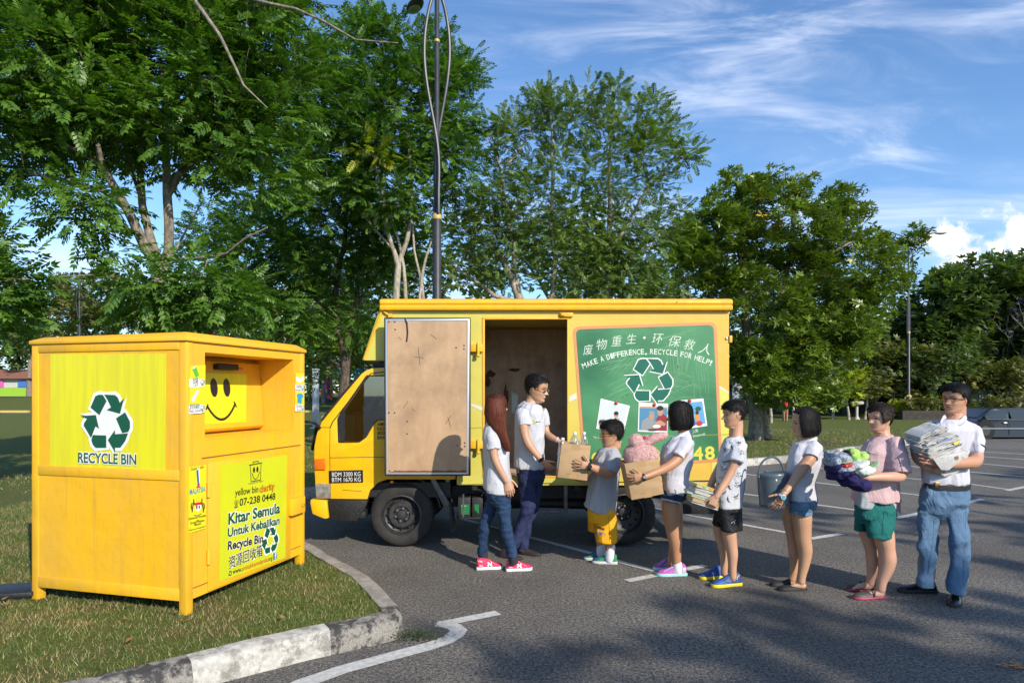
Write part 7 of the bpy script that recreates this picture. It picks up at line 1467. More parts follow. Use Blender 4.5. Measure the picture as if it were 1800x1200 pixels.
# ---- D: girl with the toy rabbit box
Y = 5.78; r = person('girl in frayed dark denim shorts carrying the box with the pink toy', (1180, 1010), Y)
h = Head((1195, 753), (1194, 707), Y, 170, 5); h.hairm = M_HK
sk = skin('d', (.42, .215, .115))
def f(b):
 h.add(b); h.neck(b, .050, P(1204, 762, Y), .056)
 sil(b, Y, [(763, 1192, 1213, .08, 0), (785, 1173, 1216, .14, 0), (820, 1169, 1212, .12, 0), (862, 1168, 1208, .13, 0)])
 limb(b, Y, SP([(1206, 778, 8, -.14), (1200, 795, 9.6, -.18), (1190, 808, 9.4, -.20), (1176, 819, 8.6, -.24), (1160, 827, 7.6, -.29), (1145, 833, 6.4, -.33), (1132, 838, 5.2, -.36)]))
 limb(b, Y, SP([(1200, 778, 8, .13), (1185, 805, 8.5, .14), (1160, 830, 7, .05), (1125, 840, 5.4, -.02)]))
 hand(b, P(1131.5, 838, Y - .36), (-1, 0, -.14), (0, -1, .1), 1, .90, (14, 22, 16), 8, .3, 52); hand(b, P(1125, 840, Y - .02), (-1, -.15, -.1), (0, 1, 0), -1, .9)
 limb(b, Y, SP([(1180, 866, 14, -.05), (1180, 878, 15.5, -.052), (1179.5, 895, 16.2, -.055), (1180.5, 915, 14, -.055), (1182.5, 930, 12.6, -.055), (1186.5, 950, 11.9, -.055), (1188.5, 970, 9.2, -.055), (1189.5, 990, 7.3, -.055), (1190, 1003, 7, -.055)]), 20)
 limb(b, Y, SP([(1184, 870, 12, .075), (1187, 895, 13, .075), (1189, 915, 11.5, .075), (1190, 930, 10, .075), (1188, 950, 10, .075), (1183, 970, 8, .075), (1179, 990, 6.6, .075)]), 18)
 for (hu, hv, tu, tv, dy) in ((1196, 1010, 1166, 1010, -.055),): limb(b, Y, [(hu, hv - 6, 6, dy), (tu, tv - 3, 5, dy)])
bd = body(r, f, sk)
h.face(bd, r, (.38, .14, .11), brow=.8, squint=.9); h.hair(r, M_HK, 'bob', thick=.085, fringe=.80, seed=3, length=.04, opening=.62)
def polo(b, Y, rows, near, far): sil(b, Y, rows); b.tube(near[0], near[1], 18); b.tube(far[0], far[1], 14)
def f(b):
 sil(b, Y, [(761, 757, 1194, 1216, .075, 0), (770, 1181, 1218, .14, 0), (784, 1166, 1221, .17, 0), (800, 1160.5, 1220, .17, 0), (815, 1161, 1218, .155, 0), (832, 1164, 1213.5, .145, 0), (843, 1165.5, 1211.5, .15, 0), (856, 1166.5, 1214.5, .165, 0), (862, 860, 1167.5, 1215.5, .17, 0), (866, 862, 1169, 1212, .165, 0)])
 b.tube([P(1206, 776, Y - .11), P(1200, 790, Y - .165), P(1191, 803, Y - .195)], [.068, .066, .062], 18); b.tube([P(1198, 776, Y + .11), P(1190, 798, Y + .16)], [.06, .055], 14)
sh = garment(r, 'polo_shirt', f, M_POLO, amp=.0100, f=(10, 10, 6), seed=21)
def collar(root, sh, pts, Y, w=.022, m=M_POLO):
 b = MB(); P3 = [P(u, v, Y + dy) for u, v, dy in pts]; n = len(P3); rings = []
 for i, p in enumerate(P3): t = (P3[min(i + 1, n - 1)] - P3[max(i - 1, 0)]).normalized(); o = Vector((0, -.3, -1)); o = (o - t * o.dot(t)).normalized(); k = t.cross(o).normalized() * .003; rings.append([p + k, p - k, p + o * w - k * 1.2, p + o * w + k * 1.2])
 b.loft(rings); return b.build('collar', m, root, sm=1, bev=.001)
collar(r, sh, [(1216, 755, .05), (1215.5, 754, -.03), (1208, 757, -.085), (1196, 763, -.11), (1187, 769, -.115), (1181, 774, -.11)], Y, .028)
front_line(sh, 'placket', [(1184, 768), (1177, 778), (1172, 786)], Y, .0025, M_POLO, r); front_patch(sh, 'label', [(1186, 846), (1188, 846), (1188, 852), (1186, 852)], Y, MATS['print_pale'], r); front_line(sh, 'side_slit', [(1186, 860), (1188.5, 866)], Y, .003, M_DS, r)
def f(b):
 sil(b, Y, [(852, 1168, 1211, .15, 0), (866, 1166, 1212, .165, 0), (874, 1164, 1207, .155, 0), (879, 1166, 1200, .12, 0)]); sil(b, Y, [(862, 1164.5, 1203, .078, -.06), (870, 1162, 1199, .085, -.06), (876, 884, 1161.5, 1197, .088, -.06)]); sil(b, Y, [(862, 1166, 1208, .078, .08), (878, 1170, 1206, .085, .08)])
so_ = garment(r, 'denim_shorts', f, M_DS, amp=.0063, f=(16, 16, 16), seed=22)
g = random.Random(2); b = MB()
for k in range(46):
 u = 1161.8 + k * .78; v = 875.5 + (u - 1161) * .21; q = on_surface(so_, [(u, v - 1.0)], .002)
 if q: b.tube([q[0], q[0] + Vector((g.gauss(0, .003), -.002, -.009 - g.random() * .008))], .0024, 4)
b.build('frayed_hem', M_SOCK, so_, sm=1)
M_SV = mat('shoe_purple', (.36, .07, .34), .6, bump=.2, bscale=90); M_MINT = mat('sole_mint', (.28, .62, .56), .6)
for hl, te, dy in (((1206.5, 1011), (1154, 1012), -.055), ((1182, 1000), (1148, 1001), .075)):
 o, p0, d, sd, L_ = shoe(r, hl, te, .088, M_SV, M_MINT, .088); u0, w_ = hl[0], te[0] - hl[0]; v = (hl[1] + te[1]) / 2
 for k in range(4): front_line(o, 'laces', [(u0 + w_ * (.40 + .08 * k), v - 18 + k * 2.4), (u0 + w_ * (.50 + .08 * k), v - 14 + k * 2)], p0.y - .4, .0024, M_MINT, o)
 front_line(o, 'logo', [(u0 + w_ * .42, v - 6), (u0 + w_ * .32, v - 10), (u0 + w_ * .28, v - 5), (u0 + w_ * .20, v - 7)], p0.y - .4, .002, M_MINT, o); front_patch(o, 'heel_patch', [(u0 + w_ * .02, v - 15), (u0 + w_ * .12, v - 14), (u0 + w_ * .14, v - 6), (u0 + w_ * .02, v - 5)], p0.y - .4, mat('shoe_silver', (.4, .45, .46), .4), o)
b = MB(); b.tube([P(1190.5, 990, Y - .055), P(1191, 1004, Y - .055)], [.041, .043], 16, rnd=True); b.build('sock', M_SOCK, r, sm=1)
watch(r, P(1129, 838.5, Y - .355) + Vector((.012, 0, 0)), (-1, 0, -.2), .029, (-.05, -1, .15), M_BLW, mat('dial_silver', (.25, .30, .38), .3, metal=.5), .018, .014)
# ---- E: boy in the printed tee
Y = 5.47; r = person('boy in a white tee printed with black birds, holding a stack of books', (1268, 1028), Y)
h = Head((1291, 750), (1290, 705), Y, 183, 6); h.hairm = M_HK
sk = skin('e', (.52, .30, .19))
def f(b):
 h.add(b); h.neck(b, .050, P(1294, 768, Y), .056)
 sil(b, Y, [(768, 1281, 1304, .075, 0), (790, 1270, 1306, .13, 0), (840, 1266, 1303, .11, 0), (892, 1264, 1302, .12, 0)])
 limb(b, Y, SP([(1298, 785, 7, -.13), (1293, 805, 8.2, -.165), (1286, 825, 7.6, -.17), (1276, 845, 7.6, -.18), (1266, 861, 6.2, -.20), (1259, 873, 5.0, -.21)]))
 limb(b, Y, SP([(1284, 785, 7, .13), (1270, 812, 7.5, .14), (1256, 838, 6.8, .12), (1247, 857, 5.2, .08)]))
 hand(b, P(1259.5, 872, Y - .21), (-.42, .0, -.9), (0, -1, 0), 1, .92, (35, 45, 30), 3, .8, 35); hand(b, P(1247, 857, Y + .08), (-.3, 0, -.95), (0, 1, 0), -1, .9, (30, 40, 30), 3)
 limb(b, Y, SP([(1282, 905, 12, -.055), (1281, 925, 12, -.06), (1282, 941, 12.2, -.06), (1285, 958, 10.6, -.06), (1287.5, 975, 9.4, -.06), (1287.5, 995, 7.2, -.06), (1288, 1015, 6.3, -.06)]), 20)
 limb(b, Y, SP([(1266, 905, 10, .08), (1264, 925, 10, .08), (1266, 940, 10, .08), (1270, 958, 9.0, .08), (1273, 975, 7.8, .08), (1273, 995, 6.2, .08), (1273, 1008, 5.8, .08)]), 18)
bd = body(r, f, sk)
h.face(bd, r, (.42, .17, .14), brow=1.0, squint=.8)
def ex(b, s):
 g = random.Random(12)
 for k in range(50):
  a = g.uniform(-1.0, 1.0); z = g.uniform(.80, .98); x, y = head_pt(np.array([a]), np.array([z]), 1, False); o = Vector((float(x[0]) * .9, float(y[0]), z + .03)); d = Vector((.11, g.uniform(-.03, .03), -.05 - g.uniform(0, .05))); b.tube([s.w(*o), s.w(*(o + d))], [.010, .004], 6)
h.hair(r, M_HK, 'short', thick=.072, fringe=.74, seed=4, side=.60, back=.26, part=-.02, extra=ex)
def f(b):
 sil(b, Y, [(769, 762, 1277, 1304, .085, 0), (772, 1272, 1308, .14, 0), (784, 1267, 1310.5, .165, 0), (805, 1262, 1311, .155, 0), (830, 1260, 1310, .145, 0), (855, 1259.5, 1308, .145, 0), (875, 1260, 1305.5, .15, 0), (888, 891, 1261, 1304, .15, 0)])
 b.tube([P(1298, 780, Y - .10), P(1296, 795, Y - .155), P(1293, 811, Y - .175)], [.068, .066, .064], 18); b.tube([P(1284, 780, Y + .10), P(1274, 805, Y + .15)], [.06, .055], 14)
sh = garment(r, 'printed_tee', f, M_TEE, amp=.0092, f=(10, 10, 4), seed=31)
b = MB(); b.tube([P(1290.5 + 14.5 * math.cos(t), 767.5 + 5 * math.sin(t) + (4 - 4 * math.cos(t)) * .6, Y - .085 - .03 * math.sin(t)) for t in np.linspace(.1, 3.0, 12)], .004, 6); b.build('neckband', M_TEE, sh, sm=1)
BIRD = [(-7, 1.5), (-4, .3), (-1.6, .2), (-.8, 1.8), (0, .4), (.8, .3), (3.2, .6), (7, 2.2), (4, -.9), (1.6, -1.3), (.6, -1.4), (0, -2.6), (-.9, -1.4), (-3, -1.0)]
pm = MB(); g = random.Random(6)
marks = [(1286, 774, 8, 1), (1299, 777, -4, 1), (1308, 787, 30, 0), (1269, 784, -30, 0), (1276, 789, 18, 1), (1287, 785, 80, 0), (1303, 794, -75, 1), (1264, 800, -40, 0), (1274, 811, 2, 1), (1286, 809, -10, 1), (1300, 815.5, 5, 1), (1271.5, 822, 24, 1), (1262, 815, 60, 0), (1268, 838.5, -8, 0), (1299, 836, -2, 2), (1262, 849, 50, 0), (1296, 853, -4, 2), (1282, 855, 74, 0), (1308, 850, -20, 0), (1293, 872, -22, 1), (1280, 877, 80, 0), (1299, 885, 38, 0), (1305, 863, 80, 2), (1271, 866, -15, 0), (1268, 880, 20, 0)]
for (u, v, an, tx) in marks:
 c_, s_ = math.cos(R(an)), math.sin(R(an)); k = 1.0; q = [(u + (x * c_ + y * s_ * 1.5) * 1.05, v + (x * s_ - y * c_ * 1.5) * 1.05) for x, y in BIRD]
 pr_ = on_surface(sh, q, .0016)
 if pr_: pm.add(pr_, [tuple(t) for t in tessellate_polygon([[Vector((a, c, 0)) for a, c in q]])])
 if tx: o = 5.6 if tx == 1 else -3.4; a = (u - 3.4 * c_ - o * s_ * 1, v - 3.4 * s_ + o * c_); e = (u + 3.4 * c_ - o * s_, v + 3.4 * s_ + o * c_); front_text(sh, 'BOY', a, e, 2.5, Y, M_BLK, None, body=pm, d=.0016)
pm.build('bird_print', mat('print_charcoal', (.05, .05, .055), .8), sh, fx=0)
def f(b):
 sil(b, Y, [(882, 1262, 1303, .135, 0), (892, 1260, 1304, .145, 0), (908, 1258, 1304, .14, 0), (914, 1259, 1303, .12, 0)]); sil(b, Y, [(895, 1266, 1304, .07, -.07), (915, 1266.5, 1304.5, .08, -.07), (930, 932, 1266.5, 1305, .085, -.07)]); sil(b, Y, [(895, 1258, 1290, .07, .08), (912, 1254, 1284, .075, .08), (920, 927, 1252.5, 1282, .078, .08)])
so_ = garment(r, 'shorts', f, M_BS, amp=.0092, f=(10, 10, 4), seed=33); front_line(so_, 'logo', [(1285, 919), (1290, 916), (1293, 913)], Y - .1, .0018, M_WHT, so_); front_line(so_, 'logo', [(1289, 915.5), (1292, 920)], Y - .1, .0018, M_WHT, so_)
M_SB = mat('shoe_blue', (.012, .085, .36), .55, bump=.2, bscale=100, col2=(.01, .04, .16), vscale=9); M_SY = mat('sole_yellow', (.78, .62, .02), .5)
for hl, te, dy in (((1301.5, 1028), (1250.5, 1032), -.06), ((1272, 1015), (1230, 1018), .08)):
 o, p0, d, sd, L_ = shoe(r, hl, te, .088, M_SB, M_SY, .090); u0, w_ = hl[0], te[0] - hl[0]; v = (hl[1] + te[1]) / 2
 for k in range(5): front_line(o, 'laces', [(u0 + w_ * (.38 + .07 * k), v - 20 + k * 2.5), (u0 + w_ * (.47 + .07 * k), v - 16 + k * 2.2)], p0.y - .4, .0024, mat('lace_blue', (.03, .15, .5), .7), o)
 front_line(o, 'logo', [(u0 + w_ * .48, v - 9), (u0 + w_ * .42, v - 11), (u0 + w_ * .38, v - 8), (u0 + w_ * .32, v - 10)], p0.y - .4, .002, MATS['shoe_silver'], o); front_line(o, 'collar_trim', [(u0 + w_ * .03, v - 20), (u0 + w_ * .09, v - 17), (u0 + w_ * .12, v - 12)], p0.y - .4, .003, M_SY, o)
# ---- F: girl with the bucket
Y = 5.37; r = person('girl in light denim shorts carrying a tall grey lidded bucket', (1390, 1035), Y)
h = Head((1415, 766), (1414, 718), Y, 172, 8); h.hairm = M_HK
sk = skin('f', (.48, .275, .165))
def f(b):
 h.add(b); h.neck(b, .050, P(1420, 774, Y), .056)
 sil(b, Y, [(776, 1408, 1434, .08, 0), (800, 1395, 1438, .14, 0), (840, 1390, 1432, .12, 0), (878, 1390, 1430, .13, 0)])
 limb(b, Y, SP([(1430, 788, 9, -.14), (1424, 805, 10.5, -.18), (1413, 820, 9.6, -.20), (1402, 836, 8.6, -.24), (1390, 852, 7.2, -.29), (1377, 868, 5.6, -.33)]))
 limb(b, Y, SP([(1405, 790, 8, .14), (1390, 815, 8, .16), (1382, 835, 7, .14), (1372, 850, 6, .08)]))
 hand(b, P(1376.5, 869, Y - .33), (-.50, 0, -.87), (0.05, -1, 0), 1, .92, (12, 20, 14), 6, .2, 62); hand(b, P(1372, 850, Y + .08), (-.5, 0, -.8), (0, 1, 0), -1, .9)
 limb(b, Y, SP([(1409, 880, 15, -.05), (1409, 896, 16, -.055), (1409.5, 910, 16.8, -.06), (1411, 932, 14.6, -.06), (1412, 948, 13.4, -.06), (1415, 968, 12.4, -.06), (1413.5, 990, 9.6, -.06), (1409.5, 1010, 7.4, -.06), (1408, 1022, 7, -.06)]), 20)
 limb(b, Y, SP([(1395, 880, 12, .08), (1390, 905, 14, .08), (1391, 925, 12, .08), (1393.5, 942, 10.5, .08), (1396, 965, 10, .08), (1396, 990, 7.6, .08), (1394, 1010, 6.4, .08), (1392, 1018, 6.4, .08)]), 18)
 limb(b, Y, [(1411, 1029, 6, -.06), (1395, 1029, 4.2, -.06), (1384, 1033, 2.2, -.06)]); limb(b, Y, [(1392, 1023, 5.5, .08), (1377, 1023, 4, .08), (1368, 1026.5, 2.2, .08)])
bd = body(r, f, sk)
h.face(bd, r, (.45, .17, .15), brow=.8, squint=.9); h.hair(r, M_HK, 'bob', thick=.095, fringe=.80, seed=5, length=.03, opening=1.05)
def f(b):
 sil(b, Y, [(775, 768, 1406, 1434, .085, 0), (780, 1395, 1440, .15, 0), (795, 1388, 1443.5, .175, 0), (815, 1382.5, 1443, .17, 0), (832, 1380.5, 1437.5, .155, 0), (850, 1383, 1432.5, .15, 0), (864, 1384.5, 1434, .165, 0), (875, 1386, 1436, .17, 0), (874, 878, 1388, 1434, .165, 0)])
 b.tube([P(1431, 784, Y - .11), P(1427, 795, Y - .165), P(1424.5, 805, Y - .19)], [.066, .066, .064], 18); b.tube([P(1408, 786, Y + .11), P(1398, 806, Y + .16)], [.06, .055], 14)
sh = garment(r, 'polo_shirt', f, M_POLO, amp=.0092, f=(10, 10, 6), seed=41)
collar(r, sh, [(1436, 768, .05), (1435, 767, -.03), (1428, 770, -.085), (1417, 776, -.11), (1409, 782, -.115), (1406, 786, -.11)], Y, .026)
front_line(sh, 'placket', [(1404, 779), (1400, 789), (1397, 797)], Y, .002, M_BTN, r); front_line(sh, 'side_slit', [(1416, 874), (1419, 880)], Y, .003, M_DL, r); front_patch(sh, 'badge', [(1407.5, 783), (1409, 780.5), (1410.5, 783)], Y, MATS['print_gold'], sh)
def f(b):
 sil(b, Y, [(866, 1387, 1434, .15, 0), (880, 1386.5, 1437, .165, 0), (893, 1387, 1434, .155, 0), (899, 1390, 1428, .12, 0)]); sil(b, Y, [(885, 1388, 1430, .085, -.065), (899, 901, 1387, 1427.5, .092, -.065), (899, 905.5, 1386, 1428, .096, -.065)]); sil(b, Y, [(885, 1386, 1425, .08, .08), (900, 1383, 1420, .085, .08)])
so_ = garment(r, 'denim_shorts', f, M_DL, amp=.0063, f=(16, 16, 16), seed=42); front_line(so_, 'cuff_seam', [(1388, 895), (1405, 898), (1427, 899)], Y - .1, .0018, M_DS, so_); front_line(so_, 'pocket_seam', [(1423, 878), (1424, 888), (1429, 896), (1434, 893)], Y - .1, .0016, M_DS, so_)
M_FLAT = mat('flat_black', (.010, .010, .011), .7)
for hl, te, dy in (((1417, 1036), (1366, 1037), -.06), ((1390, 1029), (1352, 1029), .08)):
 o, p0, d, sd, L_ = shoe(r, hl, te, .084, M_FLAT, mat('sole_dark', (.03, .025, .025), .7), .092, 'flat', .008)
watch(r, P(1373.5, 872, Y - .335), (-.55, 0, -.84), .030, (.1, -1, .1), mat('strap_white', (.62, .62, .64), .5), mat('dial_cyan', (.05, .32, .45), .3), .022, .020)
b = MB()
for k, (u, v, rx, ry, an) in enumerate(((1376, 868, 7, 9, 20), (1367, 880, 8.5, 6.5, 60), (1371, 877, 8, 4, 50))):
 b.tube([P(u + rx * math.cos(t) * math.cos(R(an)) - ry * math.sin(t) * math.sin(R(an)), v + rx * math.cos(t) * math.sin(R(an)) + ry * math.sin(t) * math.cos(R(an)), Y - .33 - .035 * math.sin(t * .5)) for t in np.linspace(0, 6.283, 24)], .0022, 5)
b.build('wrist_cord', M_BLW, r, sm=1)
# ---- G: woman in pink
Y = 5.17; r = person('woman in a loose pink blouse and teal shorts carrying a pile of clothes', (1525, 1045), Y)
h = Head((1548, 758), (1547, 711), Y, 196, 3, fat=1.08); h.hairm = M_HB
sk = skin('g', (.55, .315, .22))
def f(b):
 h.add(b); h.neck(b, .054, P(1552, 768, Y), .060)
 sil(b, Y, [(768, 1535, 1566, .09, 0), (790, 1518, 1572, .14, 0), (830, 1512, 1570, .13, 0), (880, 1510, 1570, .14, 0)])
 limb(b, Y, SP([(1570, 780, 9, -.12), (1577, 800, 10.5, -.17), (1582, 822, 10, -.21), (1583, 836, 9.6, -.24), (1566, 838, 9.2, -.30), (1545, 838, 7.8, -.33), (1524, 839.5, 5.8, -.35)]))
 limb(b, Y, SP([(1535, 780, 9, .14), (1522, 810, 9, .16), (1515, 835, 8, .10), (1495, 845, 6, .02)]))
 hand(b, P(1523, 839.5, Y - .35), (-1, 0, -.12), (0, -.85, -.4), 1, .92, (22, 30, 22), 4, .6, 40); hand(b, P(1495, 845, Y + .02), (-1, 0, -.1), (0, 0, -1), 1, .9)
 limb(b, Y, SP([(1549, 905, 17, -.06), (1551, 925, 17, -.065), (1553, 938, 17, -.07), (1555, 950, 16.5, -.07), (1558, 966, 14.2, -.07), (1560, 985, 14.4, -.07), (1556, 1005, 11.5, -.07), (1550, 1022, 8.6, -.07), (1548, 1036, 8, -.07)]), 20)
 limb(b, Y, SP([(1525, 905, 14, .09), (1524, 930, 14, .09), (1528, 950, 12, .09), (1532, 966, 10.8, .09), (1534, 985, 10.6, .09), (1533, 1005, 8.6, .09), (1530, 1020, 7.2, .09), (1529, 1026, 7, .09)]), 18)
 limb(b, Y, [(1547, 1043, 7.2, -.07), (1530, 1044, 5.5, -.07), (1516, 1049, 2.5, -.07)]); limb(b, Y, [(1527, 1029, 6.3, .09), (1510, 1030, 4.8, .09), (1500, 1034, 2.2, .09)])
bd = body(r, f, sk)
h.face(bd, r, (.46, .13, .13), brow=.8, squint=.8, smile=.3)
def ex(b, s):
 g = random.Random(3)
 for k in range(44):      # swept fringe and locks by the ear
  t = k / 43; a = -1.15 + 1.9 * t; x, y = head_pt(np.array([a]), np.array([.86]), 1, False); o = Vector((float(x[0]) * 1.0, float(y[0]) * 1.05, .90)); e = o + Vector((.07, .10 - .28 * t, -.17 - .03 * g.random())); b.tube([s.w(*o), s.w(*((o + e) / 2 + Vector((.03, 0, .02)))), s.w(*e)], [.011, .010, .004], 6)
 for sg in (-1, 1):
  for k in range(9): x0 = .16 - .03 * k; b.tube([s.w(x0 + .03, sg * .335, .74), s.w(x0 + .02, sg * .365, .52), s.w(x0 - .0, sg * .345, .30 + .012 * k)], [.012, .011, .003], 6)
h.hair(r, M_HB, 'short', thick=.088, fringe=.82, seed=8, side=.50, back=-.03, extra=ex)
b = MB(); b.tube([h.w(-.02, .36, .36), h.w(-.0, .375, .33), h.w(-.01, .37, .30)], .003, 6); b.build('earring', MATS['print_gold'], r, sm=1)
def f(b):
 sil(b, Y, [(770, 764, 1534, 1568, .10, 0), (777, 1523, 1579, .155, 0), (792, 1514, 1585, .185, 0), (815, 1510, 1584, .185, 0), (840, 1508, 1579, .18, 0), (858, 1502, 1579.5, .19, 0), (868, 1499, 1581, .20, 0), (874, 880, 1498, 1582, .20, 0)])
 b.tube([P(1569, 779, Y - .11), P(1575, 795, Y - .17), P(1578, 812, Y - .205), P(1580, 827, Y - .23)], [.078, .078, .074, .070], 18); b.tube([P(1535, 782, Y + .12), P(1526, 805, Y + .17)], [.07, .065], 14)
 b.tube([P(1579, 822, Y - .228), P(1580.5, 831, Y - .238)], [.077, .076], 18)
sh = garment(r, 'blouse', f, M_PK, amp=.0128, f=(9, 9, 4), seed=51)
b = MB(); rings = []
for i in range(15):          # long tail of the blouse at the back
 t = i / 14; u = 1549 + 33 * t; v0 = 868; v1 = 874 + 31 * t ** 1.6; yy_ = Y - .19 * math.cos(t * 1.5); rings.append([P(u, v0, yy_), P(u + 1, (v0 + v1) / 2, yy_ + .004), P(u + 1.5 * t, v1, yy_ + .01), P(u + 1.5 * t, v1, yy_ + .014), P(u + 1, (v0 + v1) / 2, yy_ + .008), P(u, v0, yy_ + .004)])
b.loft(rings); b.build('blouse_tail', M_PK, sh, sm=1, sharp=70)
front_line(sh, 'sleeve_tab', [(1581, 804), (1584.5, 817), (1588, 829)], Y - .1, .0042, M_PK, sh); front_line(sh, 'placket', [(1530, 774), (1524, 788), (1519, 800)], Y, .002, M_GU, sh); front_line(sh, 'collar_edge', [(1527, 772), (1523, 777), (1519, 781)], Y, .003, M_PK, sh); front_line(sh, 'pocket', [(1527, 794), (1535, 797), (1545, 799)], Y, .0016, M_PK, sh)
b = MB(); b.tube([P(1563, 759, Y - .03), P(1556, 764, Y - .065), P(1546, 769, Y - .078), P(1538, 772, Y - .07)], .0012, 5); b.build('necklace', MATS['print_gold'], r, sm=1)
def f(b): sil(b, Y, [(862, 1502, 1556, .150, -.03), (876, 1500, 1554, .158, -.03), (883, 889, 1499, 1548, .158, -.03), (884, 895, 1501, 1541, .150, -.03)])
us = garment(r, 'undershirt', f, M_GU, amp=.0092, seed=52)
def f(b):
 sil(b, Y, [(868, 1507, 1574, .165, 0), (885, 1504, 1577, .175, 0), (905, 1503, 1576, .17, 0), (914, 1505, 1573, .14, 0)]); sil(b, Y, [(893, 1520, 1576, .09, -.075), (915, 1521, 1574, .10, -.075), (935, 1523, 1571, .105, -.075), (942, 943.5, 1524, 1570.5, .105, -.075)]); sil(b, Y, [(893, 1503, 1545, .085, .09), (915, 1502.5, 1540, .09, .09), (930, 932, 1501.5, 1536, .09, .09)])
so_ = garment(r, 'shorts', f, M_TL, amp=.0100, f=(9, 9, 9), seed=53); front_line(so_, 'side_seam', [(1556, 880), (1553.5, 905), (1551, 925), (1550.5, 942)], Y - .1, .0016, mat('teal_dark', (.006, .06, .055), .8), so_); front_line(so_, 'hem', [(1524, 936), (1545, 938), (1570, 937)], Y - .1, .0014, MATS['teal_dark'], so_)
M_CR = mat('shoe_darkgrey', (.055, .048, .045), .6); M_CRP = mat('sole_magenta', (.40, .03, .10), .5)
for hl, te, dy in (((1556.5, 1050), (1498, 1052), -.07), ((1525, 1037), (1487, 1037), .09)):
 o, p0, d, sd, L_ = shoe(r, hl, te, .088, M_CR, M_CRP, .098, 'flat', .014); b = MB(); a = p0 + d * L_ * .42; 
 b.tube([a + sd * .040 + Vector((0, 0, .02)), a + sd * .03 + Vector((0, 0, .062)) - d * .01, a + Vector((0, 0, .078)) - d * .02, a - sd * .03 + Vector((0, 0, .062)) - d * .03, a - sd * .042 + Vector((0, 0, .02)) - d * .04], .006, 6); b.build('strap', M_CR, o, sm=1)
# ---- H: man with newspapers
Y = 5.06; r = person('man in a white polo and blue jeans hugging a bundle of newspapers', (1655, 1052), Y)
h = Head((1680, 727), (1679, 676), Y, 206, 1); h.hairm = M_HK
sk = skin('h', (.47, .25, .155))
def f(b):
 h.add(b); h.neck(b, .064, P(1676, 742, Y), .070)
 sil(b, Y, [(742, 1655, 1699, .10, 0), (765, 1636, 1710, .14, 0), (800, 1628, 1700, .13, 0), (850, 1630, 1700, .13, 0)])
 limb(b, Y, SP([(1706, 757, 11, 0), (1713, 775, 12.5, -.03), (1715, 797, 12, -.08), (1713, 811, 11.2, -.13), (1695, 813, 10.8, -.20), (1674, 815, 8.8, -.26), (1655, 815, 6.4, -.29)]))
 limb(b, Y, SP([(1637, 757, 11, .02), (1623, 775, 11, 0), (1613, 793, 10.5, -.06), (1615, 806, 9.6, -.10), (1626, 818, 7.2, -.17), (1633, 823, 6, -.20)]))
 hand(b, P(1654, 815, Y - .29), (-.93, -.02, .36), (.05, -1, .05), 1, 1.0, (8, 12, 10), 4, .3, 35); hand(b, P(1633, 823, Y - .20), (.95, -.05, -.12), (0, -1, -.2), -1, .95, (15, 25, 20), 3, .6, 25)
 limb(b, Y, [(1645, 860, 10, 0), (1632, 960, 8, 0), (1630, 1025, 7, 0)]); limb(b, Y, [(1685, 860, 10, 0), (1687, 960, 8, -.02), (1680, 1040, 7, -.03)])
bd = body(r, f, sk)
h.face(bd, r, (.36, .15, .12), brow=1.3, squint=.8); h.glasses(r, mat('wire_frame', (.04, .03, .03), .3, metal=.6), M_BLW)
def ex(b, s):
 g = random.Random(5)
 for k in range(90):
  a = g.uniform(-3.1, 3.1); z = g.uniform(.72, 1.03); x, y = head_pt(np.array([a]), np.array([min(z, .95)]), 1, False); o = Vector((float(x[0]) * .98, float(y[0]) * .98, z)); d = Vector((g.uniform(-.05, .08), g.uniform(-.10, .04), g.uniform(-.02, .07))); b.tube([s.w(*o), s.w(*(o + d))], [.012, .003], 6)
h.hair(r, M_HK, 'short', thick=.085, fringe=.80, seed=7, side=.50, back=.06, extra=ex)
def f(b):
 sil(b, Y, [(738, 735, 1655, 1698, .10, 0), (744, 1640, 1709, .145, 0), (755, 1629, 1716, .165, 0), (775, 1621, 1714, .16, 0), (800, 1620, 1706, .15, 0), (825, 1620, 1703.5, .15, 0), (840, 1622, 1705, .155, 0), (849, 1624, 1705, .15, 0)])
 b.tube([P(1696, 754, Y), P(1706, 764, Y - .01), P(1711, 775, Y - .03), P(1713, 789, Y - .07)], [.080, .082, .076, .069], 20, rnd=True); b.tube([P(1644, 755, Y + .02), P(1634, 764, Y + .01), P(1625, 774, Y - .01), P(1617, 787, Y - .05)], [.078, .076, .068, .063], 20, rnd=True)
sh = garment(r, 'polo_shirt', f, M_POLO, amp=.0109, f=(9, 9, 5), seed=61)
collar(r, sh, [(1697, 727, .04), (1697, 728, -.03), (1690, 735, -.085), (1679, 745, -.115), (1671, 750, -.125)], Y, .034); collar(r, sh, [(1662, 728, .0), (1658, 730, -.05), (1654, 738, -.10), (1652, 745, -.12)], Y, .030)
front_line(sh, 'piping', [(1697, 733), (1695, 742), (1687, 747.5), (1684, 746)], Y, .0016, M_BLW, r); front_line(sh, 'piping', [(1643.5, 741), (1646, 746.5), (1651, 748.5), (1654, 745)], Y, .0016, M_BLW, r)
b = MB()
for k in (0,): cyl_band(b, P(1713.2, 787.5, Y - .066), P(1713, 789, Y - .07) - P(1711, 770, Y - .02), .066, .010, .0035)
for k in (0,): cyl_band(b, P(1617.5, 786, Y - .048), P(1617, 787, Y - .05) - P(1626, 772, Y), .060, .010, .0035)
b.build('cuff_band', M_BTN, sh, sm=1)
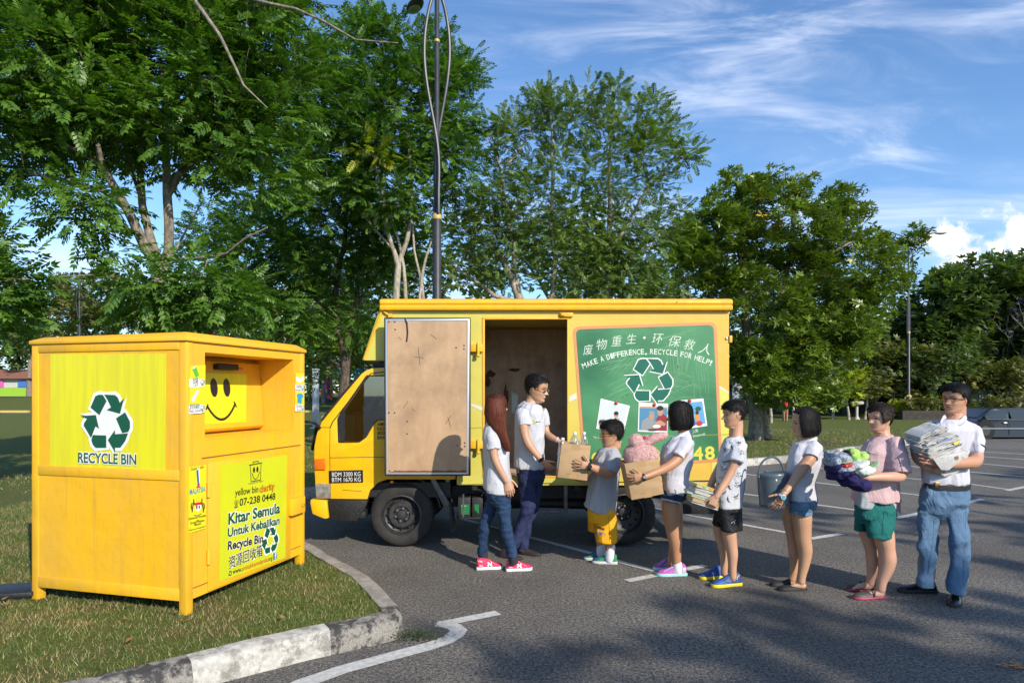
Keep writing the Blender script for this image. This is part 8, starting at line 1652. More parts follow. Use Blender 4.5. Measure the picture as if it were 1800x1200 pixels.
def f(b):
 sil(b, Y, [(843, 1625, 1704, .145, 0), (860, 1619, 1705, .155, 0), (880, 1613, 1705, .15, 0), (898, 1616, 1700, .125, 0), (910, 1628, 1690, .08, 0)])
 sil(b, Y, [(895, 1611, 1658, .11, 0), (925, 1612, 1655, .105, 0), (945, 1612.5, 1650, .10, 0), (958, 1610, 1649, .098, -.01), (980, 1615, 1647, .09, 0), (1005, 1616, 1644, .085, .01), (1018, 1612.5, 1644, .085, .01), (1026, 1032, 1611, 1645, .088, .01)])
 sil(b, Y, [(895, 1657, 1705, .11, -.01), (925, 1665, 1703, .105, -.02), (952, 1670.5, 1704, .10, -.03), (980, 1669.5, 1704, .09, -.03), (1005, 1668.5, 1702, .085, -.03), (1022, 1664, 1699, .085, -.03), (1034, 1042, 1662, 1698, .088, -.03)])
pt = garment(r, 'jeans', f, M_JB, amp=.0146, f=(8, 8, 9), seed=63)
b = MB(); n_ = 40; rings = []
for i in range(n_ + 1):
 t = 2 * math.pi * i / n_; cxx, sxx = math.cos(t), math.sin(t); a_ = (abs(cxx) ** (2 / 2.4)) * (1 if cxx > 0 else -1); s__ = (abs(sxx) ** (2 / 2.4)) * (1 if sxx > 0 else -1); c0 = P(1664.5, 852, Y); o = Vector((a_ * 41.8 / FPX * Y + s__ * .160 * c0.x / c0.y, s__ * .160, -.012 * a_)); k = Vector((a_ * .5 + s__ * c0.x / c0.y, s__, 0)) * .004; rings.append([c0 + o + Vector((0, 0, .017)), c0 + o + k + Vector((0, 0, .017)), c0 + o + k - Vector((0, 0, .017)), c0 + o - Vector((0, 0, .017))])
b.loft(rings, caps=False); b.build('belt', mat('belt_leather', (.016, .014, .013), .4), r, sm=1, sharp=40)
front_patch(pt, 'belt_end', [(1663, 850), (1689, 853.5), (1691, 856), (1689, 859), (1663, 855.5)], Y, MATS['belt_leather'], r, d=.006); b = MB(); q = on_surface(pt, [(1648, 851)], .02); b.box(q[0], (.036, .006, .036)); b.build('buckle', mat('brass', (.35, .22, .08), .35, metal=.8), r, bev=.003)
M_STI = mat('stitch', (.10, .12, .16), .8)
for ln_ in ([(1666, 860), (1668, 868), (1676, 872.5), (1697, 874)], [(1641, 858), (1641, 880), (1645, 887), (1650, 884)], [(1618, 862), (1616, 868), (1625, 864)], [(1642, 915), (1640, 950), (1634, 985), (1631, 1010)], [(1698, 880), (1697, 930), (1695, 985), (1692, 1025)]): front_line(pt, 'seam', ln_, Y, .0014, M_STI, pt)
for u in (1628.5, 1660.5, 1697.5): front_patch(pt, 'belt_loop', [(u, 847), (u + 3, 847), (u + 3, 859), (u, 859)], Y, M_JB, r, d=.007)
M_LS = mat('leather_black', (.008, .008, .009), .22, coat=.3)
shoe(r, (1646, 1041), (1577, 1039), .092, M_LS, MATS['sole_dark'], .082, 'leather', .022)
shoe(r, (1682, 1046), (1676, 1068), .098, M_LS, MATS['sole_dark'], .082, 'leather', .022)
# ------------------------------------------------------------------ things carried
M_CARD = mat('cardboard', (.43, .285, .150), .85, col2=(.37, .24, .125), vscale=5, bump=.15, bscale=120, stretch=(1, 1, 3)); M_TAPE = mat('parcel_tape', (.40, .25, .11), .35); M_CIN = mat('cardboard_inside', (.30, .195, .105), .9)
def carton(label, TL, TR, BR, BL_, Y, depth, marks, roty=0, dyl=0, flaps=True):
 """open box from the four corners of its near side; dyl pushes the left edge away"""
 a, c, d, e = P(*TL, Y + dyl), P(*TR, Y), P(*BR, Y), P(*BL_, Y + dyl); r_ = (c - a).normalized(); up = (a - e).normalized(); n = r_.cross(up).normalized(); n = -n if n.y < 0 else n; t = .005
 root = empty('cardboard_box', (a + c + d + e) / 4 + n * depth / 2 - up * ((a - e).length / 2), label, 'box', 'cardboard boxes handed along the line'); b = MB()
 def wall(p, q, s, u, off): b.loft([[p, q, s, u], [x + off for x in (p, q, s, u)]])
 wall(a, c, d, e, n * t); wall(a + n * (depth - t), c + n * (depth - t), d + n * (depth - t), e + n * (depth - t), n * t)
 L_ = n * (t + .0006); D_ = n * (depth - t - .0006); lr = (c - a).normalized() * t
 wall(a + L_, a + D_, e + D_, e + L_, lr); wall(c + L_, c + D_, d + D_, d + L_, -lr); wall(e + L_ + lr * 1.1, d + L_ - lr * 1.1, d + D_ - lr * 1.1, e + D_ + lr * 1.1, up * t)
 b.build('carton', M_CARD, root, bev=.0012)
 pl = Plane(a, r_, up, -n); Wd, Ht = (c - a).length, (a - e).length
 b = MB(); w = .034; b.add([pl.at(Wd * .5 - w, -.0, .0012), pl.at(Wd * .5 + w, 0, .0012), pl.at(Wd * .5 + w, -.05, .0012), pl.at(Wd * .5 - w, -.046, .0012)], [(0, 1, 2, 3)]); b.add([pl.at(Wd * .5 - w, -Ht, .0012), pl.at(Wd * .5 + w, -Ht, .0012), pl.at(Wd * .5 + w, -Ht + .055, .0012), pl.at(Wd * .5 - w, -Ht + .05, .0012)], [(0, 1, 2, 3)]); b.build('tape', M_TAPE, root, fx=0)
 letters(pl, marks, (Wd * .28, -Ht * .88), (Wd * .44, -Ht * .88), .006, mat('print_faint', (.16, .11, .07), .8), root, pixels=0, d=.0012)
 return root, pl, (a, c, d, e, n, up, r_, Wd, Ht)
YB = 5.86
rt, pl, g1 = carton('open cardboard box of plastic bottles held between the tall man and the chubby boy', (987.5, 778.5), (1038.5, 783), (1032, 844.5), (980, 838.5), YB, .27, 'FRAGILE', dyl=-.0)
a, c, d, e, n, up, rr_, Wd, Ht = g1
sp = Plane(a, -n, up, -rr_); b = MB(); b.add([sp.at(-.05, -.04, .001), sp.at(-.22, -.04, .001), sp.at(-.22, -.24, .001), sp.at(-.05, -.24, .001)], [(0, 1, 2, 3)]); b.build('shipping_label', M_WHT, rt, fx=0)
M_PET = None
def pet():
 m, nd, lk, p = nodes('clear_plastic'); p.inputs['Base Color'].default_value = (.86, .90, .92, 1); p.inputs['Roughness'].default_value = .08; p.inputs['Transmission Weight'].default_value = .0; gl = nd.new('ShaderNodeBsdfGlossy'); gl.inputs['Roughness'].default_value = .08; tr_ = nd.new('ShaderNodeBsdfTransparent'); tr_.inputs[0].default_value = (.86, .89, .90, 1)
 fz = nd.new('ShaderNodeLayerWeight'); fz.inputs[0].default_value = .45; ms = nd.new('ShaderNodeMixShader'); lk.new(RP(nd, lk, fz.outputs['Facing'], 0, 1, .10, .85), ms.inputs[0]); lk.new(tr_.outputs[0], ms.inputs[1]); df = nd.new('ShaderNodeMixShader'); df.inputs[0].default_value = .35; d2 = nd.new('ShaderNodeBsdfDiffuse'); d2.inputs[0].default_value = (.75, .78, .80, 1); lk.new(gl.outputs[0], df.inputs[1]); lk.new(d2.outputs[0], df.inputs[2]); lk.new(df.outputs[0], ms.inputs[2]); lk.new(ms.outputs[0], nd['Material Output'].inputs[0]); return m
M_PET = pet(); M_CAP = mat('cap_white', (.70, .71, .72), .4)
def bottle(u, v, r, h, dy, tilt, label, cap=True):
 top = P(u, v, YB + dy); ax = Vector((math.sin(R(tilt)), 0, math.cos(R(tilt)))); base = top - ax * h; root = empty('plastic_bottle', base, label, 'bottle', 'empty plastic bottles in the box'); b = MB()
 pr = [(r * .8, 0), (r, .01), (r, h * .2), (r * .93, h * .24), (r, h * .28), (r, h * .38), (r * .93, h * .42), (r, h * .46), (r, h * .62), (r * .85, h * .75), (r * .5, h * .86), (.013, h * .91), (.013, h - .012)]
 b.lathe(base, pr, 20, ax, caps=True); b.build('bottle', M_PET, root, sm=1, sharp=60); b = MB(); b.lathe(base, [(.0165, h - .020), (.0165, h - .002), (.014, h)], 16, ax); b.build('cap', M_CAP, root, sm=1, sharp=40)
bottle(989.5, 769, .030, .17, .12, 8, 'small clear bottle at the left of the box, by the wristband'); bottle(1010.5, 759, .045, .26, .10, 3, 'largest clear bottle standing in the middle of the box'); bottle(1026.5, 759, .033, .25, .13, -2, 'slim clear bottle at the right of the box'); bottle(1018, 773, .033, .2, .17, 30, 'tipped clear bottle behind the two tall ones')
YB2 = 5.47
rt, pl, g2 = carton('tilted open cardboard box holding a pink plush toy', (1097.5, 814.5), (1155.5, 805), (1167, 867.5), (1110.5, 878.5), YB2, .26, 'REUSE')
# plush toy: back of a rabbit, head down in the box
def fur(key, col):
 m, nd, lk, p = nodes(key); g = GEO(nd); n = TN(nd, lk, g, 48, 7, .8, .5); c = MX(nd, lk, RP(nd, lk, n, .32, .66), tuple(x * .6 for x in col), col); lk.new(c, p.inputs['Base Color']); p.inputs['Roughness'].default_value = .95; p.inputs['Sheen Weight'].default_value = .6; BP(nd, lk, n, 1.0, .02, p); return m
M_FUR = fur('pink_plush', (.98, .56, .52))
yp = YB2 + .14; rt = empty('plush_toy', P(1127, 815, yp), 'fluffy pink plush toy with floppy ears sticking out of the tilted box', 'toy')
def f(b):
 s = yp / FPX
 b.ball(P(1126, 799, yp), (30.5 * s, .125, 21 * s), 18); b.ball(P(1117, 806, yp), (19 * s, .12, 16 * s), 14); b.ball(P(1140, 800, yp), (17 * s, .12, 18 * s), 14); b.ball(P(1118.5, 775, yp - .03), (13.2 * s, .06, 12.6 * s), 16)
 limb(b, yp, [(1130, 783, 10, 0), (1138, 777, 9.5, -.01), (1150, 770, 9.6, -.02), (1162, 766.5, 8.8, -.02), (1167, 765, 7.5, -.02)], 18, .8)
me_b = MB(); f(me_b); me = voxel(me_b, .006, 3); V = co(me); N = nrm(me); setco(me, V + N * (.004 * vnoise(V, 60, 3, 3) + .003 * vnoise(V, 18, 7, 2))[:, None]); link('plush_body', me, M_FUR, rt)
g = np.random.default_rng(4); V = co(me); N = nrm(me); idx = g.choice(len(V), 14000); p0 = V[idx]; d_ = N[idx] + g.normal(size=(14000, 3)) * .45; d_ /= np.linalg.norm(d_, axis=1)[:, None]; sd_ = np.cross(d_, g.normal(size=(14000, 3))); sd_ /= np.linalg.norm(sd_, axis=1)[:, None]; L_ = g.uniform(.006, .013, 14000)[:, None]
VV = np.stack([p0 - sd_ * .0011, p0 + sd_ * .0011, p0 + d_ * L_], 1).reshape(-1, 3); o = link('fur', np_mesh('fur', VV, np.arange(len(VV)).reshape(-1, 3), M_FUR), None, rt); tag(o, kind='stuff')
b = MB(); b.ball(P(1134, 768.5, yp - .05), (.018, .02, .013), 8); b.build('bow', mat('bow_red', (.6, .05, .10), .7), rt, sm=1)
# books
cols = [((.60, .62, .22), (.62, .56, .42), 'thin lime-covered book with an orange label, topmost of the stack'), ((.12, .06, .12), (.66, .62, .56), 'dark purple-covered book, second in the stack'), ((.62, .60, .56), (.60, .56, .48), 'thick white book, third in the stack'), ((.10, .32, .26), (.58, .55, .48), 'green book in the middle of the stack'), ((.42, .52, .24), (.60, .56, .46), 'pale green thin book below the dark green one'), ((.38, .24, .10), (.52, .38, .22), 'thick brown-paged book, second from the bottom'), ((.55, .55, .55), (.62, .62, .62), 'thin white book at the very bottom of the stack')]
yk = 5.30; th_ = [.022, .022, .026, .020, .013, .034, .013]; an = R(-17); top0 = P(1246, 856, yk); z_off = 0; upv = Vector((math.sin(-an) * 1.0, 0, math.cos(an))); upv = Vector((math.sin(R(17)), 0, math.cos(R(17)))); rgt = Vector((math.cos(R(17)), 0, -math.sin(R(17))))
sh_ = [(-.035, .0), (-.012, .05), (-.002, .02), (-.030, .03), (-.012, .0), (.006, .02), (.012, .0)]; wds = [.17, .20, .21, .25, .24, .23, .22]
for i, (cv, pg, lb) in enumerate(cols):
 t = th_[i]; cc = top0 - upv * (z_off + t / 2) + rgt * (sh_[i][0] + .0) + Vector((0, .06, 0)); z_off += t + .0012; Rm = Matrix((rgt, Vector((0, 1, 0)), upv)).transposed() @ Matrix.Rotation(R([9, -4, 3, -7, 5, 2, -3][i]), 3, 'Z'); w = wds[i]
 root = empty('book', cc - upv * t / 2, lb, 'book', 'books in the boy\'s hands'); mc = mat('cover%d' % i, cv, .4); mp_ = mat('pages%d' % i, pg, .9, bump=.6, bscale=300, stretch=(.05, .05, 4))
 b = MB(); b.box(cc, (w - .012, .15, t - .004), Rm); b.build('pages', mp_, root); b = MB(); b.box(cc + Rm @ Vector((0, 0, t / 2 - .001)), (w, .158, .0022), Rm); b.box(cc - Rm @ Vector((0, 0, t / 2 - .001)), (w, .158, .0022), Rm); b.box(cc + Rm @ Vector((-w / 2 + .001, 0, 0)), (.0022, .158, t), Rm); b.build('cover', mc, root)
 if i == 0: b = MB(); b.box(cc + Rm @ Vector((.045, -.0765, 0)), (.03, .003, t * .7), Rm); b.build('label', M_ORG, root); b = MB(); b.box(cc + Rm @ Vector((-.02, -.0765, 0)), (.022, .003, t * .7), Rm); b.build('label', mat('label_leaf', (.1, .4, .1), .5), root)
# bucket
yb = 5.25; M_BK = mat('bucket_grey', (.085, .115, .135), .30, spec=.5, var=.15, vscale=3); cT, cB = P(1357, 832, yb), P(1361, 888, yb + .0); rt = empty('bucket', cB, 'tall grey plastic bucket with a lid and curved handle in the girl\'s arms', 'bucket'); s = yb / FPX; axv = (cT - cB); hh_ = axv.length
b = MB(); b.lathe(cB, [(23.5 * s, 0), (24.8 * s, .006), (25.3 * s, .025), (24.6 * s, .032), (25.4 * s, hh_ * .5), (25.6 * s, hh_ - .03), (26.0 * s, hh_ - .028), (26.1 * s, hh_ - .004), (25.0 * s, hh_)], 40, axv); b.build('pail', M_BK, rt, sm=1, sharp=40)
b = MB(); b.lathe(cT, [(26.4 * s, -.012), (26.6 * s, .0), (25.5 * s, .008), (20 * s, .012), (19 * s, .005), (2 * s, .005)], 40, axv); b.build('lid', M_BK, rt, sm=1, sharp=40)
b = MB(); b.tube([P(*q, yb - .03) for q in smoothpath([(1334, 838), (1334.5, 826), (1338, 815), (1345, 807), (1355, 803), (1364, 804.5), (1371, 811), (1376, 820), (1378.5, 830)], 4)], .0085, 10); b.ball(P(1334, 838, yb - .035), .013, 7); b.ball(P(1378.5, 831, yb - .035), .013, 7); b.build('handle', M_BK, rt, sm=1)
b = MB()
for u in (1364.5, 1376): b.ball(P(u, 843.5, yb - .1135 + (.022 if u > 1370 else 0)), (.008, .006, .011), 7)
b.build('clip', M_WHT, rt, sm=1)
# folded clothes carried by the woman
def crumple(name, lb, blobs, Y_, m, seed, amp=.010, cat='clothing', fq=(16, 16, 26)):
 b = MB(); c0 = P(blobs[0][0], blobs[0][1] + blobs[0][3], Y_ + blobs[0][5])
 for u, v, ru, rv, an, dy, ry in blobs: s = (Y_ + dy) / FPX; b.ball(P(u, v, Y_ + dy), (ru * s, ry, rv * s), 14, Matrix.Rotation(R(-an), 3, 'Y'))
 me = voxel(b, .0055, 2); V = co(me); N = nrm(me); w = 1 - np.abs(vnoise(V * np.array(fq), 1, seed, 3)) * 2; setco(me, V + N * (amp * np.clip(w, -.8, 1) + .5 * amp * vnoise(V, 45, seed + 2, 2))[:, None]); o = link(name, me, m); rebase(o, c0); return tag(o, lb, cat, 'clothes carried by the woman in pink')
yc = 4.86
M_NV = cloth('cloth_navy', (.018, .014, .075), sc=10, st=.5); M_GP = cloth('cloth_greypattern', (.33, .37, .43), sc=14, st=.6, col2=(.13, .16, .22), vs=55, v2=(.48, .56), stretch=(1, 1, 1)); M_LG = cloth('cloth_lime', (.36, .56, .14), sc=10, st=.5); M_WC = cloth('cloth_white', (.60, .63, .58), sc=12, st=.5); M_RC = cloth('cloth_red', (.58, .03, .02), sc=12, st=.5, col2=(.6, .5, .3), vs=30, v2=(.55, .62), stretch=(1, 1, 1)); M_KC = cloth('cloth_khaki', (.40, .36, .28), sc=12); M_PG = cloth('cloth_palegreen', (.30, .42, .25), sc=12)
crumple('garment', 'dark navy garment hanging lowest under the pile of clothes', [(1477, 828, 22, 8, 32, 0, .12), (1490, 842, 14, 10, 20, -.02, .10), (1508, 850, 17, 10, -14, -.02, .11), (1466, 820, 12, 8, 45, 0, .10)], yc, M_NV, 1, .014)
crumple('garment', 'grey patterned garment bulging at the left top of the pile', [(1471, 803, 19, 10, -10, .02, .11), (1462, 810, 10, 8, 20, 0, .10), (1486, 822, 18, 6, 22, -.06, .07)], yc, M_GP, 2, .011)
crumple('garment', 'lime green garment rolled on the right top of the pile', [(1497, 797, 11, 8, 25, .04, .08), (1510, 804, 13, 8, 28, .03, .08), (1500, 806, 10, 6, 10, .04, .08)], yc, M_LG, 3, .011)
crumple('garment', 'red printed garment peeping out in the middle of the pile', [(1484, 817, 13, 3.6, 8, -.04, .09), (1497, 819, 9, 4, 4, -.05, .08)], yc, M_RC, 4, .008)
crumple('garment', 'khaki garment folded flat below the red one', [(1486, 823.5, 18, 2.6, 10, -.04, .09)], yc, M_KC, 5, .006)
crumple('garment', 'white garment spread over the front of the pile toward her arm', [(1505, 817, 22, 6, 18, -.05, .09), (1519, 828, 18, 7, 14, -.06, .07), (1511, 825, 15, 9, 10, -.06, .07)], yc, M_WC, 6, .007)
crumple('garment', 'pale green cloth edge sticking out beside the white garment', [(1530, 819, 15, 3.2, 30, -.02, .07), (1478, 810, 18, 2.6, 12, -.01, .1)], yc, M_PG, 7, .005)
crumple('garment', 'small black cloth tucked between the grey and lime garments', [(1487, 797, 6, 5, 20, .0, .05)], yc, MATS['shorts_black'], 8, .006)
# newspapers: folded sheaves
def paper_mat():
 m, nd, lk, p = nodes('newsprint'); g = GEO(nd); mp = nd.new('ShaderNodeMapping'); lk.new(g, mp.inputs[0]); mp.inputs['Rotation'].default_value = (0, R(-22), 0); mp.inputs['Scale'].default_value = (18, 18, 150); n = TN(nd, lk, mp.outputs[0], 3, 3, .7); big = TN(nd, lk, g, 11, 3)
 c = MX(nd, lk, RP(nd, lk, n, .54, .62, 0, .6), (.56, .555, .52), (.16, .16, .16)); cr = nd.new('ShaderNodeValToRGB'); lk.new(big, cr.inputs[0]); e = cr.color_ramp.elements; e[0].position = .0; e[0].color = (1, 1, 1, 1); e[1].position = .60; e[1].color = (1, 1, 1, 1)
 for pos, col in ((.61, (.50, .60, .75, 1)), (.65, (.50, .60, .75, 1)), (.66, (.92, .82, .75, 1)), (.72, (.85, .45, .45, 1)), (.74, (1, 1, 1, 1))): x = e.new(pos); x.color = col
 c = MX(nd, lk, 1.0, c, cr.outputs[0], 'MULTIPLY'); lk.new(c, p.inputs['Base Color']); p.inputs['Roughness'].default_value = .9; BP(nd, lk, n, .3, .006, p); return m
M_NEWS = paper_mat(); M_NED = mat('newsprint_edge', (.50, .49, .46), .95, bump=.9, bscale=40, stretch=(3, 3, 60), col2=(.25, .25, .25), vscale=9)
def sheaf(u0, v0, u1, v1, th, dep, dy, lb, fold=1, seed=1, sheets=5):
 """a folded newspaper: near edge from (u0,v0) to (u1,v1), rolled fold at the right end"""
 y = 4.78 + dy; a, c = P(u0, v0, y), P(u1, v1, y); x = (c - a); L_ = x.length; x.normalize(); up = Vector((-x.z, 0, x.x)); up = up if up.z > 0 else -up; root = empty('newspaper', a, lb, 'newspaper', 'folded newspapers held by the man'); g = random.Random(seed)
 for k in range(sheets):
  t = th / sheets; o = up * (k * t); j = g.uniform(-.012, .012); b = MB(); pts = []; half = th * .5
  n = 16
  for i in range(n + 1):
   q = i / n; bend = .006 * math.sin(q * 3.1 + k + seed) + .002 * math.sin(q * 11 + seed + k * 2)
   end = 1 - q; tuck = (0 if q < .86 else ((q - .86) / .14) ** 2 * (half - k * t) * .85 * fold); pts.append(a + x * (j + q * L_) + o + up * (bend + tuck))
  rings = []
  for i, p_ in enumerate(pts): tt = t * .80 * (1 if 0 < i < n else .5); rings.append([p_, p_ + up * tt, p_ + up * tt + Vector((0, dep, dep * .12)), p_ + Vector((0, dep, dep * .12))])
  b.loft(rings); b.build('sheet', M_NEWS, root, sm=1, sharp=50)
 return root
sheaf(1621, 775, 1668, 757, .036, .20, .02, 'top folded newspaper of the bundle, rolled at its right end', seed=1, sheets=6)
sheaf(1632, 785, 1684, 770, .034, .20, -.01, 'newspaper with a blue picture, second in the bundle', seed=2, sheets=5)
sheaf(1634, 794, 1691, 776, .028, .20, -.03, 'newspaper with a yellow corner in the middle of the bundle', seed=3, sheets=4)
sheaf(1636, 803, 1694, 784, .030, .20, -.04, 'newspaper just above the one under his forearm', seed=4, sheets=5)
sheaf(1622, 792, 1652, 785, .034, .18, .0, 'crumpled short newspaper at the left of the bundle', fold=.3, seed=6, sheets=5)
sheaf(1619, 784, 1650, 775, .030, .18, .03, 'newspaper with ragged edges at the far left of the bundle', fold=.3, seed=9, sheets=5)
def flatpaper(pts, y, lb, th=.010, marks=None):
 q = [P(u, v, y + dy) for u, v, dy in pts]; root = empty('newspaper', q[0], lb, 'newspaper', 'folded newspapers held by the man'); b = MB(); b.prism(q, (0, th, 0)); b.build('sheet', M_NEWS, root, bev=.0015)
 pl_ = Plane(q[0], (1, 0, 0), (0, 0, 1), (0, -1, 0))
 for m_, ps in (marks or ()): b = MB(); b.sheet([P(u, v, y - .0025 + (dy if False else 0)) for u, v in ps]); b.build('picture', m_, root, fx=0)
flatpaper([(1640, 806, 0), (1659, 800, 0), (1706, 791, 0), (1701, 804, 0), (1690, 808, 0), (1668, 826, 0), (1655, 826, 0)], 4.735, 'flat newspaper whose sheets stick out over his forearm', marks=[(mat('news_photo', (.22, .13, .08), .8), [(1678, 802), (1685, 800.5), (1685, 807), (1679, 808)])])
flatpaper([(1643, 818, 0), (1655, 810, 0), (1692, 812, 0), (1694, 824, 0), (1676, 834, 0), (1660, 837.5, 0), (1652, 832, 0)], 4.86, 'lowest newspaper hanging below his forearm', marks=[(mat('news_pink', (.45, .10, .25), .8), [(1657.5, 818), (1661, 818), (1661, 832), (1658.5, 832)])])
flatpaper([(1660, 754, .02), (1667, 747, .02), (1677, 746, .02), (1686, 763, .02), (1695, 764, .02), (1696, 790, .02), (1688, 790, .02)], 4.90, 'upright grey-edged newspaper leaning on his chest behind the bundle', th=.02)
b = MB(); b.sheet([P(u, v, 4.742) for u, v in ((1676, 778), (1686, 773.5), (1687.5, 777.5), (1678, 782))]); o = b.build('picture', mat('news_yellow', (.66, .55, .04), .7), [x for x in C.objects if x.get('label', '').startswith('newspaper with a yellow')][0], fx=0)
b = MB(); b.prism([P(u, v, 4.765) for u, v in ((1648, 775), (1673, 769.5), (1674, 774.5), (1649, 779))], (0, .003, 0)); b.build('picture', mat('news_blue', (.16, .20, .30), .7), [x for x in C.objects if x.get('label', '').startswith('newspaper with a blue')][0])
# ------------------------------------------------------------------ parked car on the right
Y = 22.6; M_CAR = mat('car_blue', (.020, .028, .045), .12, spec=.25); x0 = P(1700, 760, Y).x
car = empty('parked_car', (x0 + 2.1, Y + .85, 0), 'dark blue saloon car parked at the right edge', 'car'); sx = Y / FPX
def CX_(u): return (u - CU) / FPX * Y
zc = lambda v: HC - (v - HV) / FPX * Y
pf = [(1702, 766), (1700, 752), (1704, 745), (1718, 738), (1727, 735), (1748, 719.5), (1760, 717.5), (1800, 716.5), (1842, 718), (1856, 722), (1880, 735.5), (1904, 739), (1910, 748), (1909, 766), (1898, 768), (1712, 768)]
roof_i = [i for i, p_ in enumerate(pf) if p_[1] < 732]
b = MB(); rings = []
for t, ins, dz in ((0, .05, 0), (.04, .0, 0), (1.61, .0, 0), (1.65, .05, 0)):
 rings.append([Vector((CX_(u), Y + t, zc(v))) for u, v in pf])
# body shell: taper the greenhouse inward
for rg, t in zip(rings, (0, .04, 1.61, 1.65)):
 for i in roof_i: rg[i].y += .17 if t < .8 else -.17
b.loft(rings); b.build('body', M_CAR, car, sm=1, sharp=25)
M_CGL = mat('car_glass', (.03, .04, .045), .06, spec=.8)
def cw(pts): return [Vector((CX_(u), Y - .006 + .17 * min(max((735.5 - v) / 14, 0), 1), zc(v))) for u, v in pts]
b = MB(); b.sheet(cw([(1733, 735), (1750, 721.5), (1772, 720), (1770, 735.5)])); b.build('window', M_CGL, car); b = MB(); b.sheet(cw([(1778, 735.5), (1779, 720), (1812, 720), (1820, 735.5)])); b.build('window', M_CGL, car); b = MB(); b.sheet(cw([(1824, 735.5), (1816, 720.5), (1840, 721.5), (1858, 735)])); b.build('window', M_CGL, car)
b = MB(); b.prism([Vector((CX_(u), Y + .3, zc(v) + .012)) for u, v in ((1729, 735), (1748, 720.5), (1746, 719.6), (1727, 734.4))], (0, 1.05, 0)); b.build('windscreen', M_CGL, car)
b = MB(); b.tube([(CX_(1733), Y - .01, zc(736.5)), (CX_(1900), Y - .01, zc(738))], .012, 6); b.span((CX_(1704), Y - .02, zc(754)), (CX_(1908), Y, zc(751.5))); b.build('side_trim', mat('trim_grey', (.20, .22, .25), .35, metal=.5), car)
b = MB(); b.span((CX_(1774), Y - .004, zc(764)), (CX_(1774.6), Y + .004, zc(737))); b.span((CX_(1822), Y - .004, zc(764)), (CX_(1822.6), Y + .004, zc(737))); b.build('door_gap', M_DK, car)
b = MB(); b.box((CX_(1767), Y - .01, zc(743)), (.13, .03, .035)); b.build('door_handle', M_ALU, car, bev=.005); b = MB(); b.box((CX_(1727.5), Y - .10, zc(733.5)), (.09, .16, .11)); b.build('wing_mirror', M_BM, car, bev=.02)
for u in (1732, 1876):
 for far in (0, 1):
  w = MB(); c = Vector((CX_(u), Y - .01 + far * 1.47, .29)); w.lathe(c, [(.18, .01), (.20, 0), (.275, 0), (.29, .03), (.29, .17), (.27, .20), (.18, .2)], 30, (0, 1, 0)); wo = w.build('wheel', M_TYRE, car, sm=1, sharp=40); w = MB(); w.lathe(c + Vector((0, -.004 + far * .2, 0)), [(.17, 0), (.16, .01), (.05, .02), (.01, .01)], 20, (0, 1, 0)); w.build('hubcap', M_RIM, wo, sm=1)
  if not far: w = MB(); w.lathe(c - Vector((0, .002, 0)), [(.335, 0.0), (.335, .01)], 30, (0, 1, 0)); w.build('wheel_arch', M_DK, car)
b = MB(); b.box((CX_(1703), Y + .25, zc(748)), (.08, .3, .14)); b.build('headlight', MATS['lamp_lens2'], car, bev=.01); b = MB(); b.span((CX_(1699.5), Y + .03, zc(766)), (CX_(1712), Y + 1.62, zc(757))); b.build('bumper', M_BM, car, bev=.03)
# ------------------------------------------------------------------ low building, its roof and yard things on the right
M_WALL = mat('render_wall', (.10, .085, .07), .9, var=.5, vscale=.8, bump=.2, bscale=8); M_TILE = mat('roof_tile', (.05, .032, .025), .8, var=.5, vscale=1.5, bump=.8, bscale=5, stretch=(1, 6, 1)); M_WIN = mat('dark_window', (.02, .025, .03), .15)
hs = empty('low_building', (16, 47, .13), 'low brown-walled building behind the garden trees on the right', 'building'); b = MB(); b.span((13, 46, 0), (40, 47, 2.2)); b.build('wall', M_WALL, hs)
b = MB(); b.loft([[Vector((12.5, y + 8, z)) for y, z in ((37.2, 2.2), (40.5, 2.9), (44, 2.2))], [Vector((41, y + 8, z)) for y, z in ((37.2, 2.2), (40.5, 2.9), (44, 2.2))]]); b.build('roof', M_TILE, hs)
for x, w, z0, z1 in ((12.2, 1.2, .7, 1.9), (15.0, 1.0, .2, 2.2), (17.8, 1.5, .8, 1.9), (21, 1.4, .8, 1.9), (24.5, 1.0, .2, 2.2), (28, 1.6, .8, 1.9)):
 b = MB(); b.span((x + 3, 45.96, z0 + .1), (x + 3 + w, 45.99, z1 + .1)); b.build('window', M_WIN, hs); b = MB(); b.span((x + 2.94, 45.93, z0), (x + 3.06 + w, 45.955, z0 + .08)); b.build('sill', M_WALL, hs)
for i, x in enumerate((13.9, 16.6, 20.0, 23.4, 27)): b = MB(); b.span((x + 3, 45.4, .1), (x + 3.14, 45.54, 2.2)); b.build('pillar', mat('pillar_grey', (.12, .13, .14), .7), hs)
st = empty('pavilion', (12, 37, .13), 'dark blue and red open pavilion beyond the two-trunk tree', 'building')
for i, (x, cl) in enumerate(((8.6, (.02, .05, .15)), (9.6, (.02, .05, .15)), (11.2, (.30, .03, .04)), (12.2, (.30, .32, .34)))): b = MB(); b.span((x, 36.2, .1), (x + .55, 36.3, 2.4)); b.build('banner', mat('banner%d' % i, cl, .7), st)
b = MB(); b.span((8.2, 35.8, 2.4), (13.2, 38, 2.55)); b.build('roof', mat('slab', (.2, .19, .18), .8), st)
tk = P(1732, 700, 40); t_ = empty('water_tank', (tk.x, 40, 1.0), 'pale caged water tank on a stand at the far right', 'tank'); b = MB(); s = 40 / FPX; b.span((tk.x - 12 * s, 40, HC - (716 - HV) * s), (tk.x + 13 * s, 41, HC - (684.5 - HV) * s)); b.build('tank', mat('tank_white', (.45, .52, .50), .6), t_, bev=.03); b = MB()
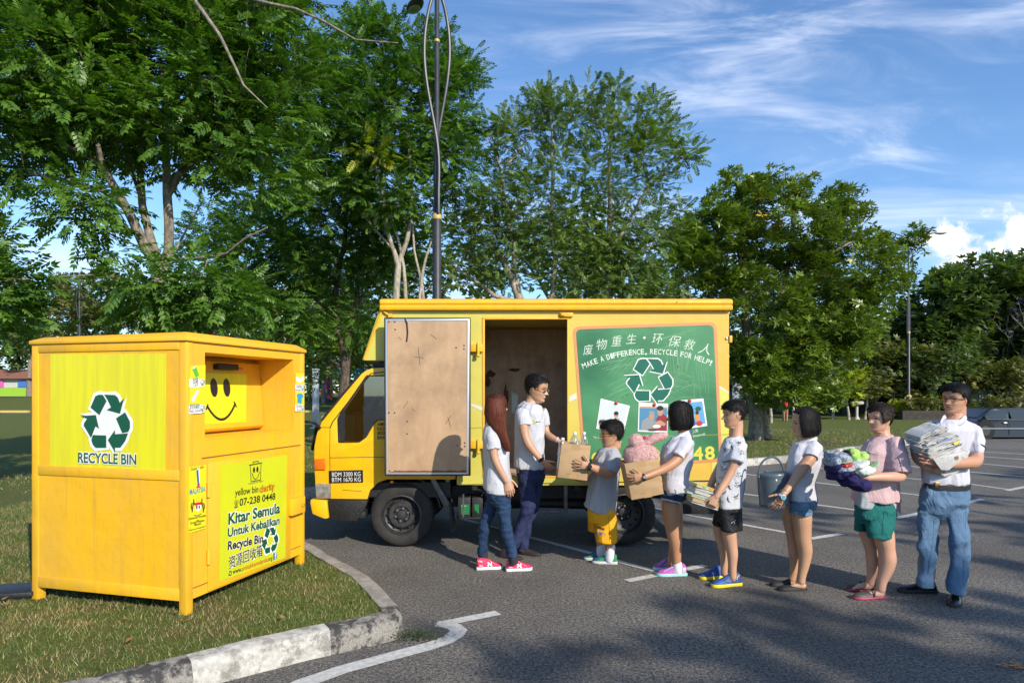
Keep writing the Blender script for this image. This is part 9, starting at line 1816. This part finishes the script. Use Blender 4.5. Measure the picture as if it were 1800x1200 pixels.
for k in range(6): x = tk.x + (-12 + k * 5) * s; b.tube([(x, 39.97, HC - (716 - HV) * s), (x, 39.97, HC - (684.5 - HV) * s)], .03, 5)
for k in range(5): z = HC - (716 - k * 7.8 - HV) * s; b.tube([(tk.x - 12 * s, 39.97, z), (tk.x + 13 * s, 39.97, z)], .03, 5)
b.build('cage', M_STEEL, t_); b = MB(); b.span((tk.x - 8 * s, 40.1, 0), (tk.x + 8 * s, 40.9, HC - (716 - HV) * s - .002)); b.build('stand', M_BM, t_)
hd = empty('hedge', (24, 34.5, .1), 'clipped hedge on the wall behind the dark blue car', 'hedge'); b = MB(); b.span((21.2, 35.5, 0), (40, 36, .62)); b.build('planter_wall', mat('planter', (.05, .042, .036), .9, var=.4), hd); g = np.random.default_rng(8); cen = np.column_stack([g.uniform(21.4, 40, 260), g.uniform(35.6, 36.4, 260), g.uniform(.7, 1.25, 260)]); V, F = make_leaves(cen, .16, 'bunch', 22, .22, 9); link('foliage', np_mesh('foliage', V, F, M_LF6), None, hd)
q = G(1506, 741); b = MB(); b.lathe((q.x, q.y, .13), [(.16, 0), (.12, .1), (.07, .2), (.08, .75), (.34, .85), (.36, .95), (.3, 1.0)], 14); o = b.build('bird_bath', mat('cement_pale', (.42, .41, .38), .8), sm=1, sharp=40); rebase(o, (q.x, q.y, .13)); tag(o, 'pale stone bird bath on the lawn beside the yellow-green tree', 'bird bath')
q = G(1380, 744); q.y = 34; q.x = (1380 - CU) / FPX * 34; ps = empty('person', (q.x, q.y, .13), 'tiny far figure in a red top beyond the lawn', 'person'); b = MB(); bx, by = q.x, q.y
b.tube([(bx - .08, by, .15), (bx - .09, by, .5), (bx - .07, by, .95)], [.06, .07, .09], 8, rnd=True); b.tube([(bx + .08, by, .15), (bx + .09, by, .5), (bx + .07, by, .95)], [.06, .07, .09], 8, rnd=True); b.tube([(bx, by, .9), (bx, by, 1.2), (bx, by, 1.48), (bx, by, 1.62)], [.13, .13, .15, .05], 10, flat=.7, rnd=True); b.ball((bx, by, 1.73), (.085, .095, .115), 8)
for s__ in (-1, 1): b.tube([(bx + s__ * .17, by, 1.45), (bx + s__ * .22, by, 1.15), (bx + s__ * .20, by - .08, .88)], [.05, .042, .03], 8, rnd=True)
link('body', voxel(b, .02, 2), skin('far', (.3, .18, .11)), ps); b = MB(); b.tube([(bx, by, .88), (bx, by, 1.2), (bx, by, 1.5)], [.17, .16, .19], 12, rnd=True, flat=.75)
for s__ in (-1, 1): b.tube([(bx + s__ * .16, by, 1.46), (bx + s__ * .21, by, 1.22)], [.07, .065], 8, rnd=True)
link('red_top', voxel(b, .02, 2), mat('red_top', (.6, .03, .02), .8), ps)
# ------------------------------------------------------------------ play area and bright hall beyond the left lawn
cp = [(.70, .10, .42), (.28, .50, .04), (.75, .22, .03), (.06, .16, .50), (.28, .50, .04)]
hl = empty('painted_hall', (-66, 84, 1.1), 'long low hall with pink, lime and orange panels across the far lawn', 'building'); b = MB(); b.span((-80, 84.1, 1.0), (-46, 88, 3.4)); b.build('wall', mat('hall_wall', (.5, .5, .48), .8), hl)
for k in range(17): b = MB(); b.span((-80 + k * 2, 84.0, 1.1), (-78.02 + k * 2, 84.09, 2.3)); b.build('panel', mat('panel%d' % (k % 5), cp[(k * 3) % 5], .6), hl); 
for k in range(9): b = MB(); b.span((-79 + k * 3.9, 83.9, 2.32), (-77 + k * 3.9, 84.08, 3.2)); b.build('panel', mat('panel%d' % ((k + 2) % 5), cp[(k + 2) % 5], .6), hl)
b = MB(); b.loft([[Vector((x, y, z)) for y, z in ((83.4, 3.4), (86, 4.6), (88.6, 3.4))] for x in (-80.5, -45.5)]); b.build('roof', mat('hall_roof', (.24, .10, .06), .8), hl)
def playset(x, y, c1, c2, c3, lb):
 z0 = .13 + rise(x, y); r_ = empty('play_tower', (x, y, z0), lb, 'play tower', 'play equipment on the far lawn')
 for dx in (-.7, .7):
  for dy in (-.7, .7): b = MB(); b.tube([(x + dx, y + dy, z0), (x + dx, y + dy, z0 + 2.6)], .09, 7); b.build('post', mat('play%s' % (c1,), c1, .5), r_)
 b = MB(); b.box((x, y, z0 + 1.2), (1.6, 1.6, .12)); b.build('deck', mat('play%s' % (c2,), c2, .5), r_, bev=.02); b = MB(); b.loft([[Vector((x + a * s_, y + c_ * s_, z0 + zz)) for a, c_ in ((-1, -1), (1, -1), (1, 1), (-1, 1))] for s_, zz in ((1.1, 2.55), (.05, 3.5))]); b.build('roof', mat('play%s' % (c3,), c3, .5), r_)
 b = MB(); b.loft([[Vector((x + .8 + t * 2.0, y + w, z0 + 1.25 - t * 1.15 + h_)) for w, h_ in ((-.35, .28), (-.3, 0), (.3, 0), (.35, .28), (.28, .06), (-.28, .06))] for t in np.linspace(0, 1, 7)]); b.build('slide', mat('play%s' % (c3,), c3, .5), r_); b = MB(); b.box((x - .82, y, z0 + 1.6), (.05, 1.3, .6)); b.build('panel', mat('play%s' % (c2,), c2, .5), r_)
yy_ = 62
for i, (u, c1, c2, c3, lb) in enumerate(((534, (.02, .2, .05), (.6, .3, .02), (.55, .16, .06), 'green-posted play tower nearest the bin'), (548, (.55, .03, .03), (.02, .15, .5), (.6, .45, .03), 'red-posted play tower left of the grey post'), (566, (.55, .2, .02), (.02, .2, .1), (.55, .18, .1), 'orange play tower right of the grey post'), (588, (.03, .08, .4), (.6, .05, .05), (.55, .5, .45), 'blue-posted play tower next to the cab pillar'), (628, (.03, .3, .35), (.5, .3, .02), (.05, .3, .35), 'teal play tower seen through the cab'))):
 playset((u - CU) / FPX * yy_, yy_ + (i % 3) * 2.5, c1, c2, c3, lb)
for i, (u, yq, h_, w_, lb) in enumerate(((1640, 38, 4.6, 4.4, 'bushy dark tree between the lamp post and the man'), (1575, 39.5, 4.4, 4.0, 'bushy olive tree just left of the right lamp post'), (1765, 39, 3.2, 3.6, 'low leafy tree beside the caged tank'), (1545, 41, 4.0, 4.4, 'yellowing tree behind the woman in pink'))):
 simple_tree('garden_tree', (u - CU) / FPX * yq, yq, h_, w_, lb, [M_LF4, M_LF6, M_LF6, M_LF6][i], M_BK1, 120 + i, tr=.10, n=60, size=.36, per=20, sp=.6, clear=.3)
